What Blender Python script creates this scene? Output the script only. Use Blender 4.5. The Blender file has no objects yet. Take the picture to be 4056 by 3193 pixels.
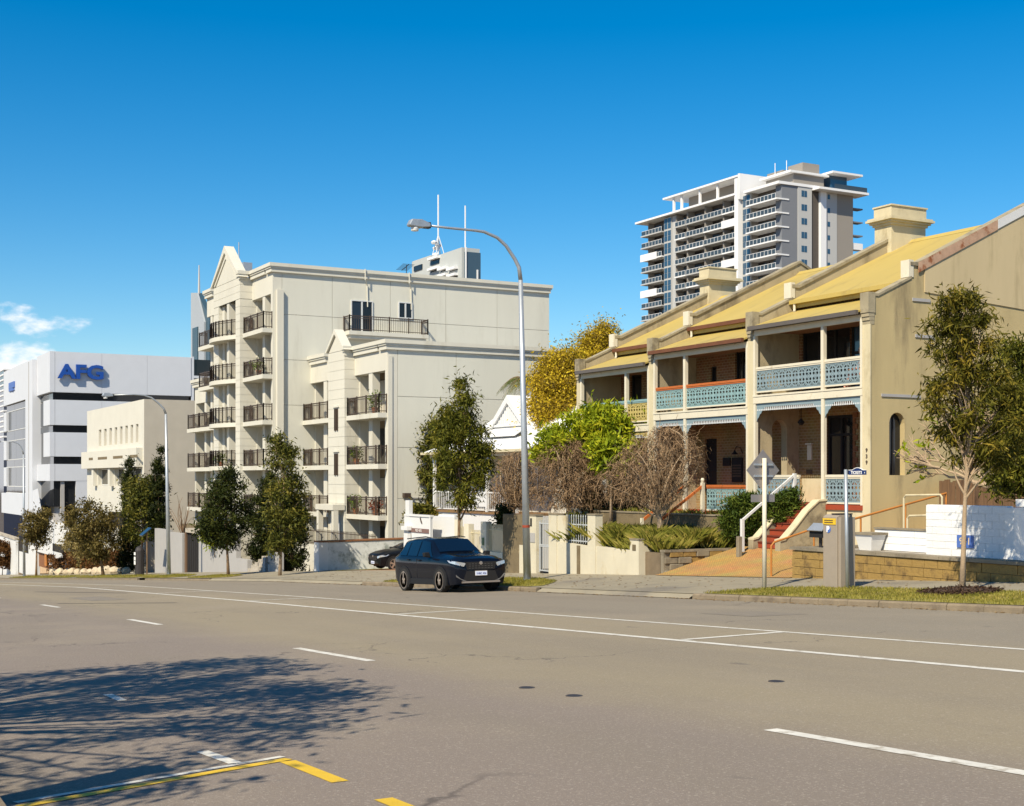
import bpy, bmesh, math, random
import numpy as np
from mathutils import Vector, Matrix
R = math.radians
random.seed(7); rng = np.random.default_rng(7)
scn = bpy.context.scene
COL = scn.collection
# ------------------------------------------------------------------ camera
F0, UC, VH, TH = 5300.0, 2028.0, 1900.0, R(29.0)      # focal length in photo pixels, centre column, horizon row, street angle
CS, SN = math.cos(TH), math.sin(TH)
cam = bpy.data.cameras.new('camera'); camo = bpy.data.objects.new('camera', cam); COL.objects.link(camo)
camo.location = (0, 0, 0); camo.rotation_euler = (R(90), 0, R(61.0))
cam.sensor_width = 36.0; cam.lens = 36.0 * F0 / 4056.0; cam.shift_y = (VH - 1596.5) / 4056.0
cam.clip_start = 0.1; cam.clip_end = 9000.0
scn.camera = camo
# ------------------------------------------------------------------ sky, sun, exposure
SUN_EL, SUN_DIR = R(45.0), Vector((0.52, -0.855, 0)).normalized()
world = bpy.data.worlds.new('World'); scn.world = world; world.use_nodes = True
nt = world.node_tree; nt.nodes.clear()
def N(tree, t, **kw):
    n = tree.nodes.new(t)
    for k, v in kw.items(): setattr(n, k, v)
    return n
wo = N(nt, 'ShaderNodeOutputWorld'); bg = N(nt, 'ShaderNodeBackground')
sky = N(nt, 'ShaderNodeTexSky'); sky.sky_type = 'NISHITA'; sky.sun_disc = False
sky.sun_elevation = SUN_EL; sky.sun_rotation = math.atan2(SUN_DIR.x, SUN_DIR.y)
sky.air_density = 1.0; sky.dust_density = 0.3; sky.ozone_density = 3.0
hs = N(nt, 'ShaderNodeHueSaturation'); hs.inputs['Saturation'].default_value = 1.52; hs.inputs['Value'].default_value = 1.75
hs.inputs['Hue'].default_value = 0.497
nt.links.new(sky.outputs[0], hs.inputs['Color'])
tc = N(nt, 'ShaderNodeTexCoord'); sep = N(nt, 'ShaderNodeSeparateXYZ')
nt.links.new(tc.outputs['Generated'], sep.inputs[0])
mp = N(nt, 'ShaderNodeMapping'); mp.inputs['Scale'].default_value = (1, 1, 2.2); mp.inputs['Location'].default_value = (5.130, 0.352, 0.072)
nt.links.new(tc.outputs['Generated'], mp.inputs[0])
no = N(nt, 'ShaderNodeTexNoise'); no.inputs['Scale'].default_value = 7.5; no.inputs['Detail'].default_value = 9; no.inputs['Roughness'].default_value = 0.55
nt.links.new(mp.outputs[0], no.inputs['Vector'])
thr = N(nt, 'ShaderNodeMapRange'); thr.inputs['From Min'].default_value = 0.02; thr.inputs['From Max'].default_value = 0.155
thr.inputs['To Min'].default_value = 0.30; thr.inputs['To Max'].default_value = -0.31; thr.clamp = False
nt.links.new(sep.outputs['Z'], thr.inputs['Value'])
ad = N(nt, 'ShaderNodeMath', operation='ADD'); nt.links.new(no.outputs['Fac'], ad.inputs[0]); nt.links.new(thr.outputs[0], ad.inputs[1])
cr = N(nt, 'ShaderNodeMapRange', interpolation_type='SMOOTHSTEP'); cr.inputs['From Min'].default_value = 0.5; cr.inputs['From Max'].default_value = 0.58
nt.links.new(ad.outputs[0], cr.inputs['Value'])
mx = N(nt, 'ShaderNodeMix', data_type='RGBA'); nt.links.new(cr.outputs[0], mx.inputs[0])
nt.links.new(hs.outputs[0], mx.inputs[6]); mx.inputs[7].default_value = (14.5, 14.6, 14.9, 1)
nt.links.new(mx.outputs[2], bg.inputs[0]); bg.inputs[1].default_value = 0.052
nt.links.new(bg.outputs[0], wo.inputs[0])
sl = bpy.data.lights.new('sun', 'SUN'); sl.energy = 5.0; sl.angle = R(0.53); sl.color = (1.0, 0.89, 0.69)
so = bpy.data.objects.new('sun', sl); COL.objects.link(so)
sd = Vector((SUN_DIR.x * math.cos(SUN_EL), SUN_DIR.y * math.cos(SUN_EL), math.sin(SUN_EL)))
so.rotation_euler = sd.to_track_quat('Z', 'Y').to_euler(); so.location = (0, -20, 60)
vs = scn.view_settings; vs.view_transform = 'Standard'; vs.look = 'None'; vs.gamma = 1.0; vs.exposure = 0.55; vs.use_curve_mapping = False
# ------------------------------------------------------------------ pixel rays (a pixel is a direction; the distance comes from a plane)
def ray(u, v=VH):
    a = (u - UC) / F0
    return (-CS + SN * a, SN + CS * a, (VH - v) / F0)
def atY(u, v, Y):
    d = ray(u, v); t = Y / d[1]; return (d[0] * t, Y, d[2] * t)
def atX(u, v, X):
    d = ray(u, v); t = X / d[0]; return (X, d[1] * t, d[2] * t)
def XY(u, Y): return atY(u, VH, Y)[0]
def YX(u, X): return atX(u, VH, X)[1]
def zY(u, v, Y): return atY(u, v, Y)[2]
# ------------------------------------------------------------------ mesh helper
ORG = {}
class MB:
    def __init__(s): s.v = []; s.f = []; s.m = []
    def add(s, vs_, fs_, m=0):
        o = len(s.v); s.v.extend(vs_); s.f.extend([tuple(i + o for i in f) for f in fs_]); s.m.extend([m] * len(fs_)); return s
    def box(s, x0, x1, y0, y1, z0, z1, m=0):
        v = [(x0, y0, z0), (x1, y0, z0), (x1, y1, z0), (x0, y1, z0), (x0, y0, z1), (x1, y0, z1), (x1, y1, z1), (x0, y1, z1)]
        return s.add(v, [(0, 3, 2, 1), (4, 5, 6, 7), (0, 1, 5, 4), (1, 2, 6, 5), (2, 3, 7, 6), (3, 0, 4, 7)], m)
    def ext(s, poly, ax, a0, a1, m=0):
        n = len(poly)
        def P(p, a): return (a, p[0], p[1]) if ax == 'x' else ((p[0], a, p[1]) if ax == 'y' else (p[0], p[1], a))
        v = [P(p, a0) for p in poly] + [P(p, a1) for p in poly]
        f = [tuple(range(n))[::-1], tuple(range(n, 2 * n))] + [(i, (i + 1) % n, n + (i + 1) % n, n + i) for i in range(n)]
        return s.add(v, f, m)
    def quad(s, a, b, c, d, m=0): return s.add([a, b, c, d], [(0, 1, 2, 3)], m)
    def tube(s, pts, r, n=8, m=0, cap=True):
        pts = [Vector(p) for p in pts]; k = len(pts)
        rs = [r] * k if isinstance(r, (int, float)) else list(r)
        vv = []; prev = None
        for i, p in enumerate(pts):
            d = (pts[min(i + 1, k - 1)] - pts[max(i - 1, 0)])
            if d.length < 1e-9: d = Vector((0, 0, 1))
            d.normalize()
            if prev is None: ux = d.orthogonal().normalized()
            else:
                ux = prev - d * prev.dot(d)
                ux = ux.normalized() if ux.length > 1e-6 else d.orthogonal().normalized()
            prev = ux; uy = d.cross(ux)
            for j in range(n):
                t = 2 * math.pi * j / n
                vv.append(tuple(p + (ux * math.cos(t) + uy * math.sin(t)) * rs[i]))
        f = [(i * n + j, i * n + (j + 1) % n, (i + 1) * n + (j + 1) % n, (i + 1) * n + j) for i in range(k - 1) for j in range(n)]
        if cap: f += [tuple(range(n))[::-1], tuple(range((k - 1) * n, k * n))]
        return s.add(vv, f, m)
    def bar(s, p, q, w, h, m=0):
        p, q = Vector(p), Vector(q); d = (q - p).normalized()
        up = Vector((0, 0, 1)) if abs(d.z) < .95 else Vector((0, 1, 0))
        sx = d.cross(up).normalized() * (w / 2); sz = sx.cross(d).normalized() * (h / 2)
        v = [tuple(c + a * sx + b * sz) for c in (p, q) for a, b in ((-1, -1), (1, -1), (1, 1), (-1, 1))]
        return s.add(v, [(3, 2, 1, 0), (4, 5, 6, 7), (0, 1, 5, 4), (1, 2, 6, 5), (2, 3, 7, 6), (3, 0, 4, 7)], m)
    def lathe(s, prof, c, n=16, ax='z', m=0):
        # prof: (radius, height) along axis ax from centre c
        vv = []
        for r, h in prof:
            for j in range(n):
                t = 2 * math.pi * j / n; a, b = r * math.cos(t), r * math.sin(t)
                p = (a, b, h) if ax == 'z' else ((a, h, b) if ax == 'y' else (h, a, b))
                vv.append((c[0] + p[0], c[1] + p[1], c[2] + p[2]))
        k = len(prof)
        f = [(i * n + j, i * n + (j + 1) % n, (i + 1) * n + (j + 1) % n, (i + 1) * n + j) for i in range(k - 1) for j in range(n)]
        f += [tuple(range(n))[::-1], tuple(range((k - 1) * n, k * n))]
        return s.add(vv, f, m)
def raw(name, mb, mats, off=(0, 0, 0), smooth=False, fix=True):
    me = bpy.data.meshes.new(name)
    vv = mb.v if off == (0, 0, 0) else [(x - off[0], y - off[1], z - off[2]) for x, y, z in mb.v]
    me.from_pydata(vv, [], mb.f)
    for m in (mats if isinstance(mats, (list, tuple)) else [mats]): me.materials.append(m)
    if isinstance(mats, (list, tuple)): me.polygons.foreach_set('material_index', mb.m)
    if fix:
        bm = bmesh.new(); bm.from_mesh(me); bmesh.ops.recalc_face_normals(bm, faces=bm.faces); bm.to_mesh(me); bm.free()
    if smooth: me.shade_smooth()
    return me
def O(name, mb, mats, parent=None, smooth=False, fix=True, bevel=0):
    """link MB (world coordinates) as one mesh object under parent"""
    off = ORG.get(parent.name, (0, 0, 0)) if parent else (0, 0, 0)
    o = bpy.data.objects.new(name, raw(name, mb, mats, off, smooth, fix)); COL.objects.link(o)
    if parent: o.parent = parent
    ORG[o.name] = off
    if bevel:
        b = o.modifiers.new('bevel', 'BEVEL'); b.width = bevel; b.segments = 2; b.limit_method = 'ANGLE'
    return o
def box(name, b, mat, parent=None, bevel=0): return O(name, MB().box(*b), mat, parent, bevel=bevel)
def tag(o, label, cat, group=None):
    o['label'] = label; o['category'] = cat
    if group: o['group'] = group
    return o
def struct(o): o['kind'] = 'structure'; return o
def stuff(o): o['kind'] = 'stuff'; return o
def T(name, label, cat, loc=(0, 0, 0), group=None):
    o = bpy.data.objects.new(name, None); COL.objects.link(o); o.location = loc; o.empty_display_size = .2
    ORG[o.name] = tuple(loc); return tag(o, label, cat, group)
def inst(name, mesh, loc, parent, rz=0, scale=(1, 1, 1)):
    """child object sharing mesh data; loc in world coordinates"""
    o = bpy.data.objects.new(name, mesh); COL.objects.link(o); off = ORG.get(parent.name, (0, 0, 0)) if parent else (0, 0, 0)
    o.location = (loc[0] - off[0], loc[1] - off[1], loc[2] - off[2]); o.rotation_euler = (0, 0, rz); o.scale = scale
    if parent: o.parent = parent
    ORG[o.name] = tuple(loc); return o
def np_mesh(name, V, Fq, mat, parent=None, smooth=False):
    """fast mesh from numpy (quads, world coordinates)"""
    off = ORG.get(parent.name, (0, 0, 0)) if parent else (0, 0, 0)
    V = (np.asarray(V, dtype=np.float32) - np.array(off, dtype=np.float32)); Fq = np.asarray(Fq, dtype=np.int32)
    me = bpy.data.meshes.new(name); k = Fq.shape[1]
    me.vertices.add(len(V)); me.vertices.foreach_set('co', V.ravel())
    me.loops.add(Fq.size); me.loops.foreach_set('vertex_index', Fq.ravel())
    me.polygons.add(len(Fq)); me.polygons.foreach_set('loop_start', np.arange(0, Fq.size, k, dtype=np.int32))
    me.update(calc_edges=True); me.materials.append(mat)
    if smooth: me.shade_smooth()
    o = bpy.data.objects.new(name, me); COL.objects.link(o)
    if parent: o.parent = parent
    ORG[o.name] = off; return o
def text(name, s, mat, parent, origin, xdir, ydir, size, depth=.004, align='CENTER', bold=0.0, sx=1.0):
    """lettering as a real mesh; origin in world coordinates"""
    c = bpy.data.curves.new(name, 'FONT'); c.body = s; c.size = size; c.extrude = depth; c.align_x = align; c.align_y = 'CENTER'; c.offset = bold; c.resolution_u = 3
    tmp = bpy.data.objects.new('tmp_text', c); COL.objects.link(tmp)
    dg = bpy.context.evaluated_depsgraph_get(); me = bpy.data.meshes.new_from_object(tmp.evaluated_get(dg)); bpy.data.objects.remove(tmp)
    me.materials.clear(); me.materials.append(mat)
    off = ORG.get(parent.name, (0, 0, 0)) if parent else (0, 0, 0)
    x = Vector(xdir).normalized() * sx; y = Vector(ydir).normalized(); z = x.normalized().cross(y)
    M4 = Matrix(((x.x, y.x, z.x, origin[0] - off[0]), (x.y, y.y, z.y, origin[1] - off[1]), (x.z, y.z, z.z, origin[2] - off[2]), (0, 0, 0, 1)))
    me.transform(M4); o = bpy.data.objects.new(name, me); COL.objects.link(o)
    if parent: o.parent = parent
    ORG[o.name] = off; return o
# ------------------------------------------------------------------ materials
def S(r, g, b):
    f = lambda c: (c / 12.92 if c <= .04045 else ((c + .055) / 1.055) ** 2.4)
    return (f(r / 255), f(g / 255), f(b / 255))
def mat(name, col, rough=.75, var=.12, scale=1.2, bump=.15, bscale=25, metal=0.0, spec=.4, stain=None, sscale=.5, sth=(.5, .7), stretch=(1, 1, 1), coat=0, col2=None, c2s=.15):
    m = bpy.data.materials.new(name); m.use_nodes = True; t = m.node_tree; b = t.nodes['Principled BSDF']; L = t.links.new
    b.inputs['Roughness'].default_value = rough; b.inputs['Metallic'].default_value = metal
    b.inputs['Specular IOR Level'].default_value = spec; b.inputs['Coat Weight'].default_value = coat; b.inputs['Coat Roughness'].default_value = .04
    g = N(t, 'ShaderNodeNewGeometry'); mp_ = N(t, 'ShaderNodeMapping'); mp_.inputs['Scale'].default_value = stretch; L(g.outputs['Position'], mp_.inputs[0])
    n1 = N(t, 'ShaderNodeTexNoise'); n1.inputs['Scale'].default_value = scale; n1.inputs['Detail'].default_value = 8; n1.inputs['Roughness'].default_value = .62; L(mp_.outputs[0], n1.inputs['Vector'])
    c1 = N(t, 'ShaderNodeMix', data_type='RGBA'); L(n1.outputs['Fac'], c1.inputs[0])
    c1.inputs[6].default_value = tuple(max(0, c * (1 - 2 * var)) for c in col) + (1,); c1.inputs[7].default_value = tuple(min(1, c * (1 + 2 * var)) for c in col) + (1,)
    out = c1.outputs[2]
    if col2 is not None:
        nn = N(t, 'ShaderNodeTexNoise'); nn.inputs['Scale'].default_value = c2s; nn.inputs['Detail'].default_value = 4; L(g.outputs['Position'], nn.inputs['Vector'])
        rr = N(t, 'ShaderNodeMapRange', interpolation_type='SMOOTHSTEP'); rr.inputs['From Min'].default_value = .4; rr.inputs['From Max'].default_value = .6; L(nn.outputs['Fac'], rr.inputs['Value'])
        c3 = N(t, 'ShaderNodeMix', data_type='RGBA', blend_type='MIX'); L(rr.outputs[0], c3.inputs[0]); L(out, c3.inputs[6]); c3.inputs[7].default_value = tuple(col2) + (1,); out = c3.outputs[2]
    if stain is not None:
        n2 = N(t, 'ShaderNodeTexNoise'); n2.inputs['Scale'].default_value = sscale; n2.inputs['Detail'].default_value = 7; n2.inputs['Roughness'].default_value = .68; L(mp_.outputs[0], n2.inputs['Vector'])
        r2 = N(t, 'ShaderNodeMapRange', interpolation_type='SMOOTHSTEP'); r2.inputs['From Min'].default_value = sth[0]; r2.inputs['From Max'].default_value = sth[1]; L(n2.outputs['Fac'], r2.inputs['Value'])
        c2 = N(t, 'ShaderNodeMix', data_type='RGBA'); L(r2.outputs[0], c2.inputs[0]); L(out, c2.inputs[6]); c2.inputs[7].default_value = tuple(stain) + (1,); out = c2.outputs[2]
    L(out, b.inputs['Base Color'])
    if bump:
        n3 = N(t, 'ShaderNodeTexNoise'); n3.inputs['Scale'].default_value = bscale; n3.inputs['Detail'].default_value = 4; L(g.outputs['Position'], n3.inputs['Vector'])
        bp = N(t, 'ShaderNodeBump'); bp.inputs['Strength'].default_value = bump; bp.inputs['Distance'].default_value = .02; L(n3.outputs['Fac'], bp.inputs['Height']); L(bp.outputs[0], b.inputs['Normal'])
    return m
def glass(name, col=(.02, .025, .03), rough=.04, spec=.9):
    m = bpy.data.materials.new(name); m.use_nodes = True; t = m.node_tree; b = t.nodes['Principled BSDF']
    b.inputs['Base Color'].default_value = tuple(col) + (1,); b.inputs['Roughness'].default_value = rough; b.inputs['Specular IOR Level'].default_value = spec
    g = N(t, 'ShaderNodeNewGeometry'); n = N(t, 'ShaderNodeTexNoise'); n.inputs['Scale'].default_value = .8; t.links.new(g.outputs['Position'], n.inputs['Vector'])
    bp = N(t, 'ShaderNodeBump'); bp.inputs['Strength'].default_value = .03; bp.inputs['Distance'].default_value = .05; t.links.new(n.outputs['Fac'], bp.inputs['Height']); t.links.new(bp.outputs[0], b.inputs['Normal'])
    return m
def leafm(name, ca, cb, cc, trans=.25, rough=.55):
    m = bpy.data.materials.new(name); m.use_nodes = True; t = m.node_tree; L = t.links.new; b = t.nodes['Principled BSDF']; o = t.nodes['Material Output']
    g = N(t, 'ShaderNodeNewGeometry'); r = N(t, 'ShaderNodeValToRGB'); r.color_ramp.elements[0].color = tuple(ca) + (1,); r.color_ramp.elements[1].color = tuple(cc) + (1,)
    e = r.color_ramp.elements.new(.55); e.color = tuple(cb) + (1,)
    n = N(t, 'ShaderNodeTexNoise'); n.inputs['Scale'].default_value = 1.3; n.inputs['Detail'].default_value = 3; L(g.outputs['Position'], n.inputs['Vector'])
    a1 = N(t, 'ShaderNodeMath', operation='MULTIPLY_ADD'); a1.inputs[1].default_value = .55; L(g.outputs['Random Per Island'], a1.inputs[0])
    a2 = N(t, 'ShaderNodeMath', operation='MULTIPLY_ADD'); a2.inputs[1].default_value = 1.3; a2.inputs[2].default_value = -.42; L(n.outputs['Fac'], a2.inputs[0]); L(a2.outputs[0], a1.inputs[2])
    L(a1.outputs[0], r.inputs[0]); L(r.outputs[0], b.inputs['Base Color']); b.inputs['Roughness'].default_value = rough; b.inputs['Specular IOR Level'].default_value = .12
    tr = N(t, 'ShaderNodeBsdfTranslucent'); L(r.outputs[0], tr.inputs[0]); mixs = N(t, 'ShaderNodeMixShader'); mixs.inputs[0].default_value = trans
    L(b.outputs[0], mixs.inputs[1]); L(tr.outputs[0], mixs.inputs[2]); L(mixs.outputs[0], o.inputs[0]); return m

def roadmat():
    m = bpy.data.materials.new('road_asphalt'); m.use_nodes = True; t = m.node_tree; b = t.nodes['Principled BSDF']; L = t.links.new
    g = N(t, 'ShaderNodeNewGeometry'); sp_ = N(t, 'ShaderNodeSeparateXYZ'); L(g.outputs['Position'], sp_.inputs[0])
    def noise(sc, det, st=None, rough=.6):
        n = N(t, 'ShaderNodeTexNoise'); n.inputs['Scale'].default_value = sc; n.inputs['Detail'].default_value = det; n.inputs['Roughness'].default_value = rough
        if st: mp_ = N(t, 'ShaderNodeMapping'); mp_.inputs['Scale'].default_value = st; L(g.outputs['Position'], mp_.inputs[0]); L(mp_.outputs[0], n.inputs['Vector'])
        else: L(g.outputs['Position'], n.inputs['Vector'])
        return n.outputs['Fac']
    def mth(op, a, b_=None, c=None):
        n = N(t, 'ShaderNodeMath', operation=op)
        for i, v in enumerate((a, b_, c)):
            if v is None: continue
            if isinstance(v, (int, float)): n.inputs[i].default_value = v
            else: L(v, n.inputs[i])
        return n.outputs[0]
    def rng_(v, a, b_, c=0., d=1.):
        n = N(t, 'ShaderNodeMapRange', interpolation_type='SMOOTHSTEP'); L(v, n.inputs['Value'])
        for k, x in zip(('From Min', 'From Max', 'To Min', 'To Max'), (a, b_, c, d)): n.inputs[k].default_value = x
        return n.outputs[0]
    def mixc(f, a, b_, bt='MIX'):
        n = N(t, 'ShaderNodeMix', data_type='RGBA', blend_type=bt); L(f, n.inputs[0]) if not isinstance(f, float) else setattr(n.inputs[0], 'default_value', f)
        for i, v in ((6, a), (7, b_)):
            if isinstance(v, tuple): n.inputs[i].default_value = v + (1,)
            else: L(v, n.inputs[i])
        return n.outputs[2]
    yw = mth('ADD', sp_.outputs['Y'], mth('MULTIPLY_ADD', noise(.6, 4), 1.6, -.8))
    c = mixc(rng_(yw, 5.9, 8.0), (.222, .182, .150), (.272, .226, .150)); c = mixc(rng_(yw, 13.2, 15.0), c, (.238, .204, .152))
    c = mixc(rng_(noise(.35, 6, (.12, 1, 1)), .42, .68, 0, .55), c, (.205, .172, .13))          # worn wheel tracks along the street
    c = mixc(rng_(noise(.28, 5), .5, .72, 0, .45), c, (.30, .25, .18))
    gr = rng_(noise(75, 3, None, .8), .3, .7); c = mixc(.55, c, mixc(gr, (.09, .08, .07), (.44, .38, .30)), 'MIX') if False else mixc(rng_(gr, 0, 1, .25, .0), c, (.07, .06, .055))
    g2_ = rng_(noise(38, 2, None, .8), .56, .66, 0, .35); c = mixc(g2_, c, (.46, .41, .34)); g3 = rng_(noise(9, 4, None, .75), .55, .75, 0, .3); c = mixc(g3, c, (.15, .125, .10))
    # hairline cracks and oil drips
    vo = N(t, 'ShaderNodeTexVoronoi'); vo.feature = 'DISTANCE_TO_EDGE'; vo.inputs['Scale'].default_value = .22; wp = N(t, 'ShaderNodeMix', data_type='VECTOR'); wp.inputs[0].default_value = .25; nz = N(t, 'ShaderNodeTexNoise'); nz.inputs['Scale'].default_value = .9; nz.inputs['Detail'].default_value = 5
    L(g.outputs['Position'], nz.inputs['Vector']); sc_ = N(t, 'ShaderNodeVectorMath', operation='MULTIPLY_ADD'); L(nz.outputs['Color'], sc_.inputs[0]); sc_.inputs[1].default_value = (2.4, 2.4, 0); L(g.outputs['Position'], sc_.inputs[2]); L(sc_.outputs[0], vo.inputs['Vector'])
    ck = mth('MULTIPLY', rng_(vo.outputs['Distance'], .0, .006, 1, 0), rng_(noise(.17, 3), .5, .6, 0, .7)); c = mixc(ck, c, (.06, .05, .045))
    ol = rng_(noise(1.6, 3, (.6, 1, 1)), .68, .76, 0, .5); c = mixc(ol, c, (.10, .085, .075))
    L(c, b.inputs['Base Color']); b.inputs['Roughness'].default_value = .88; b.inputs['Specular IOR Level'].default_value = .3
    bp = N(t, 'ShaderNodeBump'); bp.inputs['Strength'].default_value = .5; bp.inputs['Distance'].default_value = .01; L(noise(80, 3), bp.inputs['Height']); L(bp.outputs[0], b.inputs['Normal']); return m
# ------------------------------------------------------------------ palette
m_path = mat('footpath_asphalt', (.255, .222, .158), .88, .14, .7, .5, 70, stain=(.17, .15, .12), sscale=.4)
m_conc = mat('pale_concrete', (.38, .34, .28), .85, .16, 1.5, .4, 50, stain=(.2, .17, .13), sscale=1.1, sth=(.5, .72))
m_kerb = mat('kerb_concrete', (.20, .158, .105), .9, .22, 3, .5, 40, stain=(.13, .10, .07), sscale=2, sth=(.5, .7))
m_paint = mat('road_paint_white', (.60, .575, .51), .7, .12, 4, .2, 60, stain=(.33, .285, .22), sscale=5, sth=(.5, .68))
m_yel = mat('road_paint_yellow', (.62, .40, .02), .65, .12, 4, .2, 60, stain=(.32, .24, .07), sscale=6, sth=(.54, .7))
m_grass = mat('verge_grass', (.24, .215, .045), .9, .35, 2.2, .6, 60, col2=(.235, .185, .06), c2s=.9, stain=(.10, .115, .02), sscale=1.6, sth=(.55, .7))
m_soil = mat('dark_mulch', (.05, .03, .02), .95, .4, 9, .8, 40)
m_earth = mat('garden_earth', (.16, .12, .075), .95, .25, 2, .6, 30)
m_rdark = mat('road_dark_tone', (.07, .06, .055), .8, .2, 4, .3, 50)
m_iron = mat('dark_iron', (.045, .04, .04), .6, .2, 8, .2, 60, metal=.4)
m_white = mat('white_paint', (.60, .60, .59), .55, .04, 1.2, .15, 25, stain=(.62, .60, .55), sscale=1.4, sth=(.55, .8))
m_cream = mat('cream_render', (.55, .53, .455), .8, .05, .6, .25, 60, stain=(.40, .37, .29), sscale=.8, sth=(.52, .82), stretch=(1, 1, .22))
m_cream_g = mat('cream_panel_render', (.56, .55, .475), .82, .04, .6, .25, 60, stain=(.42, .405, .335), sscale=.7, sth=(.52, .84), stretch=(1, 1, .18))
m_brown_rail = mat('brown_metal_rail', (.075, .052, .038), .5, .15, 3, .05, 60, metal=.3)
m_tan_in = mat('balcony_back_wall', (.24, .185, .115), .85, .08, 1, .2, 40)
m_glass = glass('dark_window_glass', (.012, .013, .015), .05, .45); m_glass_b = glass('blue_window_glass', (.03, .075, .13), .05, .9); m_glass_g = glass('grey_curtain_glass', (.02, .03, .045), .08, .25)
m_alu = mat('window_alu', (.62, .62, .60), .45, .04, 2, .02, 50, metal=.2)
m_render = mat('terrace_render', (.44, .35, .18), .88, .12, .8, .35, 45, stain=(.24, .19, .105), sscale=1.1, sth=(.5, .74), stretch=(1, 1, .22))
m_render_d = mat('weathered_parapet', (.31, .265, .175), .9, .2, 1.6, .4, 40, stain=(.15, .125, .085), sscale=1.3, sth=(.46, .68))
m_gable = mat('gable_render_upper', (.50, .405, .24), .88, .10, .6, .35, 45, stain=(.34, .27, .15), sscale=1.2, sth=(.48, .76), stretch=(1, 1, .2))
m_roof_y = mat('yellow_metal_roof', (.42, .315, .088), .6, .06, .6, .12, 14, stain=(.28, .21, .075), sscale=1.1, sth=(.5, .75), stretch=(1, .3, .3))
m_cream_t = mat('cream_timber', (.60, .55, .43), .65, .08, 2, .15, 30, stain=(.45, .38, .26), sscale=3, sth=(.58, .76))
m_pilaster = mat('pilaster_cream', (.52, .455, .30), .8, .12, 1.5, .25, 35, stain=(.36, .30, .18), sscale=1.4, sth=(.52, .72), stretch=(1, 1, .4))
m_gutter = mat('gutter_dark', (.10, .085, .075), .5, .1, 3, .05, 40)
m_gutter_r = mat('gutter_rust_red', (.13, .05, .022), .6, .2, 3, .1, 40)
m_terra = mat('terracotta_paint', (.42, .115, .025), .65, .12, 3, .15, 40)
m_redstep = mat('red_step_paint', (.27, .045, .016), .7, .16, 3, .2, 40)
m_rust = mat('rusty_flashing', (.42, .27, .18), .8, .2, 4, .3, 40, stain=(.22, .065, .015), sscale=1.6, sth=(.48, .62))
m_orange_rail = mat('orange_brown_rail', (.40, .155, .03), .6, .2, 5, .1, 40)
m_lace_g = mat('teal_lace_iron', (.21, .33, .34), .6, .08, 3, .05, 40)
m_lace_b = mat('blue_grey_lace_iron', (.20, .27, .30), .6, .08, 3, .05, 40)
m_lace_y = mat('yellow_lace_iron', (.45, .36, .13), .6, .08, 3, .05, 40)
m_brick = mat('red_brown_brick', (.20, .085, .035), .88, .25, 6, .3, 40)
m_brick_y = mat('ochre_front_wall', (.20, .125, .048), .88, .14, 2, .3, 40)
m_limeblock = mat('ochre_limestone_block', (.29, .185, .055), .92, .28, 2.2, .7, 22, stain=(.12, .075, .028), sscale=2.2, sth=(.45, .68))
m_cap = mat('weathered_cap_stone', (.22, .185, .13), .92, .22, 2.5, .5, 30, stain=(.13, .11, .08), sscale=1.5, sth=(.48, .7))
m_whitewall = mat('whitewashed_block', (.70, .70, .69), .75, .05, 3, .5, 30, stain=(.58, .57, .54), sscale=5, sth=(.62, .76))
m_whiterend = mat('aged_white_render', (.53, .485, .37), .85, .10, 1.4, .35, 40, stain=(.42, .34, .20), sscale=1.1, sth=(.55, .74), stretch=(1, 1, .5))
m_darkrend = mat('mossy_dark_render', (.15, .115, .065), .92, .3, 1.6, .5, 30, stain=(.28, .22, .12), sscale=1.2, sth=(.55, .72))
m_greyrend = mat('grey_render', (.34, .33, .32), .85, .06, 1, .25, 50)
m_paver = mat('ochre_brick_paving', (.50, .29, .085), .9, .18, 5, .6, 30, stain=(.36, .2, .06), sscale=.8)
m_galv = mat('galvanised_steel', (.40, .43, .46), .45, .10, 4, .05, 50, metal=.55)
m_pole_g = mat('grey_painted_pole', (.45, .47, .48), .5, .08, 3, .05, 50, metal=.2)
m_machine = mat('machine_taupe', (.28, .235, .185), .55, .06, 4, .1, 60)
m_signback = mat('sign_back_grey', (.27, .25, .245), .5, .06, 3, .05, 50, metal=.4)
m_navy = mat('sign_navy', (.008, .025, .11), .4, .05, 4, 0, 40)
m_blue = mat('sign_blue', (.07, .14, .40), .5, .08, 4, 0, 40)
m_brandblue = mat('letter_blue', (.008, .06, .30), .45, .05, 4, 0, 40)
m_signw = mat('sign_white', (.80, .79, .76), .5, .03, 4, 0, 40)
m_black = mat('matt_black', (.012, .011, .011), .8, .1, 4, 0, 40)
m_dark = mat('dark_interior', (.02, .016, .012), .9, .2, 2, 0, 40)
m_fence = mat('brown_paling', (.13, .075, .04), .9, .35, 3, .4, 40, stretch=(1, 1, .15), stain=(.05, .03, .02), sscale=3, sth=(.5, .7))
m_bark = mat('bark_brown', (.20, .13, .075), .95, .3, 8, .7, 30, stretch=(1, 1, .3))
m_bark_p = mat('bark_pale', (.34, .25, .16), .95, .25, 8, .6, 30, stretch=(1, 1, .3))
m_twig = mat('dry_twig', (.24, .155, .085), .95, .35, 3, 0, 30)
m_twig_d = mat('dry_twig_dark', (.17, .105, .06), .95, .35, 3, 0, 30)
l_euc = leafm('leaf_olive', (.022, .032, .004), (.10, .105, .012), (.29, .245, .035), .25)
l_euc2 = leafm('leaf_brownish_olive', (.025, .031, .004), (.11, .10, .012), (.31, .22, .03), .25)
l_dark = leafm('leaf_dark_green', (.010, .016, .004), (.030, .040, .008), (.085, .085, .015), .12)
l_mid = leafm('leaf_mid_green', (.022, .03, .007), (.09, .095, .016), (.25, .205, .035), .22)
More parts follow.
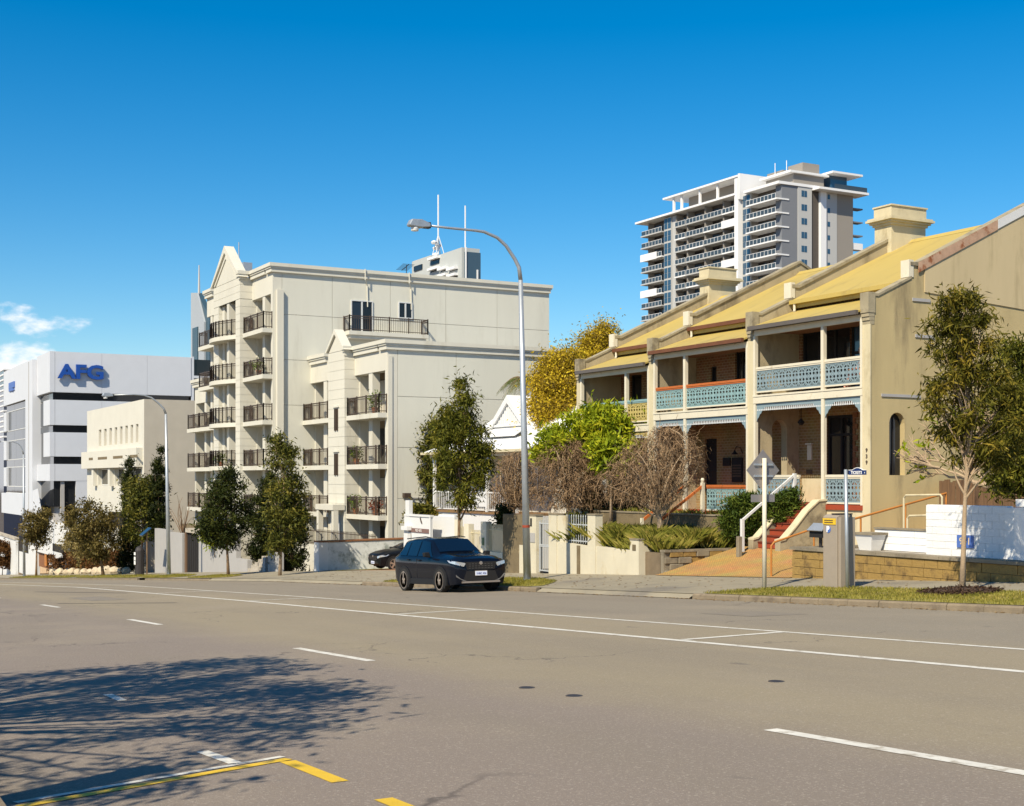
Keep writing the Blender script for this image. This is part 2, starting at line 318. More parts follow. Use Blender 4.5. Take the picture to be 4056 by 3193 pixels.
l_lime = leafm('leaf_bright_lime', (.08, .13, .008), (.28, .33, .015), (.55, .50, .03), .3)
l_gold = leafm('wattle_gold', (.25, .17, .012), (.50, .36, .022), (.74, .55, .04), .35)
l_wattle = leafm('wattle_olive', (.11, .085, .02), (.26, .18, .03), (.42, .27, .04), .25)
l_autumn = leafm('leaf_autumn_brown', (.035, .03, .008), (.115, .09, .024), (.27, .20, .07), .2)
l_pale = leafm('leaf_pale_dry', (.12, .095, .03), (.30, .235, .09), (.52, .43, .2), .25)
l_juni = leafm('juniper_green', (.016, .034, .006), (.06, .09, .012), (.17, .19, .028), .15)
l_grass = leafm('long_grass', (.07, .085, .012), (.22, .215, .035), (.46, .36, .10), .35)
l_verge = leafm('mown_grass', (.11, .12, .016), (.28, .25, .045), (.45, .36, .10), .35)
l_palm = leafm('palm_frond', (.03, .045, .012), (.10, .12, .03), (.24, .22, .07), .2)
l_hedge = leafm('hedge_russet', (.04, .018, .008), (.11, .05, .015), (.19, .09, .03), .15)
# ------------------------------------------------------------------ ground profile: the street climbs to the right
PX = [-3000, -320, -200, -144, -110, -82.6, -60, -37, -20, 0, 40, 200, 3000]
PZ = [-24, -19.5, -13.6, -10.06, -7.85, -6.10, -4.68, -3.44, -2.572, -1.55, .49, 4.0, 6.0]
def P(x): return float(np.interp(x, PX, PZ))
def sst(x): x = min(1, max(0, x)); return x * x * (3 - 2 * x)
def zroad(x, y): return P(x) - .07 * sst((y - 14) / 6.4)
def zpav(x, y): return P(x) + .06 + .22 * min(1, max(0, (y - 20.55) / 4.45))
def sheet(name, xs, ys, zf, mats, mi=None, parent=None):
    nx, ny = len(xs), len(ys); mb = MB()
    mb.v = [(x, y, zf(x, y)) for x in xs for y in ys]
    for i in range(nx - 1):
        for j in range(ny - 1):
            mb.f.append((i * ny + j, (i + 1) * ny + j, (i + 1) * ny + j + 1, i * ny + j + 1)); mb.m.append(mi(ys[j]) if mi else 0)
    return O(name, mb, mats, parent, fix=False)
def fr(a, b, st):
    n = max(1, int(math.ceil(abs(b - a) / st))); return [a + (b - a) * i / n for i in range(n + 1)]
far = [-3000, -1500, -700, -420]
XS = fr(-330, 60, 3)
def zter(x, y):
    if y < -12: return P(x) + .02
    if y < 24: return P(x) - .6
    return P(x) + .2
struct(sheet('ground', far + fr(-330, 60, 10) + [200, 700, 3000], [-3000, -800, -200, -60, -12.1, -11, 23, 24.95, 26, 40, 80, 200, 600, 3000], zter, m_earth))
struct(sheet('road', XS, [1.1, 3.3, 6.89, 11.7, 13.84, 15.5, 17, 18.5, 20.4], zroad, roadmat()))
struct(sheet('footpath', XS, [20.55, 21.5, 22.5, 23.5, 25.05], zpav, m_path))
struct(sheet('near_footpath', XS, [-12.2, -4, 1.1], lambda x, y: P(x) + .13, m_path))
def strip(name, xa, xb, y0, y1, m, dz=.004, zf=None):
    zf = zf or zroad; return struct(sheet(name, fr(xa, xb, 1.5), [y0, y1], lambda x, y: zf(x, y) + dz, m))
def slant(name, p, q, w, m, dz=.005):
    p, q = Vector(p), Vector(q); d = (q - p); n = Vector((-d.y, d.x)).normalized() * w / 2; mb = MB(); k = 8
    for i in range(k + 1):
        c = p + d * i / k
        for s in (-1, 1):
            e = c + n * s; mb.v.append((e.x, e.y, zroad(e.x, e.y) + dz))
    for i in range(k): mb.f.append((2 * i, 2 * i + 1, 2 * i + 3, 2 * i + 2)); mb.m.append(0)
    return struct(O(name, mb, m))
strip('median_line', -320, 40, 11.63, 11.79, m_paint); strip('median_edge_line', -320, 40, 13.78, 13.90, m_paint)
for xa, xb in ((-8.24, -5.1), (-19.1, -16.25), (-29.8, -27.1), (-40.6, -37.9), (-51.5, -48.8), (3, 6)):
    strip('lane_dash', xa, xb, 6.825, 6.965, m_paint)
for x in (-16.1, -26.4, -36.6, -47, -57.5):
    slant('median_cross_line', (x, 11.82), (x - .1, 13.76), .16, m_paint)
slant('parking_bay_line', (-8.55, 1.32), (-9.25, 3.28), .10, m_yel); slant('parking_bay_line', (-8.70, 1.32), (-9.38, 3.28), .07, m_paint)
strip('parking_edge_dash', -9.16, -8.15, 3.18, 3.30, m_yel); strip('parking_edge_dash', -7.45, -6.4, 3.18, 3.30, m_yel); strip('parking_edge_dash', -5.7, -4.7, 3.18, 3.30, m_yel)
slant('parking_corner_mark', (-9.30, 2.9), (-10.0, 2.86), .10, m_paint); strip('parking_corner_mark', -14.6, -13.9, 3.1, 3.2, m_paint)
slant('dark_strip', (-55.2, 9.1), (-48.6, 11.2), .16, m_rdark); slant('dark_strip', (-41.0, 7.4), (-37.5, 10.0), .13, m_rdark)  # two thin dark slanted strips on the road surface
for u, v, lb in ((2087, 2725, 'leftmost small dark iron cover set in the tan lane'), (2274, 2757, 'small dark iron cover beside the lane seam, right of another'), (3075, 2700, 'lone small dark iron cover in the right of the tan lane')):
    d = ray(u, v); t = 1.55 / (-d[2] + .0511 * d[0]); x, y = d[0] * t, d[1] * t; z = zroad(x, y)
    k = T('valve_cover', lb, 'valve cover', (x, y, z), 'small covers in the road')
    O('cover_rim', MB().lathe([(.085, -.02), (.085, .006), (.07, .006), (.07, -.02)], (x, y, z), 14), m_rdark, k); O('cover_lid', MB().lathe([(.069, -.02), (.069, .005)], (x, y, z), 14), m_iron, k)
# kerbs: separate concrete lengths
kerb = struct(bpy.data.objects.new('kerb', None)); COL.objects.link(kerb); ORG['kerb'] = (0, 0, 0)
def kerb_run(xa, xb, L=.92, y0=20.4, h=.135):
    n = int(abs(xb - xa) / L)
    for i in range(n):
        x0 = xa + (xb - xa) * i / n; x1 = x0 + (xb - xa) / n - .018; j = random.uniform(-.012, .012); mb = MB()
        pr = [(y0 + j, -.12), (y0 + j + .012, h - .035), (y0 + j + .045, h), (y0 + .16, h + .004), (y0 + .16, -.12)]
        vv = [(x, a, zroad(x, 20.4) + b) for x in (x0, x1) for a, b in pr]; k = len(pr)
        mb.add(vv, [tuple(range(k)), tuple(range(k, 2 * k))[::-1]] + [(i2, i2 + k, (i2 + 1) % k + k, (i2 + 1) % k) for i2 in range(k)])
        O('kerb_stone', mb, m_kerb, kerb)
kerb_run(-27.4, -6, .92); kerb_run(-49, -35.3, .95); kerb_run(-84, -70, 1.2, h=.1); kerb_run(-150, -86, 2.0, h=.1)
nk = struct(bpy.data.objects.new('near_kerb', None)); COL.objects.link(nk); ORG['near_kerb'] = (0, 0, 0)
for i in range(26):
    x0 = -16 + i * .95; z = P(x0 + .45); mb = MB(); mb.box(x0, x0 + .93, 1.0, 1.15, z - .1, z + .14); O('kerb_stone', mb, m_kerb, nk)
struct(sheet('driveway_lip', fr(-35.2, -27.5, 1), [20.36, 20.6], lambda x, y: zroad(x, 20.4) + (.012 if y < 20.5 else .135), m_path))
struct(sheet('driveway_lip', fr(-70, -49.1, 1), [20.36, 20.6], lambda x, y: zroad(x, 20.4) + (.012 if y < 20.5 else .135), m_path))
# ------------------------------------------------------------------ grass verges
def blades(cx, cy, n, h, spread, zf, lean=.35, w=.012):
    """n grass blades as thin bent quads around arrays cx,cy"""
    x = cx + rng.normal(0, spread, n); y = cy + rng.normal(0, spread, n); a = rng.uniform(0, 2 * np.pi, n); hh = h * rng.uniform(.5, 1.2, n)
    z = np.array([zf(p, q) for p, q in zip(x, y)]); le = lean * hh * rng.uniform(.2, 1.4, n); dx, dy = np.cos(a), np.sin(a); ww = w * rng.uniform(.6, 1.4, n)
    B0 = np.stack([x - dy * ww, y + dx * ww, z], 1); B1 = np.stack([x + dy * ww, y - dx * ww, z], 1)
    M0 = np.stack([x + dx * le * .4 + dy * ww * .7, y + dy * le * .4 - dx * ww * .7, z + hh * .65], 1)
    Tt = np.stack([x + dx * le, y + dy * le, z + hh], 1)
    return np.stack([B0, B1, M0, Tt], 1).reshape(-1, 3), np.arange(4 * n, dtype=np.int32).reshape(-1, 4)
def verge(pts, label, n=0, h=.06):
    """a grass patch on the pavement: outline polygon (x,y)"""
    k = len(pts); cx = sum(p[0] for p in pts) / k; cy = sum(p[1] for p in pts) / k
    # triangulated disc with several rings so that it follows the slope
    mb = MB(); rings = 6; out = []
    for i in range(k):
        a, b = pts[i], pts[(i + 1) % k]
        for j in range(6): out.append((a[0] + (b[0] - a[0]) * j / 6, a[1] + (b[1] - a[1]) * j / 6))
    m = len(out)
    for r in range(rings + 1):
        s = r / rings
        for p in out:
            jit = random.uniform(-.05, .05) if r == rings else 0
            x, y = cx + (p[0] - cx) * s, cy + (p[1] - cy) * s + jit; y = max(y, 20.57)
            mb.v.append((x, y, zpav(x, y) + (.015 if r == rings else .03 + .012 * math.sin(3 * x + 2 * y))))
    for r in range(rings):
        for i in range(m): mb.f.append((r * m + i, r * m + (i + 1) % m, (r + 1) * m + (i + 1) % m, (r + 1) * m + i)); mb.m.append(0)
    g = struct(O('grass_verge', mb, m_grass, smooth=True, fix=False)); g['label'] = label
    if n:
        xs, ys = [], []
        lo = (min(p[0] for p in pts), min(p[1] for p in pts)); hi = (max(p[0] for p in pts), max(p[1] for p in pts))
        while len(xs) < n:
            x, y = random.uniform(lo[0], hi[0]), random.uniform(lo[1], hi[1]); ins = False
            for i in range(k):
                a, b = pts[i], pts[i - 1]
                if (a[1] > y) != (b[1] > y) and x < (b[0] - a[0]) * (y - a[1]) / (b[1] - a[1]) + a[0]: ins = not ins
            if ins: xs.append(x); ys.append(y)
        V, Fq = blades(np.array(xs), np.array(ys), n, h, .02, lambda x, y: zpav(x, y) + .02, .5, .008)
        o = stuff(np_mesh('verge_grass', V, Fq, l_verge)); tag(o, 'short mown grass blades on ' + label, 'grass')
verge([(-27.2, 20.57), (-6, 20.57), (-6, 22.75), (-24.5, 22.75), (-26.3, 22.2)], 'the long kerbside verge below the yellow stone wall', 32000, .065)
verge([(-47.5, 20.57), (-36.2, 20.57), (-35.9, 21.0), (-37.2, 22.3), (-39.5, 22.95), (-47, 22.95)], 'the verge round the tall street lamp behind the parked car', 12000, .07)
verge([(-86, 20.6), (-79.5, 20.6), (-78.8, 21.6), (-80.5, 22.7), (-86, 22.8)], 'the verge strip before the grey boundary wall', 4000, .08)
verge([(-75.5, 20.7), (-70.2, 20.7), (-69.2, 21.3), (-70.5, 22.4), (-75, 22.5)], 'the small verge island left of the white wall', 3000, .08)
verge([(-107, 20.6), (-88, 20.6), (-88, 22.6), (-107, 22.6)], 'the verge strip in front of the cypress pair', 4000, .09)
verge([(-140, 20.6), (-110, 20.6), (-110, 22.6), (-140, 22.6)], 'the farthest verge strip below the white office', 4000, .1)

l_cyp = leafm('cypress_dark', (.006, .011, .003), (.020, .028, .006), (.065, .068, .012), .06)
m_render_w = mat('weathered_party_wall', (.36, .30, .19), .9, .16, 1.2, .4, 40, stain=(.18, .145, .09), sscale=.9, sth=(.48, .7), stretch=(1, 1, .5))
m_tread = mat('shaded_red_tread', (.14, .028, .012), .75, .2, 5, .2, 40); m_tooth = mat('fringe_tooth', (.55, .57, .58), .6, .05, 4, 0)  # tread red darkened: the shading against the risers is put into the colour

m_curtain = mat('pale_curtain', (.40, .37, .31), .9, .12, 3, .1, 20, stretch=(3, 1, .1))
for xa_, xb_, y0_, y1_ in ((-21.5, -19.9, 16.2, 17.6), (-46, -42, 8.6, 9.7)): struct(sheet('road_patch', fr(xa_, xb_, .8), [y0_, y1_], lambda x, y: zroad(x, y) + .003, mat('patch_asphalt', (.20, .172, .135), .9, .15, 3, .4, 70)))
# leaf litter along the gutter and the footpath
n_ = 900; lx = rng.uniform(-60, -12, n_); ly = np.where(rng.uniform(0, 1, n_) < .45, 20.36 - np.abs(rng.normal(0, .12, n_)), rng.uniform(20.7, 24.9, n_)); lz = np.array([(zroad(a, b) if b < 20.4 else zpav(a, b)) + .012 for a, b in zip(lx, ly)]); an = rng.uniform(0, 6.28, n_); sz = rng.uniform(.03, .075, n_)
dx, dy = np.cos(an) * sz, np.sin(an) * sz; LV_ = np.stack([np.stack([lx - dx, ly - dy, lz], 1), np.stack([lx + dy * .4, ly - dx * .4, lz + .012], 1), np.stack([lx + dx, ly + dy, lz + .004], 1), np.stack([lx - dy * .4, ly + dx * .4, lz + .012], 1)], 1).reshape(-1, 3)
stuff(tag(np_mesh('leaf_litter', LV_, np.arange(4 * n_).reshape(-1, 4), leafm('dry_leaf', (.10, .05, .015), (.22, .12, .035), (.36, .24, .09), 0)), 'dry fallen leaves scattered along gutter and footpath', 'leaves'))
def brickmat(name, c1, c2, mortar, sc, rot=0.6, rx=0.0):
    m = bpy.data.materials.new(name); m.use_nodes = True; t = m.node_tree; b = t.nodes['Principled BSDF']; L = t.links.new
    g = N(t, 'ShaderNodeNewGeometry'); mp_ = N(t, 'ShaderNodeMapping'); mp_.inputs['Rotation'].default_value = (rx, 0, rot); L(g.outputs['Position'], mp_.inputs[0])
    br = N(t, 'ShaderNodeTexBrick'); br.inputs['Color1'].default_value = c1 + (1,); br.inputs['Color2'].default_value = c2 + (1,); br.inputs['Mortar'].default_value = mortar + (1,)
    br.inputs['Scale'].default_value = sc; br.inputs['Mortar Size'].default_value = .03; L(mp_.outputs[0], br.inputs['Vector'])
    n = N(t, 'ShaderNodeTexNoise'); n.inputs['Scale'].default_value = 1.1; n.inputs['Detail'].default_value = 6; L(g.outputs['Position'], n.inputs['Vector'])
    mxx = N(t, 'ShaderNodeMix', data_type='RGBA', blend_type='MULTIPLY'); mxx.inputs[0].default_value = .55; L(br.outputs[0], mxx.inputs[6]); L(n.outputs['Color'], mxx.inputs[7]); 
    hsv = N(t, 'ShaderNodeHueSaturation'); hsv.inputs['Saturation'].default_value = 1.0; hsv.inputs['Value'].default_value = 1.45; L(mxx.outputs[2], hsv.inputs['Color']); L(hsv.outputs[0], b.inputs['Base Color'])
    bp = N(t, 'ShaderNodeBump'); bp.inputs['Strength'].default_value = .4; bp.inputs['Distance'].default_value = .01; L(br.outputs['Fac'], bp.inputs['Height']); bp.invert = True; L(bp.outputs[0], b.inputs['Normal'])
    b.inputs['Roughness'].default_value = .9; return m
m_bwall = brickmat('brown_brick_bond', (.20, .095, .04), (.15, .065, .028), (.24, .17, .10), 2.4, 0, R(90)); m_bwall_y = brickmat('ochre_brick_bond', (.24, .155, .06), (.19, .115, .045), (.28, .21, .12), 2.4, 0, R(90))
# ------------------------------------------------------------------ terrace houses
YF, YW = 30.0, 32.0
def lace_mesh(mt, name):
    """pierced cast-iron panel .33 x .78, filled cells of a fine grid: round holes, palmettes above and below"""
    c = .0150; nx, nz = 22, 52; mb = MB(); t = .012
    def on(x, z):
        if z < .03 or z > .75: return True
        if z < .075 or z > .705: return (int(abs(x) / .03 + (1 if z > .05 and z < .4 else 0)) % 2) == 0
        for q in (-1, 1):
            for s in (-1, 1):
                d = math.hypot(x - q * .082, z - .39 - s * .095)
                if d < .052: return False
                if d < .078: return True
        if abs(z - .39) < .05: return abs(x) < .055 or abs(x) > .135 or abs(z - .39) < .012
        s = 1 if z > .39 else -1; zz = abs(z - .39)
        if abs(x) < .012: return True
        th = math.atan2(zz - .17, abs(x) + 1e-6); r = math.hypot(x, zz - .17)
        if r < .05: return True
        if math.cos(7 * th) > .15 and r < .19: return True
        return abs(x) > .15 and zz > .2
    for i in range(nx):
        for j in range(nz):
            x, z = (i + .5) * c - .165, (j + .5) * c
            if on(x, z):
                for y in (-t, t): mb.quad((x - c / 2, y, z - c / 2), (x + c / 2, y, z - c / 2), (x + c / 2, y, z + c / 2), (x - c / 2, y, z + c / 2))
                for di, dj in ((1, 0), (-1, 0), (0, 1), (0, -1)):
                    if not on(x + di * c, z + dj * c):
                        if di: xx = x + di * c / 2; mb.quad((xx, -t, z - c / 2), (xx, t, z - c / 2), (xx, t, z + c / 2), (xx, -t, z + c / 2))
                        else: zz = z + dj * c / 2; mb.quad((x - c / 2, -t, zz), (x + c / 2, -t, zz), (x + c / 2, t, zz), (x - c / 2, t, zz))
    return raw(name, mb, mt, fix=False)
LACE = {k: lace_mesh(m, 'lace_' + k) for k, m in (('g', m_lace_g), ('b', m_lace_b), ('y', m_lace_y))}
def balustrade(par, xa, xb, y, z0, ztop, lk, m_top, m_bot, name='balustrade'):
    b = O(name, MB().box(xa, xb, y - .045, y + .045, ztop - .09, ztop - .01).box(xa, xb, y - .03, y + .03, ztop - .14, ztop - .092), m_top, par)
    O('bottom_rail', MB().box(xa, xb, y - .035, y + .035, z0 - .05, z0), m_bot, b)
    n = max(1, round((xb - xa) / .34)); w = (xb - xa) / n; h = ztop - .14 - z0
    for i in range(n): inst('lace_panel', LACE[lk], (xa + w * (i + .5), y, z0), b, 0, (w / .33, 1, h / .78))
    return b
def fringe(par, xa, xb, y, z, m):
    mb = MB(); mb.box(xa, xb, y - .012, y + .012, z - .13, z)
    n = int((xb - xa) / .095)
    for i in range(n):
        x = xa + (xb - xa) * (i + .5) / n; mb.box(x - .016, x + .016, y - .01, y + .01, z - .20, z - .13, 1); mb.box(x - .028, x + .028, y - .014, y + .014, z - .25, z - .20, 1)
    f = O('iron_fringe', mb, [m, m_tooth], par)
    for x, s in ((xa, 1), (xb, -1)):
        pl = [(x, z - .13), (x + s * .42, z - .13), (x + s * .36, z - .22), (x + s * .30, z - .24), (x + s * .24, z - .34), (x + s * .17, z - .37), (x + s * .12, z - .47), (x + s * .05, z - .52), (x, z - .62)]
        O('bracket', MB().ext(pl, 'y', y - .011, y + .011), m, f)
def wall_open(mb, x0, x1, z0, z1, y, th, ops):
    """front wall in XZ with rectangular openings (xa,xb,za,zb), real reveals"""
    xs = sorted(set([x0, x1] + [o[0] for o in ops] + [o[1] for o in ops])); zs = sorted(set([z0, z1] + [o[2] for o in ops] + [o[3] for o in ops]))
    for i in range(len(xs) - 1):
        for j in range(len(zs) - 1):
            cx, cz = (xs[i] + xs[i + 1]) / 2, (zs[j] + zs[j + 1]) / 2
            if cx < x0 or cx > x1 or cz < z0 or cz > z1: continue
            if any(o[0] < cx < o[1] and o[2] < cz < o[3] for o in ops): continue
            mb.quad((xs[i], y, zs[j]), (xs[i + 1], y, zs[j]), (xs[i + 1], y, zs[j + 1]), (xs[i], y, zs[j + 1]))
            mb.quad((xs[i], y + th, zs[j]), (xs[i], y + th, zs[j + 1]), (xs[i + 1], y + th, zs[j + 1]), (xs[i + 1], y + th, zs[j]))
    for a, b, c, d in ops + [(x0, x1, z0, z1)]:
        mb.quad((a, y, c), (a, y, d), (a, y + th, d), (a, y + th, c)); mb.quad((b, y, c), (b, y + th, c), (b, y + th, d), (b, y, d))
        mb.quad((a, y, d), (b, y, d), (b, y + th, d), (a, y + th, d)); mb.quad((a, y, c), (a, y + th, c), (b, y + th, c), (b, y, c))
    return mb
def window(par, xa, xb, za, zb, y, mg, mf, name='window', mull=1, fw=.06, tr=None):
    mb = MB(); mb.box(xa, xb, y - .03, y + .05, za, za + fw); mb.box(xa, xb, y - .03, y + .05, zb - fw, zb); mb.box(xa, xa + fw, y - .03, y + .05, za + fw, zb - fw); mb.box(xb - fw, xb, y - .03, y + .05, za + fw, zb - fw)
    for i in range(1, mull + 1):
        x = xa + (xb - xa) * i / (mull + 1); mb.box(x - fw / 2, x + fw / 2, y - .025, y + .045, za + fw, zb - fw)
    if tr: mb.box(xa + fw, xb - fw, y - .02, y + .04, tr - fw / 2, tr + fw / 2)
    w = O(name, mb, mf, par)
    for i in range(mull + 1):
        x0 = xa + (xb - xa) * i / (mull + 1) + fw / 2; x1 = xa + (xb - xa) * (i + 1) / (mull + 1) - fw / 2
        O('pane', MB().box(x0, x1, y + .01, y + .02, za + fw * .9, zb - fw * .9), mg, w)
    return w
ARCH = (30.78, 31.45, .95, 2.93)
def party_wall(par, xc, zr, zbot, arch=True, m=m_render, t=.15):
    """gable party wall: full profile in the YZ plane, with the verandah arch cut through"""
    x0, x1 = xc - t, xc + t; r = lambda h: zr + h; mb = MB(); pr = []
    y0, y1, s0, s1 = ARCH; n = 8; cy, rad = (y0 + y1) / 2, (y1 - y0) / 2; sp = s1 - rad
    upper = [(YF, r(6.55)), (YF + .3, r(6.55)), (31.72, r(7.2)), (31.72, r(7.62)), (31.98, r(7.62)), (37.3, r(10.12)), (43, r(7.45))]
    if arch:
        ring = [(cy - rad * math.cos(k * math.pi / n), r(sp) + rad * math.sin(k * math.pi / n)) for k in range(n + 1)]
        mb.ext([(YF, zbot), (y0, zbot), (y0, r(sp))] + ring[1:n // 2 + 1] + [(cy, r(6.55 + (cy - YF - .3) * .45))] + [(YF + .3, r(6.55)), (YF, r(6.55))], 'x', x0, x1)
        mb.ext([(cy, r(s1))] + ring[n // 2 + 1:] + [(y1, zbot), (43, zbot), (43, r(7.45)), (37.3, r(10.12)), (31.98, r(7.62)), (31.72, r(7.62)), (31.72, r(7.2)), (cy, r(6.55 + (cy - YF - .3) * .45))], 'x', x0, x1)
        mb.box(x0, x1, y0, y1, zbot, r(s0))
    else: mb.ext([(YF, zbot)] + upper + [(43, zbot)], 'x', x0, x1)
    w = O('party_wall', mb, m, par)
    def cap(name, pts, wd, th, mm):
        v = MB(); q = [(p[0], p[1]) for p in pts] + [(p[0], p[1] + th) for p in reversed(pts)]; v.ext(q, 'x', xc - wd, xc + wd); return O(name, v, mm, w)
    cap('parapet_coping', [(31.66, r(7.622)), (31.98, r(7.622)), (37.3, r(10.122)), (39.5, r(9.09))], t + .05, .11, m_render_d)
    cap('verandah_coping', [(YF + .02, r(6.552)), (YF + .3, r(6.552)), (31.715, r(7.202))], t + .03, .08, m_render_d)
    c = O('kneeler_block', MB().box(xc - t - .035, xc + t + .035, YF - .13, YF + .16, r(6.02), r(6.66)), m_render_d, w)
    for k in range(3): O('corbel', MB().box(xc - t - .02 + .005 * k, xc + t + .02 - .005 * k, YF - .105 + .03 * k, YF + .14, r(5.90 - .12 * k) , r(6.015 - .12 * k)), m_render_d, c)
    O('kneeler_end', MB().box(xc - t - .03, xc + t + .03, 31.60, 31.80, r(7.25), r(7.80)), m_cream_t, w)
    O('pilaster', MB().box(xc - t - .02, xc + t + .02, YF - .045, YF - .002, zbot, r(5.66)), m_pilaster, w)
    return w
def chimney(par, x0, x1, y0, y1, zb, zt):
    c = O('chimney', MB().box(x0, x1, y0, y1, zb, zt - .75), m_pilaster, par)
    mb = MB()
    for k, (e, a, b) in enumerate(((.06, .75, .66), (.14, .66, .58), (.24, .58, .50), (.19, .50, .44), (.02, .44, .06), (.06, .06, 0))): mb.box(x0 - e, x1 + e, y0 - e, y1 + e, zt - a + .001 * k, zt - b)
    O('chimney_cap', mb, m_pilaster, c); O('flashing', MB().box(x0 - .03, x1 + .03, y0 - .03, y1 + .03, zb, zb + .12), m_galv, c)
def steps(par, xa, xb, z0, z1, yb, yt, n, m):
    for i in range(n):
        h = z0 + (z1 - z0) * (i + 1) / n; y = yb + (yt - yb) * i / n
        st = O('step', MB().box(xa, xb, y, yt + .25, h - (z1 - z0) / n + .001, h - .035), m, par); O('tread', MB().box(xa, xb, y - .03, yt + .25, h - .034, h), m_tread, st)
def terrace(lbl, xl, xr, zr, post, lk, rail_m, gut_m, beam_m, upper, lower, bal_low, zbot=-3.4, left_end=False, right_end=False):
    h = T('terrace_house', lbl, 'terrace house', ((xl + xr) / 2, YF, zr), 'row of terrace houses'); r = lambda v: zr + v
    xa, xb = xl + .152, xr - .152
    O('porch_floor', MB().box(xa, xb, YF - .06, YW, r(-.16), r(0)), m_redstep, h); O('porch_base', MB().box(xa, xb, YF, YW, zbot, r(-.162)), m_pilaster, h)
    O('balcony_floor', MB().box(xa, xb, YF + .05, YW, r(3.60), r(3.74)), m_cream_t, h)
    O('verandah_beam', MB().box(xa, xb, YF - .07, YF + .05, r(3.45), r(3.71)).box(xa, xb, YF - .09, YF - .068, r(3.68), r(3.74)), beam_m, h)
    O('verandah_lintel', MB().box(xa, xb, YF - .05, YF + .06, r(5.80), r(6.0)), m_cream_t, h)
    # walls
    O('upper_wall', wall_open(MB(), xa, xb, r(3.74), r(7.15), YW, .25, [o[:4] for o in upper]), m_bwall, h)
    O('lower_wall', wall_open(MB(), xa, xb, r(0), r(3.6), YW, .25, [o[:4] for o in lower]), m_bwall_y, h)
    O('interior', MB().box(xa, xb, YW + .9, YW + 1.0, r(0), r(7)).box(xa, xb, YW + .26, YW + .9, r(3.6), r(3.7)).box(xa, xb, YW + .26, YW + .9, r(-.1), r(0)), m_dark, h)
    for a, b, c, d, mg, kw in upper + lower:
        window(h, a, b, c, d, YW + .1, mg, kw.pop('mf', m_black), **kw)
    # verandah roof, main roof
    vr = O('verandah_roof', MB().ext([(YF - .22, r(6.05)), (YW - .02, r(6.80)), (YW - .02, r(6.86)), (YF - .22, r(6.11))], 'x', xa + .01, xb - .01), m_roof_y, h)
    O('verandah_gutter', MB().box(xa + .01, xb - .01, YF - .34, YF - .222, r(5.985), r(6.12)), gut_m, vr)
    O('soffit', MB().box(xa, xb, YF + .07, YW - .01, r(5.97), r(6.02)), m_brick, vr)
    mr = O('main_roof', MB().ext([(YW - .35, r(7.16)), (37.3, r(9.70)), (43, r(7.1)), (43, r(7.04)), (37.3, r(9.62)), (YW - .35, r(7.09))], 'x', xa + .005, xb - .005), m_roof_y, h)
    O('main_gutter', MB().box(xa + .02, xb - .02, YW - .48, YW - .352, r(7.0), r(7.14)), m_roof_y if lk == 'b' else m_gutter_r, mr)
    O('fascia', MB().box(xa + .02, xb - .02, YW - .34, YW - .3, r(6.86), r(7.08)), m_roof_y, mr)
    O('downpipe', MB().tube([(xa + .25, YW - .42, r(7.0)), (xa + .25, YW - .42, r(6.80)), (xa + .33, YW - .5, r(6.72))], .045, 8), m_cream_t, mr)
    O('ridge_cap', MB().ext([(37.1, r(9.62)), (37.3, r(9.73)), (37.5, r(9.63)), (37.3, r(9.78))], 'x', xa, xb), m_roof_y, mr)
    # posts
    for x, w in ((xa + .06, .05), (post, .065), (xb - .05, .045)):
        p = O('verandah_post', MB().box(x - w, x + w, YF - .062, YF + .062, r(0), r(3.45)).box(x - w, x + w, YF - .075, YF + .062, r(3.45), r(5.80)), m_cream_t, h)
    for a, b in ((xa + .12, post - .07), (post + .07, xb - .1)):
        balustrade(h, a, b, YF + .01, r(3.87), r(4.72), lk, rail_m, m_cream_t)
        fringe(h, a, b, YF, r(3.445), m_lace_b if lk != 'y' else m_lace_y)
    for a, b in bal_low: balustrade(h, a, b, YF + .01, r(.08), r(.98), lk, rail_m, m_cream_t, 'porch_balustrade')
    return h
X0, X1, X2, X3 = XY(2296, YF), XY(2584, YF), XY(2978, YF), XY(3435.5, YF)
Z1, Z2, Z3 = -1.55, -1.16, -.81
G = m_glass
p1, p2, p3 = XY(2483, YF), XY(2716, YF), XY(3263, YF)
h1 = terrace('leftmost terrace house behind the lime green shrubs, pale lace', X0, X1, Z1, p1, 'y', m_lace_g, m_gutter, m_cream_t,
    [(X0 + .9, X0 + 1.7, Z1 + 3.8, Z1 + 6.0, G, dict(mull=0)), (X0 + 2.6, X0 + 3.6, Z1 + 3.8, Z1 + 6.0, G, dict(mull=1))], [(X0 + .9, X0 + 1.9, Z1 + .05, Z1 + 2.7, G, dict(mull=0)), (X0 + 2.8, X0 + 4.0, Z1 + .7, Z1 + 2.6, G, dict(mull=1))], [(X0 + .3, p1 - .1)])
h2 = terrace('middle terrace house with teal lace and orange rails', X1, X2, Z2, p2, 'g', m_terra, m_gutter_r, m_cream_t,
    [(XY(2815, YW), XY(2838, YW), Z2 + 3.8, Z2 + 5.55, m_glass, dict(mull=0)), (XY(2912, YW), XY(2960, YW), Z2 + 3.8, Z2 + 6.1, m_glass, dict(mull=1))],
    [(XY(2793, YW), XY(2839, YW), Z2 + .02, Z2 + 2.75, m_black, dict(mull=0, mf=m_black)), (X1 + 1.0 - 2, X1 + .9 - 2, Z2 + 9, Z2 + 9.1, G, dict(mull=0))][:1], [(XY(2800, YF), X2 - .25)])
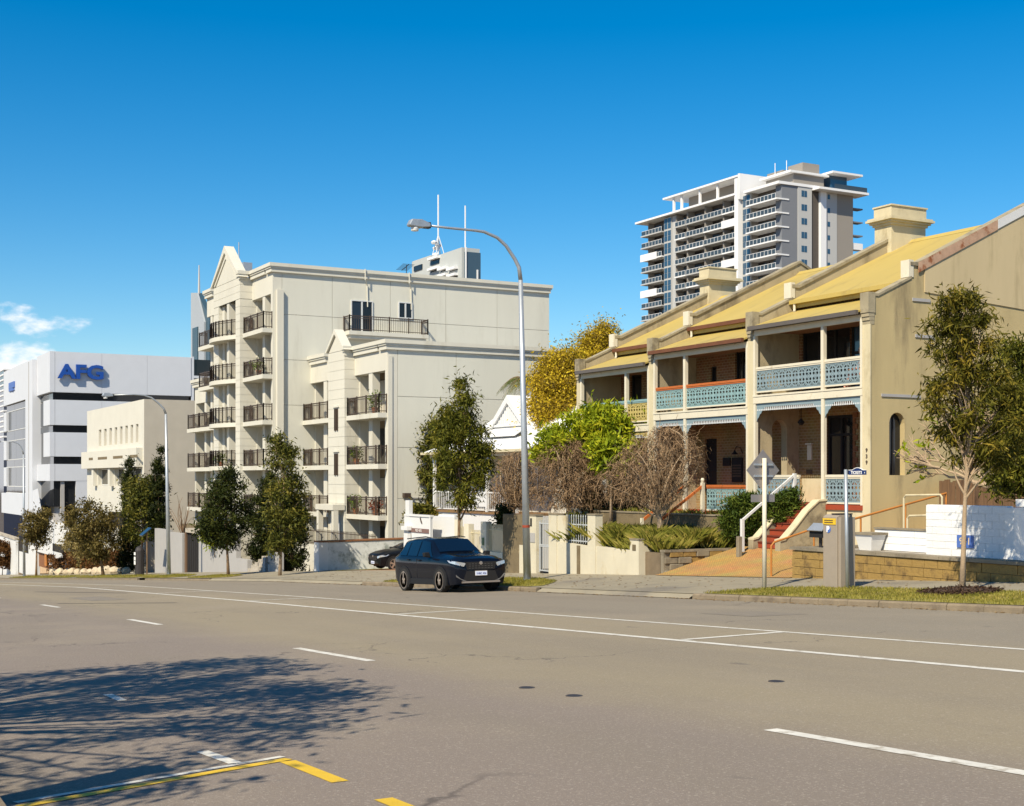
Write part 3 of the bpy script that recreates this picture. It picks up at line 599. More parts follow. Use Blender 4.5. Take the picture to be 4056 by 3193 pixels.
h3 = terrace('rightmost terrace house with blue grey lace and red front steps', X2, X3, Z3, p3, 'b', m_cream_t, m_gutter, m_cream_t,
    [(X2 + .3, XY(3359, YW) + .1, Z3 + 3.78, Z3 + 6.05, m_glass, dict(mull=2, fw=.09)), (XY(3366, YW), XY(3366, YW) + 1.7, Z3 + 3.78, Z3 + 6.05, m_glass_b, dict(mull=0, fw=.10, tr=Z3 + 5.1))],
    [(XY(3274, YW), XY(3380, YW), Z3 + .05, Z3 + 3.02, m_glass, dict(mull=1, fw=.09, tr=Z3 + 2.35))], [(X2 + .3, XY(3166, YF)), (p3 + .1, X3 - .25)])
party_wall(h1, X0, Z1, -4.5, m=m_render_w); chimney(h1, XY(2772, 36.6), X0 + .3, 36.6, 38.1, 6.5, 9.5)
party_wall(h2, X1, Z2, -4.0, m=m_render_w); party_wall(h3, X2, Z3, -3.6, m=m_render_w); chimney(h3, X2 - .5, X2 + .36, 36.26, 38.0, 7.9, 10.2)
w3 = party_wall(h3, X3, Z3, -3.2)
O('arch_window', MB().box(X3 - .10, X3 - .06, ARCH[0] - .02, ARCH[1] + .02, Z3 + ARCH[2] - .02, Z3 + ARCH[3] + .02), m_glass, w3); O('arch_window_frame', MB().box(X3 - .06, X3 - .03, (ARCH[0] + ARCH[1]) / 2 - .02, (ARCH[0] + ARCH[1]) / 2 + .02, Z3 + ARCH[2], Z3 + ARCH[3]), m_black, w3)
# end wall details: rusty flashing on the gable, metal tie plates, upper render proud of the lower
xe = X3 + .152
def gz(y): return Z3 + 7.62 + (y - 31.98) * .47
O('gable_upper_render', MB().ext([(32.3, 6.0), (43, 5.35), (43, gz(43) - 6.4 * .94 + .3), (37.3, gz(37.3) - .05), (32.3, gz(32.3) - .05)], 'x', xe, xe + .03), m_gable, w3)
O('gable_edge_flashing', MB().ext([(32.0, gz(32.0) - .22), (35.6, gz(35.6) - .22), (35.6, gz(35.6) + .10), (32.0, gz(32.0) + .10)], 'x', xe + .03, xe + .06), m_rust, w3)
O('gable_edge_board', MB().ext([(35.62, gz(35.62) - .2), (37.3, gz(37.3) - .2), (37.3, gz(37.3) + .1), (35.62, gz(35.62) + .1)], 'x', xe + .03, xe + .06), m_white, w3)
for u0, u1, v, hh in ((3613, 3683, 1186, .1), (3624, 3700, 1330, .1), (3490, 3645, 1565, .09)):
    a, b = atX(u0, v, xe), atX(u1, v, xe); O('metal_tie_plate', MB().box(xe, xe + .03, a[1], b[1], a[2] - hh / 2, a[2] + hh / 2), m_greyrend, w3)
for i, ch in enumerate('939'):
    c = atY(3421 + i * 5, 1788 + i * 21, YF - .05); text('house_number', ch, m_brown_rail, h3, (X3 + .02 + .0 * i, YF - .05, Z3 + 1.72 - .19 * i), (1, 0, 0), (0, 0, 1), .17, .006, bold=.006)
# quoins of red brick round the front window of the right house
for xq, s in ((XY(3274, YW), -1), (XY(3380, YW), 1)):
    for i in range(16):
        w = .22 if i % 2 else .11; z = Z3 + .05 + i * .19
        O('quoin_brick', MB().box(min(xq, xq + s * w), max(xq, xq + s * w), YW - .03, YW - .001, z, z + .178), m_brick, h3)
O('plinth_panel', MB().box(XY(3178, YW), XY(3260, YW), YW - .02, YW - .001, Z3 + .02, Z3 + .85), m_pilaster, h3)
nb = atY(3207, 1793, YW - .03); o = O('notice_board', MB().box(nb[0] - .11, nb[0] + .11, YW - .05, YW - .001, nb[2] - .26, nb[2] + .26).box(nb[0] - .16, nb[0] + .16, YW - .1, YW - .001, nb[2] + .28, nb[2] + .33), m_cream_t, h3)
O('mail_slot', MB().box(nb[0] - .2, nb[0] + .1, YW - .02, YW - .001, nb[2] - .75, nb[2] - .6), m_brown_rail, h3)
lp = atY(3173, 1672, YF + 1.0); O('porch_lantern', MB().tube([(lp[0], lp[1], Z3 + 3.6), (lp[0], lp[1], lp[2] + .12)], .012, 6).lathe([(.02, .12), (.11, .02), (.12, -.02), (.05, -.1)], lp, 8), m_black, h3)
# house two: dark plaques, goose-neck lamp, newel posts and orange stair rails
for u0, u1, v0, v1, nm in ((2863, 2892, 1813, 1846, 'plaque'), (2899, 2940, 1812, 1910, 'directory_board')):
    a, b = atY(u0, v1, YW - .04), atY(u1, v0, YW - .04); pl = O(nm, MB().box(a[0], b[0], YW - .05, YW - .001, a[2], b[2]), m_black, h2)
    if nm[0] == 'd':
        for k in range(5): O('name_strip', MB().box(a[0] + .05, b[0] - .05, YW - .058, YW - .051, b[2] - .33 - .1 * k, b[2] - .27 - .1 * k), m_brown_rail, pl)
g0 = atY(2910, 1800, YW - .3); O('wall_lamp', MB().tube([(g0[0] + .1, YW - .01, g0[2] + .05), (g0[0] + .1, YW - .1, g0[2] + .25), (g0[0] + .05, YW - .25, g0[2] + .3), (g0[0], YW - .3, g0[2] + .15)], .015, 6).lathe([(.03, .15), (.06, .08), (.15, 0)], g0, 10), m_black, h2)
for u in (2788, 2718):
    x = XY(u, YF) ; nw = O('newel_post', MB().box(x - .06, x + .06, YF - .12, YF, Z2 - .1, Z2 + 1.05).lathe([(.05, 1.05), (.07, 1.1), (.075, 1.16), (.04, 1.22)], (x, YF - .06, Z2), 10), m_cream_t, h2)
    O('stair_handrail', MB().bar((x, YF - .06, Z2 + .93), (x, YF - 2.0, Z2 - .35), .07, .09), m_terra, h2)
    O('bottom_newel', MB().box(x - .05, x + .05, YF - 2.05, YF - 1.95, Z2 - 1.5, Z2 - .25), m_cream_t, h2)
steps(h2, XY(2788, YF) - 1.2, XY(2788, YF) - .12, -2.3, Z2, YF - 1.7, YF, 6, m_redstep)
# house three: front steps with wing walls
sx0, sx1 = XY(3168, YF) - .02, XY(3262, YF) - .1
steps(h3, sx0, sx1, -2.22, Z3, YF - 1.75, YF - .06, 7, m_redstep)
def wing(x0, x1):
    pts = [(YF - .01, -3.0), (YF - .01, Z3 + .12), (YF - .35, Z3 + .10), (YF - .8, Z3 - .22), (YF - 1.3, Z3 - .72), (YF - 1.75, Z3 - 1.12), (YF - 1.95, Z3 - 1.16), (YF - 1.95, -3.0)]
    w = O('stair_wing_wall', MB().ext(pts, 'x', x0, x1), m_render_d, h3)
    top = pts[1:-1]; O('wing_coping', MB().ext([(p[0], p[1] + .003) for p in top] + [(p[0], p[1] + .06) for p in reversed(top)], 'x', x0 - .03, x1 + .03), m_pilaster, w)
wing(sx0 - .26, sx0 - .005); wing(sx1 + .005, sx1 + .26)
xr_ = sx0 - .13
for y, z0, z1 in ((YF - .1, Z3, Z3 + 1.02), (YF - 2.3, -2.35, -1.28)): O('white_rail_post', MB().box(xr_ - .05, xr_ + .05, y - .05, y + .05, z0, z1), m_white, h3)
O('white_stair_rail', MB().bar((xr_, YF - .1, Z3 + .97), (xr_, YF - 2.3, -1.33), .06, .08), m_white, h3)
# person sitting on the balcony of the right house, behind the lace
def person(loc, rz, m_top, m_skin, m_hair, m_leg, label):
    t = T('person', label, 'person', loc)
    J = [((0, 0, .48), .135), ((0, .02, .68), .12), ((0, .01, .90), .145), ((0, 0, 1.02), .075), ((0, -.01, 1.10), .06),
         ((-.17, 0, .95), .06), ((-.24, -.06, .72), .048), ((-.18, -.28, .62), .038), ((.17, 0, .95), .06), ((.24, -.06, .72), .048), ((.18, -.28, .62), .038),
         ((-.1, -.05, .46), .09), ((-.12, -.42, .47), .065), ((-.12, -.45, .08), .045), ((.1, -.05, .46), .09), ((.12, -.42, .47), .065), ((.12, -.45, .08), .045), ((-.12, -.58, .04), .035), ((.12, -.58, .04), .035)]
    E = [(0, 1), (1, 2), (2, 3), (3, 4), (2, 5), (5, 6), (6, 7), (2, 8), (8, 9), (9, 10), (0, 11), (11, 12), (12, 13), (0, 14), (14, 15), (15, 16), (13, 17), (16, 18)]
    me = bpy.data.meshes.new('body'); me.from_pydata([j[0] for j in J], E, []); o = bpy.data.objects.new('body', me); COL.objects.link(o); o.parent = t
    md = o.modifiers.new('skin', 'SKIN'); md.use_smooth_shade = True
    for i, j in enumerate(J): me.skin_vertices[0].data[i].radius = (j[1], j[1])
    me.skin_vertices[0].data[0].use_root = True; o.modifiers.new('sub', 'SUBSURF').levels = 2; o.modifiers['sub'].render_levels = 2; me.materials.append(m_top)
    hd = MB(); pr = [(.02, -.13), (.065, -.1), (.085, -.04), (.092, .03), (.08, .09), (.045, .125), (.01, .135)]; hd.lathe(pr, (0, -.02, 1.24), 14)
    hd.ext([(-.012, 1.22), (.012, 1.22), (0, 1.26)], 'y', -.135, -.09)
    for s in (-1, 1): hd.lathe([(.012, -.01), (.014, .01)], (s * .033, -.098, 1.25), 6, 'y'); hd.box(s * .09 - .012, s * .09 + .012, -.035, .005, 1.2, 1.26)
    hd.box(-.028, .028, -.112, -.095, 1.172, 1.18)
    me2 = raw('head', hd, m_skin, smooth=True); ho = bpy.data.objects.new('head', me2); COL.objects.link(ho); ho.parent = t
    hr = MB(); hr.lathe([(.075, -.09), (.1, -.03), (.108, .05), (.09, .11), (.04, .15), (.01, .155)], (0, .012, 1.245), 14); me3 = raw('hair', hr, m_hair, smooth=True); hh = bpy.data.objects.new('hair', me3); COL.objects.link(hh); hh.parent = ho
    for s in (-1, 1):
        hnd = MB(); hnd.box(s * .18 - .035, s * .18 + .035, -.37, -.29, .6, .63)
        for k in range(4): hnd.tube([(s * .18 - .026 + .0175 * k, -.365, .617), (s * .18 - .026 + .0175 * k, -.41, .612), (s * .18 - .026 + .0175 * k, -.435 + abs(k - 1.5) * .008, .59)], .008, 5)
        hnd.tube([(s * .145, -.31, .615), (s * .13, -.345, .61), (s * .135, -.375, .6)], .009, 5)
        mo = raw('hand', hnd, m_skin); q = bpy.data.objects.new('hand', mo); COL.objects.link(q); q.parent = t
    t.rotation_euler = (0, 0, rz); return t
m_skin = mat('skin', (.45, .24, .15), .6, .05, 5, 0); m_hair = mat('dark_hair', (.015, .011, .009), .7, .1, 20, 0); m_pink = mat('pink_cloth', (.62, .30, .23), .85, .08, 5, .1)
pc = atY(3403, 1400, 30.62)
person((pc[0], 30.75, Z3 + 3.745), R(-25), m_pink, m_skin, m_hair, m_iron, 'person in a pink top with dark hair sitting on the upper balcony')
ch = T('balcony_chair', 'dark chair under the person on the upper balcony', 'chair', (pc[0], 30.8, Z3 + 3.745))
def CB(*b): return MB().box(pc[0] + b[0], pc[0] + b[1], 30.8 + b[2], 30.8 + b[3], Z3 + 3.745 + b[4], Z3 + 3.745 + b[5])
O('seat', CB(-.24, .24, -.24, .2, .33, .37), m_brown_rail, ch); O('backrest', CB(-.24, .24, .2, .23, .42, .85), m_brown_rail, ch)
for a in (-.22, .19):
    for b in (-.23, .2): O('leg', CB(a, a + .03, b, b + .03, 0, .85 if b > 0 else .33), m_brown_rail, ch)
# ------------------------------------------------------------------ front yards of the terraces
YL = 25.0
def zg(x): return P(x) + .28
# brick paving texture on the ramp (joints too fine to pick apart)
m_pave = brickmat('ochre_brick_paving_bond', (.40, .225, .062), (.32, .175, .048), (.22, .135, .055), 4.5)
def zramp(x, y):
    f = min(1, max(0, (y - 25.0) / 3.3)); return (1 - f) * (zg(x) + .01) + f * -2.22
XR0, XR1 = -35.45, -28.95
struct(sheet('brick_ramp', fr(XR0, XR1, .7), fr(24.9, 28.35, .3) + [30.0], zramp, m_pave))
struct(sheet('side_path', [-31.0, -28.98], fr(28.3, 34, 1), lambda x, y: -2.22 + (y - 28.3) * .12, m_pave))
struct(O('terrace_pad', MB().box(-28.93, -6, 25.38, 34, -3.2, -1.965), m_conc))
# yellow stone block wall with cap stones
bw = T('block_wall', 'low ochre stone block wall with grey capping along the footpath', 'wall', (-22, YL, -2.6))
O('wall_core', MB().box(-28.86, -8, YL + .03, YL + .33, -3.2, -1.96), m_cap, bw)
BL = {}
for L_ in (.42, .52, .62):
    mb = MB(); mb.box(0, L_ - .014, -.02, .1, 0, .212); me = raw('stone_block', mb, m_limeblock); BL[L_] = me
for c in range(4):
    x = -28.9 + (.0 if c % 2 else -.02); z = -2.86 + c * .225
    while x < -12.5:
        L_ = random.choice((.42, .52, .62))
        if z + .2 > zpav(x + .3, YL) - .05: inst('stone_block', BL[L_], (x, YL + random.uniform(-.008, .01), z), bw)
        x += L_
    y = YL + .12
    for k in range(5): mb = MB().box(-28.92 + random.uniform(-.006, .006), -28.8, y + .6 * k, y + .6 * k + .585, z, z + .212); O('stone_block', mb, m_limeblock, bw)
x = -28.98
while x < -12:
    L_ = random.uniform(.9, 1.3); O('cap_stone', MB().box(x, x + L_ - .012, YL - .06, YL + .42, -1.958, -1.875 + random.uniform(-.004, .004)), m_cap, bw); x += L_
O('side_cap', MB().box(-28.97, -28.65, YL + .43, 28.4, -1.957, -1.88), m_cap, bw)
# whitewashed block wall with the blue number sign
ww = T('white_wall', 'tall whitewashed block wall with a blue number sign, behind a young street tree', 'wall', (-23.3, 25.55, -1.9))
xa, xb = XY(3668, 25.55), XY(3986, 25.55)
O('wall_core', MB().box(xa + .01, xb - .01, 25.57, 25.78, -1.96, -.63), m_whitewall, ww)
nc = 7; hc = 1.25 / nc
for c in range(nc):
    n = 6; off = .2 if c % 2 else 0; xs_ = [xa] + [xa + (xb - xa) * (i + (.5 if c % 2 else 0)) / n for i in range(0 if c % 2 else 1, n)] + [xb]
    for a, b in zip(xs_[:-1], xs_[1:]): O('block', MB().box(a, b - .007, 25.55 + random.uniform(-.004, .004), 25.8, -1.89 + c * hc, -1.89 + (c + 1) * hc - .007), m_whitewall, ww)
O('end_pier', MB().box(xb + .002, xb + .28, 25.5, 25.95, -1.96, -.66), m_whitewall, ww)
O('pier_cap', MB().box(xb - .62, xb + .1, 26.6, 27.1, -.66, -.48).box(xb - .5, xb - .02, 26.65, 27.05, -1.96, -.662), m_whitewall, ww)
sa, sb = atY(3790, 2168, 25.52), atY(3855, 2122, 25.52)
sg = O('number_sign', MB().box(sa[0], sb[0], 25.515, 25.54, sa[2], sb[2]), m_blue, ww); m_signcream = mat('sign_cream', (.62, .48, .27), .6, .05, 4, 0)
text('sign_numerals', '941', m_signcream, sg, ((sa[0] + sb[0]) / 2, 25.513, (sa[2] + sb[2]) / 2), (1, 0, 0), (0, 0, 1), .24, .002, bold=.002)
lw = T('low_white_wall', 'long low whitewashed wall stepping down left of the tall white wall', 'wall', (-26, 27, -1.9))
a = XY(3465, 27.0); b = XY(3665, 27.0)
for c in range(3):
    for k in range(5):
        x0 = a + (b + .6 - a) * k / 5; O('block', MB().box(x0, x0 + (b + .6 - a) / 5 - .008, 27.0, 27.22, -1.95 + c * .19, -1.95 + (c + 1) * .19 - .008), m_whitewall, lw)
O('coping', MB().box(a - .02, b + .62, 26.97, 27.26, -1.379, -1.33), m_cap, lw)
lw2 = T('low_white_wall', 'low whitewashed garden wall at the right edge of the picture', 'wall', (-17, 27.6, -1.9))
for c in range(3):
    for k in range(10): x0 = -21.0 + k * 1.0; O('block', MB().box(x0, x0 + .99, 27.6, 27.8, -1.95 + c * .2, -1.95 + (c + 1) * .2 - .008), m_whitewall, lw2)
lw3 = T('low_white_wall', 'upper whitewashed garden wall behind the right edge lawn', 'wall', (-17, 30.0, -1.3))
for k in range(8): x0 = -22.8 + k * 1.2; O('block', MB().box(x0, x0 + 1.19, 30.0, 30.2, -1.6, -.7), m_whitewall, lw3)
struct(O('lawn', MB().box(-21.6, -8, 27.82, 29.98, -1.96, -1.28), m_grass))
pl_ = T('planter_box', 'white tapered planter trough beside the ticket machine', 'planter', (-26.5, 26.6, -1.95))
a, b = atY(3405, 2163, 26.6), atY(3474, 2115, 26.6); mb = MB(); w = b[0] - a[0]
v = [(a[0] + .1, 26.5), (b[0] - .12, 26.5), (b[0] - .12, 26.85), (a[0] + .1, 26.85)]; v2 = [(a[0], 26.4), (b[0], 26.4), (b[0], 26.95), (a[0], 26.95)]
mb.add([(p[0], p[1], -1.96) for p in v] + [(p[0], p[1], b[2]) for p in v2], [(0, 1, 2, 3), (4, 5, 6, 7), (0, 1, 5, 4), (1, 2, 6, 5), (2, 3, 7, 6), (3, 0, 4, 7)]); O('trough', mb, m_white, pl_)
O('rim', MB().box(a[0] - .03, b[0] + .03, 26.37, 26.98, b[2] - .03, b[2] + .03), m_cap, pl_)
# letter box on a post
q = atY(3250, 2160, 25.75); lb_ = T('letter_box', 'dark gabled letter box on a short post above the stone wall', 'letter box', (q[0], 25.75, -1.88))
O('post', MB().box(q[0] - .035, q[0] + .035, 25.72, 25.79, -1.96, -1.62), m_iron, lb_)
O('box_body', MB().box(q[0] - .27, q[0] + .27, 25.58, 25.94, -1.62, -1.42), m_black, lb_)
O('lid', MB().ext([(25.5, -1.42), (25.76, -1.22), (26.02, -1.42), (26.0, -1.44), (25.76, -1.26), (25.52, -1.44)], 'x', q[0] - .3, q[0] + .3), m_galv, lb_)
# orange handrails
hr = T('handrail', 'lower orange brown pipe handrail beside the brick ramp', 'handrail', (-30, 25.1, -2.8))
O('rail_pipe', MB().tube([(-29.95, 25.1, zramp(-30, 25.1)), (-29.95, 25.1, -1.9), (-29.95, 25.2, -1.80), (-29.95, 27.3, -1.28)], .03, 8), m_orange_rail, hr)
O('rail_post', MB().tube([(-29.95, 26.7, -2.6), (-29.95, 26.7, -1.45)], .026, 8), m_orange_rail, hr)
hr = T('handrail', 'upper orange brown handrail rising along the end wall of the terraces', 'handrail', (-29.5, 28, -2.2))
O('rail_pipe', MB().tube([(-29.5, 27.5, -1.22), (-29.5, 31.6, -.42), (-29.5, 31.62, -1.75)], .034, 8), m_orange_rail, hr)
for y in (28.1, 29.9): O('rail_post', MB().tube([(-29.5, y, -2.3), (-29.5, y, -1.22 + (y - 27.5) * .195)], .03, 8), m_orange_rail, hr)
pr_ = T('pipe_rail', 'cream bent pipe rail standing before the end wall', 'railing', (-28, 28.5, -1.96))
for (u0, u1, v0, v1) in ((3580, 3725, 1962, 2070), (3594, 3690, 2043, 2078)):
    a, b = atY(u0, v0, 28.5), atY(u1, v0 - 2, 28.5); O('bent_pipe', MB().tube([(a[0], 28.5, -1.97), (a[0], 28.5, a[2] - .08), (a[0] + .08, 28.5, a[2]), (b[0], 28.5, b[2])] + [(b[0] + .06, 28.5, b[2] - .07), (b[0] + .06, 28.5, -1.97)], .03, 8), m_pilaster, pr_)
# paling fence right of the end wall
pf = T('paling_fence', 'tall brown timber paling fence right of the terrace end wall', 'fence', (-26, 32.9, -1.6))
x = -31.0; pm = raw('paling', MB().box(0, .105, -.01, .012, 0, 1.0), m_fence)
while x < -17: inst('paling', pm, (x, 32.9 + random.uniform(-.012, .012), -1.97), pf, 0, (1, 1, 1.93 + random.uniform(-.05, .05))); x += .115
for z in (-1.5, -.3): O('fence_rail', MB().box(-31, -17, 32.92, 32.98, z, z + .08), m_fence, pf)
# garden bed left of the ramp
bd = T('garden_wall', 'rubble stone edging wall beside the brick ramp', 'wall', (-35.5, 26.6, -3.1))
for k in range(6):
    for c in range(4):
        y0 = 25.3 + k * .53 + (.2 if c % 2 else 0); z0 = -3.15 + c * .21
        if z0 + .2 > zramp(-35.5, y0 + .25) - .05: O('rubble_stone', MB().box(-35.66, -35.42 + random.uniform(-.03, .03), y0, y0 + .51, z0, z0 + .2), random.choice((m_limeblock, m_cap, m_cap)), bd, bevel=.02)
O('wall_core', MB().box(-35.64, -35.47, 25.27, 28.7, -3.4, -2.36), m_cap, bd); O('coping', MB().box(-35.7, -35.4, 25.28, 28.75, -2.355, -2.28), m_cap, bd)
struct(O('garden_bed', MB().box(-42.3, -35.66, 25.26, 28.48, -3.6, -2.38), m_earth)); struct(O('upper_garden', MB().box(-48.2, -36.3, 28.78, 29.98, -3.6, -1.42), m_earth))
rw = T('retaining_wall', 'mossy dark rendered retaining wall behind the long grass', 'wall', (-40.5, 28.6, -2.4)); O('wall_body', MB().box(-44.7, XY(2867, 28.5), 28.5, 28.75, -3.4, -1.26), m_darkrend, rw); O('coping', MB().box(-44.7, XY(2867, 28.5) + .02, 28.47, 28.78, -1.258, -1.21), m_cap, rw)
# white rendered front fence: piers, low walls, iron pickets
wf = T('rendered_fence', 'aged white rendered fence with piers and iron pickets', 'fence', (-39.5, YL, -3.3))
def xu(u): return XY(u, YL)
def pier(u0, u1, zt, par, m=m_whiterend, d=.3, capm=None):
    a, b = xu(u0), xu(u1); p = O('pier', MB().box(a, b, YL, YL + d, zg(a) - .35, zt), m, par); O('pier_cap', MB().box(a - .02, b + .02, YL - .02, YL + d + .02, zt + .001, zt + .05), capm or m_cap, p); return p
pier(2173, 2204, -1.28, wf); pier(2327, 2358, -1.24, wf); pe = pier(2495, 2530, -2.0, wf, d=.55)
lbx = xu(2512); O('meter_recess', MB().box(lbx - .1, lbx + .1, YL - .012, YL - .002, -2.35, -2.15), m_darkrend, pe)
O('low_wall', MB().ext([(xu(2204), -3.9), (xu(2327), -3.9), (xu(2327), -2.33), (xu(2204), -2.24)], 'y', YL + .03, YL + .27), m_whiterend, wf)
O('low_wall', MB().ext([(xu(2358), -3.9), (xu(2495), -3.9), (xu(2495), -2.36), (xu(2358), -2.30)], 'y', YL + .03, YL + .27), m_whiterend, wf)
O('buttress', MB().box(xu(2284), xu(2284) + .2, YL + .0, YL + .03, -3.7, -2.33), m_darkrend, wf)
pk = O('picket_panel', MB().box(xu(2236), xu(2327), YL + .13, YL + .16, -1.62, -1.58).box(xu(2204), xu(2327), YL + .13, YL + .16, -2.2, -2.16), m_pole_g, wf)
pm = raw('picket', MB().box(-.011, .011, -.011, .011, 0, .92).lathe([(.012, .92), (.02, .95), (.004, 1.02)], (0, 0, 0), 6), m_pole_g)
n = 11
for i in range(n): inst('picket', pm, (xu(2232) + (xu(2325) - xu(2232)) * i / (n - 1), YL + .145, -2.26), pk)
O('side_panel', MB().box(xu(2204), xu(2236), YL + .05, YL + .25, -2.3, -1.3), m_whiterend, wf)
# iron gate and gate posts
ga = T('iron_gate', 'narrow grey iron gate between white gate piers', 'gate', (xu(2145), YL, zg(xu(2145))))
x0, x1 = xu(2124), xu(2172); zb = zg(x0); fm = MB()
for x in (x0 + .05, x1 - .05): fm.box(x - .025, x + .025, YL + .1, YL + .15, zb + .05, zb + 1.95)
for z in (.1, 1.0, 1.05, 1.85): fm.box(x0 + .05, x1 - .05, YL + .105, YL + .145, zb + z, zb + z + .04)
O('gate_frame', fm, m_pole_g, ga)
for i in range(6): x = x0 + .12 + (x1 - x0 - .24) * i / 5; O('gate_bar', MB().box(x - .01, x + .01, YL + .115, YL + .135, zb + .1, zb + 2.0), m_pole_g, ga)
gp = T('gate_pier', 'white gate pier with a dark house number plate behind the lamp post', 'pier', (xu(2109), YL, zg(xu(2109))))
pp = pier(2094, 2123, zg(xu(2109)) + 2.15, gp); O('number_plate', MB().box(xu(2101), xu(2107), YL - .015, YL - .002, -1.75, -1.45), m_black, pp); O('sign_plate', MB().box(xu(2094), xu(2120), YL - .02, YL - .003, -2.35, -2.0), m_greyrend, pp)
dw = T('dark_rendered_wall', 'dark stained rendered fence panel left of the lamp post', 'wall', (xu(2030), YL, zg(xu(2030))))
a, b = xu(1990), xu(2094); O('wall_body', MB().box(a, b - .01, YL + .02, YL + .3, zg(a) - .3, zg(a) + 2.3), m_darkrend, dw); O('stained_face', MB().box(a + 1.35, b - .012, YL - .002, YL + .018, zg(a) - .3, zg(a) + 1.15), m_whiterend, dw)
# cream picket fence and posts
cf = T('cream_picket_fence', 'cream painted picket fence with square posts behind the parked car', 'fence', (xu(1930), YL, zg(xu(1930))))
for u0, u1, h in ((1904, 1926, 2.05), (1838, 1856, 2.0), (1800, 1812, 2.2)):
    a, b = xu(u0), xu(u1); O('post', MB().box(a, b, YL, YL + .25, zg(a) - .3, zg(a) + h), m_cream_t, cf)
a, b = xu(1926), xu(1988); O('base_wall', MB().box(a, b, YL + .02, YL + .22, zg(a) - .3, zg(a) + .85), m_cream_t, cf); pk = O('picket_rail', MB().box(a, b, YL + .1, YL + .14, zg(a) + 1.7, zg(a) + 1.75), m_pilaster, cf)
pm = raw('picket', MB().box(-.02, .02, -.012, .012, 0, 1.15), m_pilaster)
for i in range(14): inst('picket', pm, (a + .06 + (b - a - .12) * i / 13, YL + .12, zg(a) + .8), pk)
a, b = xu(1856), xu(1904); pk = O('gate_rail', MB().box(a, b, YL + .1, YL + .14, zg(a) + 1.6, zg(a) + 1.65).box(a, b, YL + .1, YL + .14, zg(a) + .3, zg(a) + .35), m_pilaster, cf)
for i in range(9): inst('picket', pm, (a + .08 + (b - a - .16) * i / 8, YL + .12, zg(a) + .25), pk, 0, (1, 1, 1.3))
a, b = xu(1812), xu(1838); 
for i in range(5): inst('picket', pm, (a + .04 + (b - a - .08) * i / 4, YL + .12, zg(a) + .3), cf, 0, (1, 1, 1.4))
gb = xu(1914); O('intercom', MB().box(gb - .08, gb + .08, YL - .03, YL - .002, zg(gb) + 1.1, zg(gb) + 1.4), mat('green_box', (.08, .14, .07), .5, .1, 4, 0), cf)
wb = T('white_block_wall', 'bright white rendered wall under the cottage verandah', 'wall', (xu(1760), YL + .6, zg(xu(1760))))
O('wall_body', MB().box(XY(1712, 25.6), XY(1800, 25.6), 25.6, 25.9, zg(-52) - .3, zY(1750, 2046, 25.6)).box(XY(1712, 25.6), XY(1775, 25.6), 25.9, 26.3, zg(-52) - .3, zY(1750, 2040, 25.6)), m_white, wb)
# sign board with telephone number
sgn = T('sign_board', 'white roadside sign board with a brown telephone number strip', 'sign', (xu(1650), YL - .1, zg(xu(1650))))
a, b = XY(1604, 24.9), XY(1706, 24.9); zt = zY(1650, 2046, 24.9); z0 = zg(a)
O('board', MB().box(a, b, 24.9, 25.0, z0 - .2, zt), m_white, sgn); O('frame', MB().box(a - .03, b + .03, 24.86, 25.04, zt + .001, zt + .09).box(a - .02, a + .16, 24.87, 24.898, z0 - .2, zt).box(b - .1, b + .02, 24.87, 24.898, z0 - .2, zt).box(a + .161, b - .101, 24.875, 24.898, zt - 1.25, zt - 1.05), m_white, sgn)
zs = zY(1650, 2101, 24.89); st = O('number_strip', MB().box(XY(1620, 24.9), XY(1702, 24.9), 24.868, 24.897, zs - .09, zs + .09), mat('strip_brown', (.17, .10, .085), .6, .08, 4, 0), sgn)
text('telephone_number', '9221 4372', m_signw, st, ((XY(1620, 24.9) + XY(1702, 24.9)) / 2, 24.866, zs - .002), (1, 0, 0), (0, 0, 1), .15, .002, bold=0)
ex, ez = XY(1668, 24.9), zY(1668, 2064, 24.9); O('emblem', MB().ext([(ex - .1, ez + .12), (ex - .02, ez + .14), (ex + .03, ez + .05), (ex + .1, ez - .04), (ex + .14, ez - .12), (ex + .06, ez - .1), (ex + .0, ez - .04), (ex - .04, ez + .05)], 'y', 24.87, 24.897).ext([(ex - .1, ez + .2), (ex + .02, ez + .22), (ex + .02, ez + .17), (ex - .08, ez + .16)], 'y', 24.87, 24.897), m_brown_rail, sgn)
gp2 = T('white_post', 'tall slim white gate post left of the sign board', 'post', (xu(1600), YL - .25, zg(xu(1600))))
a = XY(1592, 24.7); O('lower_post', MB().box(XY(1599, 24.7), XY(1614, 24.7), 24.7, 24.86, zg(a) - .3, zY(1600, 2112, 24.7)), m_white, gp2); O('upper_post', MB().box(a - .02, XY(1606, 24.7), 24.88, 25.05, zg(a) - .2, zY(1600, 1982, 24.7)), m_white, gp2)
O('arm', MB().box(XY(1592, 24.7) - .02, XY(1612, 24.7) + .1, 24.66, 24.875, zY(1600, 2095, 24.7) - .05, zY(1600, 2084, 24.7)), m_white, gp2)
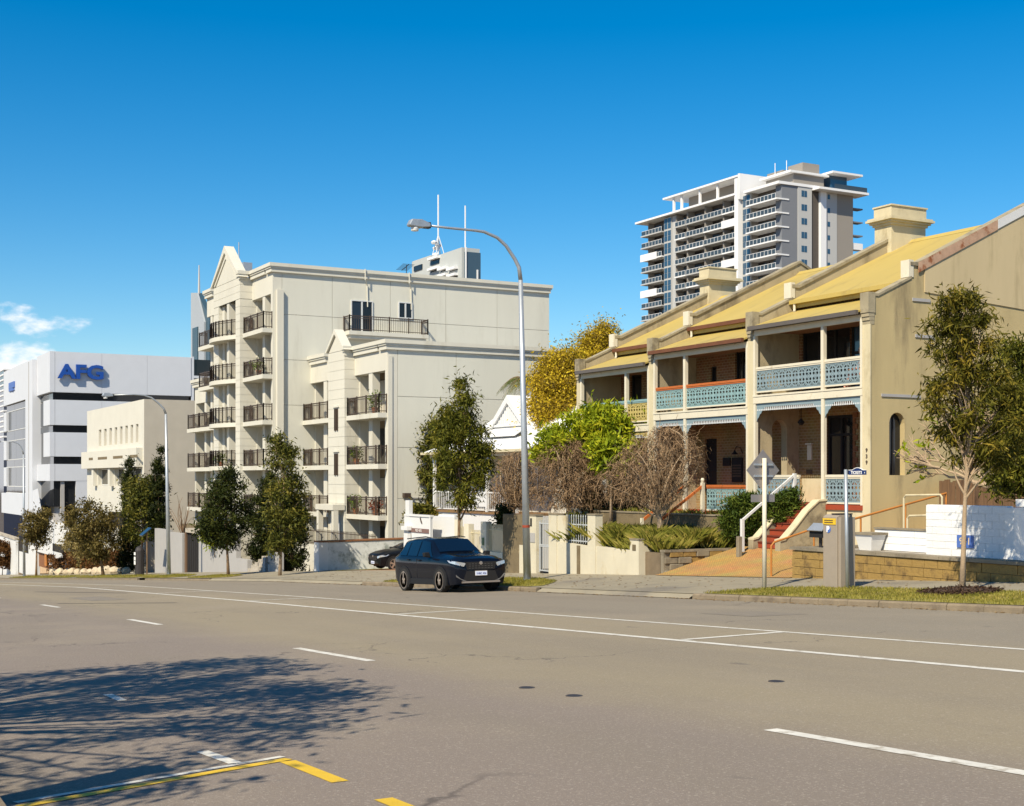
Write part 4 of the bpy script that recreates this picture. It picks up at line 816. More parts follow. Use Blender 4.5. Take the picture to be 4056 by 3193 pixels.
# ------------------------------------------------------------------ white cottage with verandah
co = T('cottage', 'small white cottage with steep slatted gable and verandah', 'cottage', (-60, 31, -4.2))
VY, ZV, ZG_ = 31.0, -1.6, 1.36
xl, xr2 = XY(1705, VY), XY(2100, VY)
O('plinth', MB().box(xl, xr2, VY, VY + 9, -5.0, ZV - .1), m_white, co); O('verandah_floor', MB().box(xl - .06, xr2, VY - .08, VY + 2, ZV - .098, ZV), mat('verandah_edge_brown', (.20, .115, .05), .8, .2, 3, .2), co)
wl = O('front_wall', wall_open(MB(), xl + .8, xr2, ZV, ZG_ + .9, VY + 2, .2, [(-62.5, -61.5, ZV + .02, ZV + 2.2), (-60.3, -58.9, ZV + .8, ZV + 2.2), (-57.6, -56.4, ZV + .8, ZV + 2.2)]), m_cream, co)
for a, b, c in ((-62.5, -61.5, .02), (-60.3, -58.9, .8), (-57.6, -56.4, .8)): window(co, a, b, ZV + c, ZV + 2.2, VY + 2.06, m_glass, m_white, mull=0 if c < .1 else 1)
O('side_wall', MB().box(xl + .8, xl + 1.0, VY + 2.2, VY + 9, ZV, ZG_ + .9), m_cream, co)
m_tin = mat('white_tin_roof', (.70, .71, .72), .5, .05, 1.5, .1, 20)
O('verandah_roof', MB().ext([(VY - .35, ZG_), (VY + 2.1, ZG_ + .85), (VY + 2.1, ZG_ + .93), (VY - .35, ZG_ + .07)], 'x', xl - .3, xr2), m_tin, co)
O('verandah_gutter', MB().box(xl - .32, xr2, VY - .45, VY - .352, ZG_ - .04, ZG_ + .09), m_pilaster, co); O('verandah_beam', MB().box(xl, xr2, VY - .05, VY + .06, ZG_ - .2, ZG_ - .02), m_cream_t, co)
for u in (1722, 1826, 1930, 2045):
    x = XY(u, VY); ps = O('verandah_post', MB().box(x - .08, x + .08, VY - .07, VY + .07, ZV, ZG_ - .2), m_white, co)
    for s in (-1, 1): O('post_bracket', MB().ext([(x + s * .08, ZG_ - .2), (x + s * .45, ZG_ - .2), (x + s * .3, ZG_ - .3), (x + s * .2, ZG_ - .45), (x + s * .08, ZG_ - .6)], 'y', VY - .02, VY + .02), m_white, ps)
us = (1722, 1826, 1930, 2045)
pm = raw('baluster', MB().box(-.016, .016, -.016, .016, 0, .86), m_white)
for u0, u1 in zip(us[:-1], us[1:]):
    a, b = XY(u0, VY) + .08, XY(u1, VY) - .08; rl = O('verandah_rail', MB().box(a, b, VY - .03, VY + .03, ZV + .92, ZV + 1.0).box(a, b, VY - .025, VY + .025, ZV + .06, ZV + .11), m_white, co)
    if u0 == 1826: O('white_banner', MB().box(a + .1, b - .05, VY - .04, VY - .032, ZV + .25, ZV + .92), m_white, rl)
    k = 14
    for i in range(k): inst('baluster', pm, (a + (b - a) * (i + .5) / k, VY, ZV + .08), rl)
gx, gz_ = XY(2013, 33.05), zY(2013, 1573, 33.05); fx, fz = XY(1912, 33.05), zY(1912, 1746, 33.05); wd = gx - fx
O('gable_wall', MB().ext([(gx - wd + .15, fz), (gx + wd - .15, fz), (gx, gz_ - .15)], 'y', 33.1, 33.2), m_white, co)
for i in range(25):
    x = gx - wd + .3 + (2 * wd - .6) * i / 24; h = (gz_ - fz) * (1 - abs(x - gx) / wd) - .1
    if h > .95 - .35: O('gable_batten', MB().box(x - .045, x + .045, 33.06, 33.098, fz + .78, fz + max(.8, h)), m_white, co)
O('gable_sill', MB().box(gx - wd * .72, gx + wd * .72, 33.0, 33.098, fz + .66, fz + .78), m_white, co); O('hood_roof', MB().ext([(32.4, fz + .12), (33.09, fz + .55), (33.09, fz + .6), (32.4, fz + .17)], 'x', gx - wd * .66, gx + wd * .66), m_white, co)
for s in (-1, 1):
    O('barge_board', MB().ext([(gx + s * (wd + .05), fz - .06), (gx, gz_ + .06), (gx, gz_ - .3), (gx + s * (wd - .28), fz - .06)], 'y', 32.95, 33.05), m_white, co)
    O('gable_roof', MB().add([(gx + s * (wd + .05), 32.96, fz - .02), (gx, 32.96, gz_ + .10), (gx, 39.5, gz_ + .10), (gx + s * (wd + .05), 39.5, fz - .02), (gx + s * (wd + .05), 32.96, fz - .10), (gx, 32.96, gz_ + .02), (gx, 39.5, gz_ + .02), (gx + s * (wd + .05), 39.5, fz - .10)], [(0, 1, 2, 3), (4, 7, 6, 5), (0, 4, 5, 1), (3, 2, 6, 7), (0, 3, 7, 4)]), m_tin, co)
O('main_roof', MB().ext([(VY + 2.05, ZG_ + .86), (35.6, ZG_ + 2.6), (39.5, ZG_ + .9)], 'x', xl + .3, xr2), m_tin, co)
# ------------------------------------------------------------------ cream apartment block
ap = T('apartment_block', 'cream apartment block with gabled bays and dark brown balcony railings', 'apartment building', (-82, 30, -5.5))
LV = [9.48, 6.59, 3.72, .87, -2.0, -4.85]
XA, XL, YT, XB, YB = -80.5, XY(820, 27.5), 27.5, -68.4, 30.0
def railing(par, pts, z, h=1.0, m=m_brown_rail, sp=.15, name='railing', r=.009):
    mb = MB(); d = 0
    for (p, q) in zip(pts[:-1], pts[1:]):
        L_ = math.hypot(q[0] - p[0], q[1] - p[1])
        for zz, w in ((h, .06), (h - .13, .035), (.1, .04)): mb.bar((p[0], p[1], z + zz), (q[0], q[1], z + zz), .045, w)
        n = max(1, int(L_ / sp))
        for i in range(n + 1):
            x, y = p[0] + (q[0] - p[0]) * i / n, p[1] + (q[1] - p[1]) * i / n; k = .032 if (i == 0 or i == n or i % 9 == 0) else r; mb.box(x - k, x + k, y - k, y + k, z, z + h + (.07 if k > .03 else 0))
    return O(name, mb, m, par)
def slab(par, poly, zt, th=.27, name='balcony_slab'):
    s_ = O(name, MB().ext(poly, 'z', zt - th, zt), m_cream, par); return s_
def panels(par, X, ys, zs, m, t=.12, gap=.012):
    for y0, y1 in zip(ys[:-1], ys[1:]):
        for z0, z1 in zip(zs[:-1], zs[1:]): O('wall_panel', MB().box(X - t, X, y0 + gap, y1 - gap, z0 + gap, z1 - gap), m, par)
def courses(par, x0, x1, y0, y1, za, zb, h=.475, m=m_cream):
    n = int(round((zb - za) / h)); me = raw('wall_course', MB().box(0, x1 - x0, 0, y1 - y0, 0, (zb - za) / n - .018), m)
    for i in range(n): inst('wall_course', me, (x0, y0, za + (zb - za) * i / n), par)
    O('wall_core', MB().box(x0 + .02, x1 - .02, y0 + .02, y1 - .02, za, zb), m, par)
def cornice(par, x0, x1, y0, y1, zt, name='cornice'):
    O(name, MB().box(x0, x1, y0, y1, zt - .22, zt).box(x0 + .06, x1 - .06, y0 + .06, y1 - .06, zt - .33, zt - .221).box(x0 + .12, x1 - .12, y0 + .12, y1 - .12, zt - .56, zt - .331), m_cream, par)
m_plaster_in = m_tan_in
def glass_back(par, xa, xb, y, zt, split=2):
    """recessed balcony back: wall with glazed doors"""
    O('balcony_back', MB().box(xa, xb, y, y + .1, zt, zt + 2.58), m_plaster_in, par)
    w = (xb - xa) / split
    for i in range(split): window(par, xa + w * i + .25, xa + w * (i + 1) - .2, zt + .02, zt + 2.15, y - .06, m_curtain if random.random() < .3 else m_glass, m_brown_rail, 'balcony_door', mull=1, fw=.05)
# cores
O('tall_core', MB().box(XL + .1, XA - .13, YT + 1.62, 47.5, -6.5, 13.1), m_cream, ap)
O('low_core', MB().box(XA - .12, XB - .13, YB + 1.6, 46, -6.5, 7.42), m_cream, ap)
O('roof', MB().box(XL + .2, XA - .2, YT + .2, 47.4, 13.1, 13.2).box(XA - .119, XB - .2, YB + .2, 45.9, 7.42, 7.5), m_greyrend, ap)
panels(ap, XA, [YT + .61, YX(1316, XA), YX(1546, XA), YX(1766, XA), YX(1969, XA), 47.6], [-6.5, -3.85, -1.0, 1.85, 4.7, 7.55, 10.4, 13.02], m_cream_g)
panels(ap, XB, [YB + .61, YX(1807, XB), 46], [-6.5, -3.9, -1.05, 1.8, 4.65, 7.25], m_cream_g)
cornice(ap, XA - 1.0, XA + .28, YT - .28, 47.75, 13.56); cornice(ap, XY(999, YT) - .3, XA - 1.001, YT - .28, YT + .6, 13.559)
cornice(ap, XL - .2, XY(848, YT) + .1, YT - .28, YT + .6, 13.558); O('roof_edge', MB().box(XL - .1, XA - 1.0, 47.3, 47.7, 13.0, 13.55).box(XL - .1, XL + .3, YT + .6, 47.3, 13.0, 13.55), m_cream, ap)
cornice(ap, XB - 1.0, XB + .25, YB - .25, 46.2, 7.80); cornice(ap, XY(1405, YB) - .1, XB - 1.001, YB - .25, YB + .6, 7.799); cornice(ap, XA + .02, XY(1297, YB) + .1, YB - .25, YB + .6, 7.798)
pl0 = YX(1094, XA); O('corner_pilaster', MB().box(XA, XA + .22, pl0, pl0 + .42, -6.5, 11.9), m_cream, ap)
O('corner_pilaster', MB().box(XB, XB + .06, YB + .02, YB + .28, -6.5, 6.9), m_cream, ap)
# balcony stacks: (x range, front plane, slab front, floors, column x, spandrel bottom/top)
def stack(xa, xb, yf, ys, floors, colx, sp0, sp1, depth=1.6, edge=None, cw=.24, ground=True):
    O('spandrel', MB().box(xa, xb, yf, yf + (.6 if edge else .28), sp0, sp1), m_cream, ap)
    O('balcony_column', MB().box(colx - cw, colx + cw, yf + .03, yf + .5, -6.5, sp0 - .002), m_cream, ap)
    if edge: O('edge_pier', MB().box(edge[0], edge[1], yf + .001, yf + .6, -6.5, sp0 - .001), m_cream, ap)
    for zt in floors:
        s_ = slab(ap, [(xa + .02, ys), (xb - .03, ys), (xb - .03, yf + depth), (xa + .02, yf + depth)], zt)
        railing(s_, [(xa + .06, yf - .02), (xa + .06, ys + .08), (xb - .08, ys + .08), (xb - .08, yf - .02)], zt)
        glass_back(ap, xa + .02, xb - .02, yf + depth - .1, zt)
    zt = floors[-1] - 2.87; glass_back(ap, xa + .02, xb - .02, yf + depth - .1, zt)
    O('balcony_back', MB().box(xa, xa + .12, yf + .3, yf + depth, -6.5, sp1), m_cream, ap)
BX0, BX1, BYF = -90.45, -84.57, 26.67
stack(BX1, XA, YT, 26.85, LV[:5], XY(1043, YT), 11.68, 13.05, edge=(XA - .36, XA))
stack(XL, BX0, YT, 26.85, LV[:5], XY(836, YT), 11.68, 13.05)
# tall bay with curved balconies and gable
xr0 = XY(933, BYF); xl1 = XY(866, BYF)
courses(ap, xr0, BX1, BYF, YT + .8, -6.4, 11.75); courses(ap, BX0, xl1, BYF, YT + .8, -6.4, 11.75); courses(ap, BX0, BX1, BYF, YT + .3, 11.77, 13.15, .46)
gx_ = (BX0 + BX1) / 2
O('gable', MB().ext([(BX0 + .12, 13.16), (BX1 - .12, 13.16), (gx_, 15.15)], 'y', BYF, BYF + .45), m_cream, ap)
for s, x in ((-1, BX0), (1, BX1)):
    O('gable_moulding', MB().ext([(x - s * .0, 13.17), (x + s * .28, 13.17), (gx_, 15.62), (gx_, 15.16)], 'y', BYF - .16, BYF + .5), m_cream, ap)
    O('gable_moulding', MB().ext([(x - s * .55, 13.2), (x - s * .3, 13.2), (gx_, 14.98), (gx_, 14.76)], 'y', BYF - .07, BYF - .001), m_cream, ap)
cornice(ap, BX1 - .25, BX1 + .22, BYF - .2, YT - .285, 13.565)
cxb = XY(900, BYF); O('bay_column', MB().box(cxb - .24, cxb + .24, BYF + .05, BYF + .55, -6.4, 11.75), m_cream, ap)
xc2 = XY(873, BYF + .3)
for zt in LV[:5]:
    arc = [(xl1 - .9 + (xr0 - xl1 + .9) * i / 10, BYF + .0 - .72 * math.sin(math.pi * min(1, .18 + i / 10 * .82))) for i in range(11)]
    s_ = slab(ap, arc + [(xr0, YT + 1.6), (xl1 - .9, YT + 1.6)], zt + .02); railing(s_, [(a, b + .07) for a, b in arc], zt + .02)
    glass_back(ap, BX0 + .1, BX1 - .02, YT + 1.5, zt)
O('bay_column', MB().box(xl1 + .02, xl1 + .55, BYF + .25, BYF + .8, -6.4, 11.75), m_cream, ap)
# lower left wing
WX = XY(772, YT)
O('wing_core', MB().box(WX, XL + .09, YT + 1.6, 40, -7.5, 7.1), m_cream, ap); cornice(ap, WX - .25, XL + .0, YT - .28, YT + .7, 7.35)
stack(WX, XL, YT, 26.9, [3.72, .87, -2.0], XL - .5, 5.6, 6.9)
O('wing_pier', MB().box(WX, WX + .3, YT + .001, YT + 1.6, -7.5, 5.598), m_cream, ap)
# low block: two balcony stacks and a slim gabled bay
LX1, LX0, LYF = XY(1405, YB), XY(1300, 29.36), 29.36
stack(LX1, XB, YB, 29.45, LV[2:5], XY(1466, YB), 6.1, 7.26, edge=(XB - .33, XB), cw=.27)
stack(XA, LX0, YB, 29.45, LV[2:5], XY(1287, YB), 6.1, 7.26, cw=.3)
courses(ap, LX0, LX1, LYF, YB + 1.6, -4.2, 7.58, .57)
gx_ = (LX0 + LX1) / 2
O('gable', MB().ext([(LX0 + .05, 7.59), (LX1 - .05, 7.59), (gx_, 8.55)], 'y', LYF, LYF + .4), m_cream, ap)
for s, x in ((-1, LX0), (1, LX1)): O('gable_moulding', MB().ext([(x + s * .02, 7.6), (x + s * .24, 7.6), (gx_, 8.92), (gx_, 8.62)], 'y', LYF - .14, LYF + .45), m_cream, ap)
cornice(ap, LX1 - .2, LX1 + .16, LYF - .15, YB - .252, 7.81)
for z0, z1 in ((2.9, 4.2), (0.25, 1.55)):
    for dx in (-.22, .12): window(ap, gx_ + dx, gx_ + dx + .2, z0, z1, LYF - .03, m_glass, m_brown_rail, 'slit_window', mull=0, fw=.03)
    O('window_hood', MB().box(gx_ - .42, gx_ + .5, LYF - .06, LYF - .001, z1 + .08, z1 + .18), m_cream, ap)
O('entry_canopy', MB().box(LX0 - .2, LX1 + .05, LYF - .75, LYF - .001, -1.78, -1.45), m_cream, ap)
for x in (LX0 - .1, LX1 - .28): O('entry_column', MB().box(x, x + .32, LYF - .7, LYF - .4, -5.2, -1.781), m_cream, ap)
window(ap, gx_ - .75, gx_ + .65, -4.6, -2.1, LYF - .04, m_glass, m_white, 'entry_door', mull=1, fw=.12)
# windows, balcony and pipes on the tall side wall
def side_window(X, y0, y1, z0, z1, mull, nm):
    mb = MB(); f = .07
    for b in ((y0, y1, z0, z0 + f), (y0, y1, z1 - f, z1), (y0, y0 + f, z0 + f, z1 - f), (y1 - f, y1, z0 + f, z1 - f)): mb.box(X + .001, X + .07, *b)
    for i in range(mull): y = y0 + (y1 - y0) * (i + 1) / (mull + 1); mb.box(X + .001, X + .06, y - .05, y + .05, z0 + f, z1 - f)
    w = O(nm, mb, m_alu, ap)
    for i in range(mull + 1): O('pane', MB().box(X + .005, X + .02, y0 + (y1 - y0) * i / (mull + 1) + .05, y0 + (y1 - y0) * (i + 1) / (mull + 1) - .05, z0 + f * .9, z1 - f * .9), m_glass_g if i == 0 and nm[0] == 'b' else m_glass, w)
side_window(XA, YX(1389, XA), YX(1476, XA), 9.52, 11.6, 1, 'balcony_sliding_door'); side_window(XA, YX(1577, XA), YX(1633, XA), 10.6, 11.68, 1, 'side_window')
sb = O('side_balcony_slab', MB().box(XA + .002, XA + 1.05, 32.2, 37.8, 9.25, 9.5).box(XA + .002, XA + .9, 32.35, 37.65, 9.05, 9.249), m_cream, ap)
railing(sb, [(XA + .02, 32.25), (XA + 1.0, 32.25), (XA + 1.0, 37.75), (XA + .02, 37.75)], 9.5, .95)
for u in (1439, 1613):
    y = YX(u, XA); O('downpipe', MB().tube([(XA + .34, y, 13.6), (XA + .34, y, 12.9), (XA + .06, y + .25, 12.6), (XA + .06, y + .28, 11.2)], .04, 6), m_cream, ap)
O('flood_light', MB().box(XB + .02, XB + .3, YB + .9, YB + 1.3, -1.0, -.75).tube([(XB, YB + 1.1, -.85), (XB + .2, YB + 1.1, -.85)], .03, 6), m_brown_rail, ap)
O('wall_conduit', MB().box(XB + .001, XB + .06, YB + 1.4, 44, -1.06, -1.0), m_greyrend, ap)
# roof aerials
ra = T('roof_antenna', 'telecom mast and dark cabinet on the apartment roof behind the gable', 'antenna', (-86, 36, 13.2))
mp0 = atY(946, 1035, 36); O('cabinet', MB().box(mp0[0] + .2, mp0[0] + 1.3, 36, 36.8, 13.2, atY(960, 1040, 36)[2]), m_galv, ra)
O('mast', MB().tube([(mp0[0], 36, 13.2), (mp0[0], 36, atY(946, 960, 36)[2])], .05, 6), m_galv, ra)
for k in range(4): O('brace', MB().tube([(mp0[0], 36, 16.4), (mp0[0] + 1.8 * math.cos(k * 1.57 + .3), 36 + 1.2 * math.sin(k * 1.57 + .3), 13.25)], .025, 5), m_galv, ra)
tv = T('tv_aerial', 'spiky television aerial above the apartment roof edge', 'aerial', (-82, 44, 13.2))
q = atY(1610, 1075, 44); O('pole', MB().tube([(q[0], 44, 13.2), (q[0], 44, q[2] + .5)], .03, 5), m_iron, tv)
O('boom', MB().tube([(q[0] - .9, 44, q[2] + .2), (q[0] + .5, 44, q[2] + .5)], .03, 5), m_iron, tv)
for k in range(8): x = q[0] - .85 + k * .18; O('element', MB().tube([(x, 43.5, q[2] + .22 + .04 * k), (x, 44.5, q[2] + .22 + .04 * k)], .018, 4), m_iron, tv)
# ------------------------------------------------------------------ boundary walls along the footpath in front of the apartments
dwl = T('driveway_wall', 'white painted masonry wall beside the apartment driveway, patchy and stained', 'wall', (-66.6, YL, -4.8))
m_patch = mat('patchy_white_wall', (.55, .56, .55), .85, .16, 2, .4, 30, stain=(.22, .24, .22), sscale=1.3, sth=(.5, .68))
xp = XY(1255, YL); O('end_pier', MB().box(xp - .42, xp + .3, YL, YL + .5, -5.4, -3.28), m_white, dwl)
O('wall_body', MB().ext([(25.501, -5.4), (33, -5.4), (33, -3.18), (25.501, -3.3)], 'x', xp - .05, xp + .28), m_patch, dwl); O('brick_capping', MB().ext([(25.0, -3.279), (33, -3.178), (33, -3.11), (25.0, -3.21)], 'x', xp - .45, xp + .32), m_brick, dwl)
gf = T('garden_fence', 'thin dark picket fence at the foot of the apartment block', 'fence', (-72, 28.6, -4.6))
pm = raw('picket', MB().box(-.012, .012, -.012, .012, 0, 1.0), m_brown_rail)
O('fence_rail', MB().box(-79, -66.8, 28.59, 28.62, -3.1, -3.06).box(-79, -66.8, 28.59, 28.62, -3.8, -3.76), m_brown_rail, gf)
for i in range(62): inst('picket', pm, (-79 + 12.2 * i / 61, 28.6, -3.95), gf)
O('fence_base', MB().box(-79.2, -66.7, 28.5, 28.75, -5.6, -3.9), m_cream, gf)
def gwall(u0, u1, vt, label, m=m_greyrend, y=YL, th=.3, name='grey_wall', capm=None, bot=2.0):
    a, b = XY(u0, y), XY(u1, y); zt = zY((u0 + u1) / 2, vt, y); t = T(name, label, 'wall', ((a + b) / 2, y, zg(a)))
    O('wall_body', MB().box(a, b, y, y + th, zg(a) - bot, zt), m, t)
    if capm: O('coping', MB().box(a - .03, b + .03, y - .03, y + th + .03, zt + .001, zt + .08), capm, t)
    return t
gwall(787, 936, 2112, 'plain grey rendered wall below the dark street trees', capm=m_greyrend); gwall(1061, 1104, 2186, 'short grey wall stub right of the garden steps')
gwall(613, 668, 2096, 'grey rendered wall left of the second street lamp'); gwall(672, 722, 2110, 'narrow grey wall panel right of the second street lamp')
gwall(722, 790, 2078, 'weathered brown lintel wall over the dark gateway', m_darkrend, 25.6, .3)
gt = T('dark_gate', 'black iron gateway between grey walls', 'gate', (XY(760, YL), YL + .1, zg(-87)))
a, b = XY(738, YL), XY(784, YL); O('gate_leaf', MB().box(a, b, YL + .1, YL + .16, zg(a) - .2, zg(a) + 2.6), m_black, gt)
for k in range(7): x = a + .1 + (b - a - .2) * k / 6; O('gate_bar', MB().box(x - .02, x + .02, YL + .05, YL + .099, zg(a), zg(a) + 2.7), m_iron, gt)
O('gate_post', MB().box(a - .45, a - .02, YL, YL + .4, zg(a) - .4, zg(a) + 2.75), m_fence, gt); O('gate_post_cap', MB().box(a - .1, b + .5, YL - .05, YL + .5, zg(a) + 2.76, zg(a) + 3.05), m_conc, gt)
sp_ = T('garden_steps', 'pale concrete garden steps between the dark cypress trees', 'steps', (XY(1005, YL), YL, zg(-78)))
a, b = XY(980, YL), XY(1040, YL)
for k in range(5): O('step', MB().box(a + .35 * k, b, YL + .02 + .1 * k, YL + 1.6, zg(a) - .3 + .001 * k, zg(a) + .2 * (k + 1)), m_conc, sp_)
O('side_wall', MB().box(b + .01, b + .45, YL, YL + 1.6, zg(a) - .3, zg(a) + 1.0), m_greyrend, sp_)
gwall(936, 980, 2215, 'low grey wall left of the garden steps', m_greyrend)

# life on the balconies: pot plants and chairs
l_pot = leafm('pot_plant_leaf', (.03, .06, .01), (.10, .15, .02), (.25, .28, .05), .25); m_pot = mat('terracotta_pot', (.33, .13, .06), .85, .15, 6, .2)
def pot(x, y, z, label, h=.7, m=None):
    t = T('potted_plant', label, 'potted plant', (x, y, z), 'plants on the apartment balconies'); O('pot', MB().lathe([(.13, 0), (.18, .3), (.2, .3), (.2, .34), (.16, .34)], (x, y, z), 10), m_pot, t)
    k = 260; pp = np.array([x, y, z + .35 + h * .45]) + rng.normal(0, 1, (k, 3)) * np.array([.17, .17, h * .28]); d = rng.normal(size=(k, 3)); d /= np.linalg.norm(d, axis=1, keepdims=True); s_ = np.cross(d, rng.normal(size=(k, 3))); s_ /= np.linalg.norm(s_, axis=1, keepdims=True)
    V = np.stack([pp, pp + d * .08 + s_ * .03, pp + d * .18, pp + d * .08 - s_ * .03], 1).reshape(-1, 3); np_mesh('leaves', V, np.arange(4 * k).reshape(-1, 4), m or l_pot, t)
pot(-69.6, 29.75, LV[2], 'bright potted plant on the top balcony of the low wing', .9); pot(-72.4, 29.75, LV[4], 'leafy pot behind the lowest right balcony railing of the low wing'); pot(-69.5, 29.75, LV[4], 'red flowering pot in the corner of the lowest right balcony', .5, leafm('red_flower', (.10, .03, .01), (.30, .06, .02), (.45, .12, .04), .2))
pot(-72.3, 29.75, LV[3], 'potted shrub on the middle right balcony of the low wing'); pot(-82.0, 27.1, LV[1], 'potted plant on the second highest balcony of the tall block'); pot(-88.0, 26.4, LV[3], 'potted plant on the curved balcony fourth from the top', .6)
def bchair(x, y, z, label):
    t = T('outdoor_chair', label, 'chair', (x, y, z), 'chairs on the apartment balconies'); m = m_white if x > -75 else m_brown_rail
    O('seat', MB().box(x - .22, x + .22, y - .22, y + .22, z + .42, z + .46), m, t); O('backrest', MB().box(x - .22, x + .22, y + .19, y + .22, z + .47, z + .9), m, t)
    for a in (-.2, .17):
        for b in (-.2, .17): O('leg', MB().box(x + a, x + a + .03, y + b, y + b + .03, z, z + .418), m, t)
bchair(-71.0, 30.3, LV[3], 'white chair on the middle right balcony of the low wing'); bchair(-82.6, 28.2, LV[2], 'dark chair on the third balcony of the tall block right stack'); bchair(-87.0, 26.9, LV[3], 'dark chair on the fourth curved balcony of the tall bay')
# ------------------------------------------------------------------ white office building with blue letters
of = T('office_building', 'white banded office building with large blue letters on its side', 'office building', (-165, 30, -10))
OX, OY = -154.0, 27.0
m_offw = mat('office_white_cladding', (.54, .56, .60), .6, .03, .8, .1, 30)
xL, xP0, xP1, xB = XY(16, OY), XY(118, OY), XY(146, OY), XY(172, OY)
O('glazed_core', MB().box(xL + .6, OX - .5, OY + .5, 42.6, -3, 13.6), m_glass, of)
def band(z0, z1, xf, name='spandrel_band'):
    n = 3; ys = [OY + .55 + (42.75 - OY - .55) * i / n for i in range(n + 1)]
    b = O(name, MB().box(xf, OX, OY, OY + .53, z0, z1), m_offw, of)
    for a, c in zip(ys[:-1], ys[1:]): O('cladding_panel', MB().box(OX - .5, OX, a + .01, c - .01, z0, z1), m_offw, b)
    return b
band(9.7, 14.2, xP1 + .02, 'parapet_band'); band(6.06, 8.85, xB); band(2.57, 5.25, xB); band(-.14, 1.73, xP1 + .02)
O('parapet_band', MB().box(xL, xP0 - .02, OY - .05, OY + .52, 9.7, 14.2), m_offw, of); O('roof_slab', MB().box(xL + .3, OX - .4, OY + .53, 42.5, 13.4, 13.9), m_offw, of)
O('front_pillar', MB().box(xP0, xP1, OY - .5, OY + .6, -6, 13.9), m_offw, of); O('pillar_groove', MB().box((xP0 + xP1) / 2 - .15, (xP0 + xP1) / 2 + .15, OY - .53, OY - .501, -6, 13.8), m_greyrend, of)
zz = [9.68, 8.8, 6.3, 5.0, 2.57, 1.6, -.85, -1.7]
cw = O('curtain_wall', MB().box(xL + .5, xP0, OY + .3, OY + .45, -1.7, 9.68), m_black, of)
for i, (a, b) in enumerate(zip(zz[1:], zz[:-1])):
    n = 3; x0 = xL + (.6 if i % 2 == 0 else 2.4)
    for k in range(n): O('pane', MB().box(x0 + (xP0 - x0) * k / n + .03, x0 + (xP0 - x0) * (k + 1) / n - .03, OY + .26, OY + .298, a + .05, b - .05), m_glass_g if i < 4 else m_glass, cw)
    O('mullion', MB().box(xL + .5, xP0 - .01, OY + .18, OY + .257, a - .05, a + .05), m_alu, cw)
    if i % 2 == 1: O('stepped_frame', MB().box(xL + .1, x0 - .05, OY - .05, OY + .25, a, b), m_offw, of)
for z0, z1 in ((8.85, 9.68), (5.25, 6.04), (6.06, 8.8)): O('pane', MB().box(xP1 + .05, (OX - .55) if z1 - z0 < 1 else xB - .05, OY + .42, OY + .48, z0 + .05, z1 - .03), m_glass_g, of)
O('canopy_box', MB().box(XY(6, OY - .5), xP0 - .05, OY - .5, 30, -4.3, -1.72), m_offw, of)
O('wedge_bay', MB().add([(xP0, OY - .5, -1.7), (xP0, OY - .5, -6.1), (XY(178, OY), OY - .3, -6.6), (XY(182, OY), OY - .2, -5.2), (xP1 + 3, OY - .4, -1.0), (xP0, 31, -1.7), (xP0, 31, -6.1), (XY(178, OY), 31, -6.6)], [(0, 1, 2, 3, 4), (1, 6, 7, 2), (0, 4, 3, 5), (2, 7, 5, 3)]), m_offw, of)
O('recess_wall', MB().box(XY(182, 28), OX - .2, 28.2, 28.6, -7, -.2), m_greyrend, of); O('lower_side_wall', MB().box(OX - .4, OX - .02, 29.8, 42.6, -9.5, -.15), m_offw, of); O('ground_recess', MB().box(xL, OX - .6, 30.2, 42, -11, -3.2), m_tan_in, of)
O('window', MB().box(XY(70, 29.9), XY(110, 29.9), 30.0, 30.15, -7.6, -6.0), m_glass, of)
lc = atX(321, 1477, OX); text('blue_letters', 'AFG', m_brandblue, of, (OX + .30, lc[1], lc[2]), (0, 1, 0), (0, 0, 1), 2.15, .16, bold=.07, sx=1.22)
a, b = atY(37, 1552, OY - .1), atY(58, 1510, OY - .1); O('blue_logo', MB().box(a[0], b[0], OY - .2, OY - .055, b[2] - .75, b[2]).box(a[0], b[0] - 1.2, OY - .19, OY - .056, a[2], b[2] - .76).ext([(b[0] - 1.15, b[2] - .8), (b[0], a[2]), (b[0] - .9, a[2]), (b[0] - 1.6, b[2] - 1.3)], 'y', OY - .18, OY - .057), m_blue, of)
O('side_window_strip', MB().box(OX - .6, OX - .3, 42.8, 48, 3, 14), m_glass, of); O('side_window_frame', MB().box(OX - .3, OX - .05, 42.8, 43.1, 8, 14.3).box(OX - .3, OX - .05, 43.1, 48, 11.8, 12.1), m_offw, of); O('rear_block', MB().box(-170, OX - .6, 42.8, 60, -10, 13), m_greyrend, of)
# low walls and garage before the office
gr = T('garage_front', 'low white walled forecourt with a red brown door below the office', 'building', (-150, 25.5, -10))
yy = 25.6
def gb(nm, u0, u1, v0, v1, m, y=yy, th=.4): a, b = atY(u0, v1, y), atY(u1, v0, y); return O(nm, MB().box(a[0], b[0], y, y + th, a[2], b[2]), m, gr)
gb('front_wall', 62, 143, 2158, 2262, m_white); gb('front_wall', 195, 268, 2180, 2256, m_white); gb('upper_wall', 143, 262, 2105, 2184, m_white, yy + .02); gb('upper_wall', 190, 272, 2078, 2110, m_white, yy + .05)
gb('door', 148, 193, 2186, 2240, m_brick, yy + .3, .1); gb('door_post', 176, 183, 2184, 2240, m_orange_rail, yy + .1, .1); gb('window', 208, 262, 2164, 2182, m_dark, yy - .02, .03)
gb('side_opening', 262, 345, 2130, 2230, m_greyrend, yy + 1.5); gb('dark_recess', 75, 112, 2140, 2182, m_dark, yy - .02, .03)
rp = T('stair_ramp_wall', 'white sloping stair wall at the far left edge', 'wall', (-165, 25.2, -10.5))
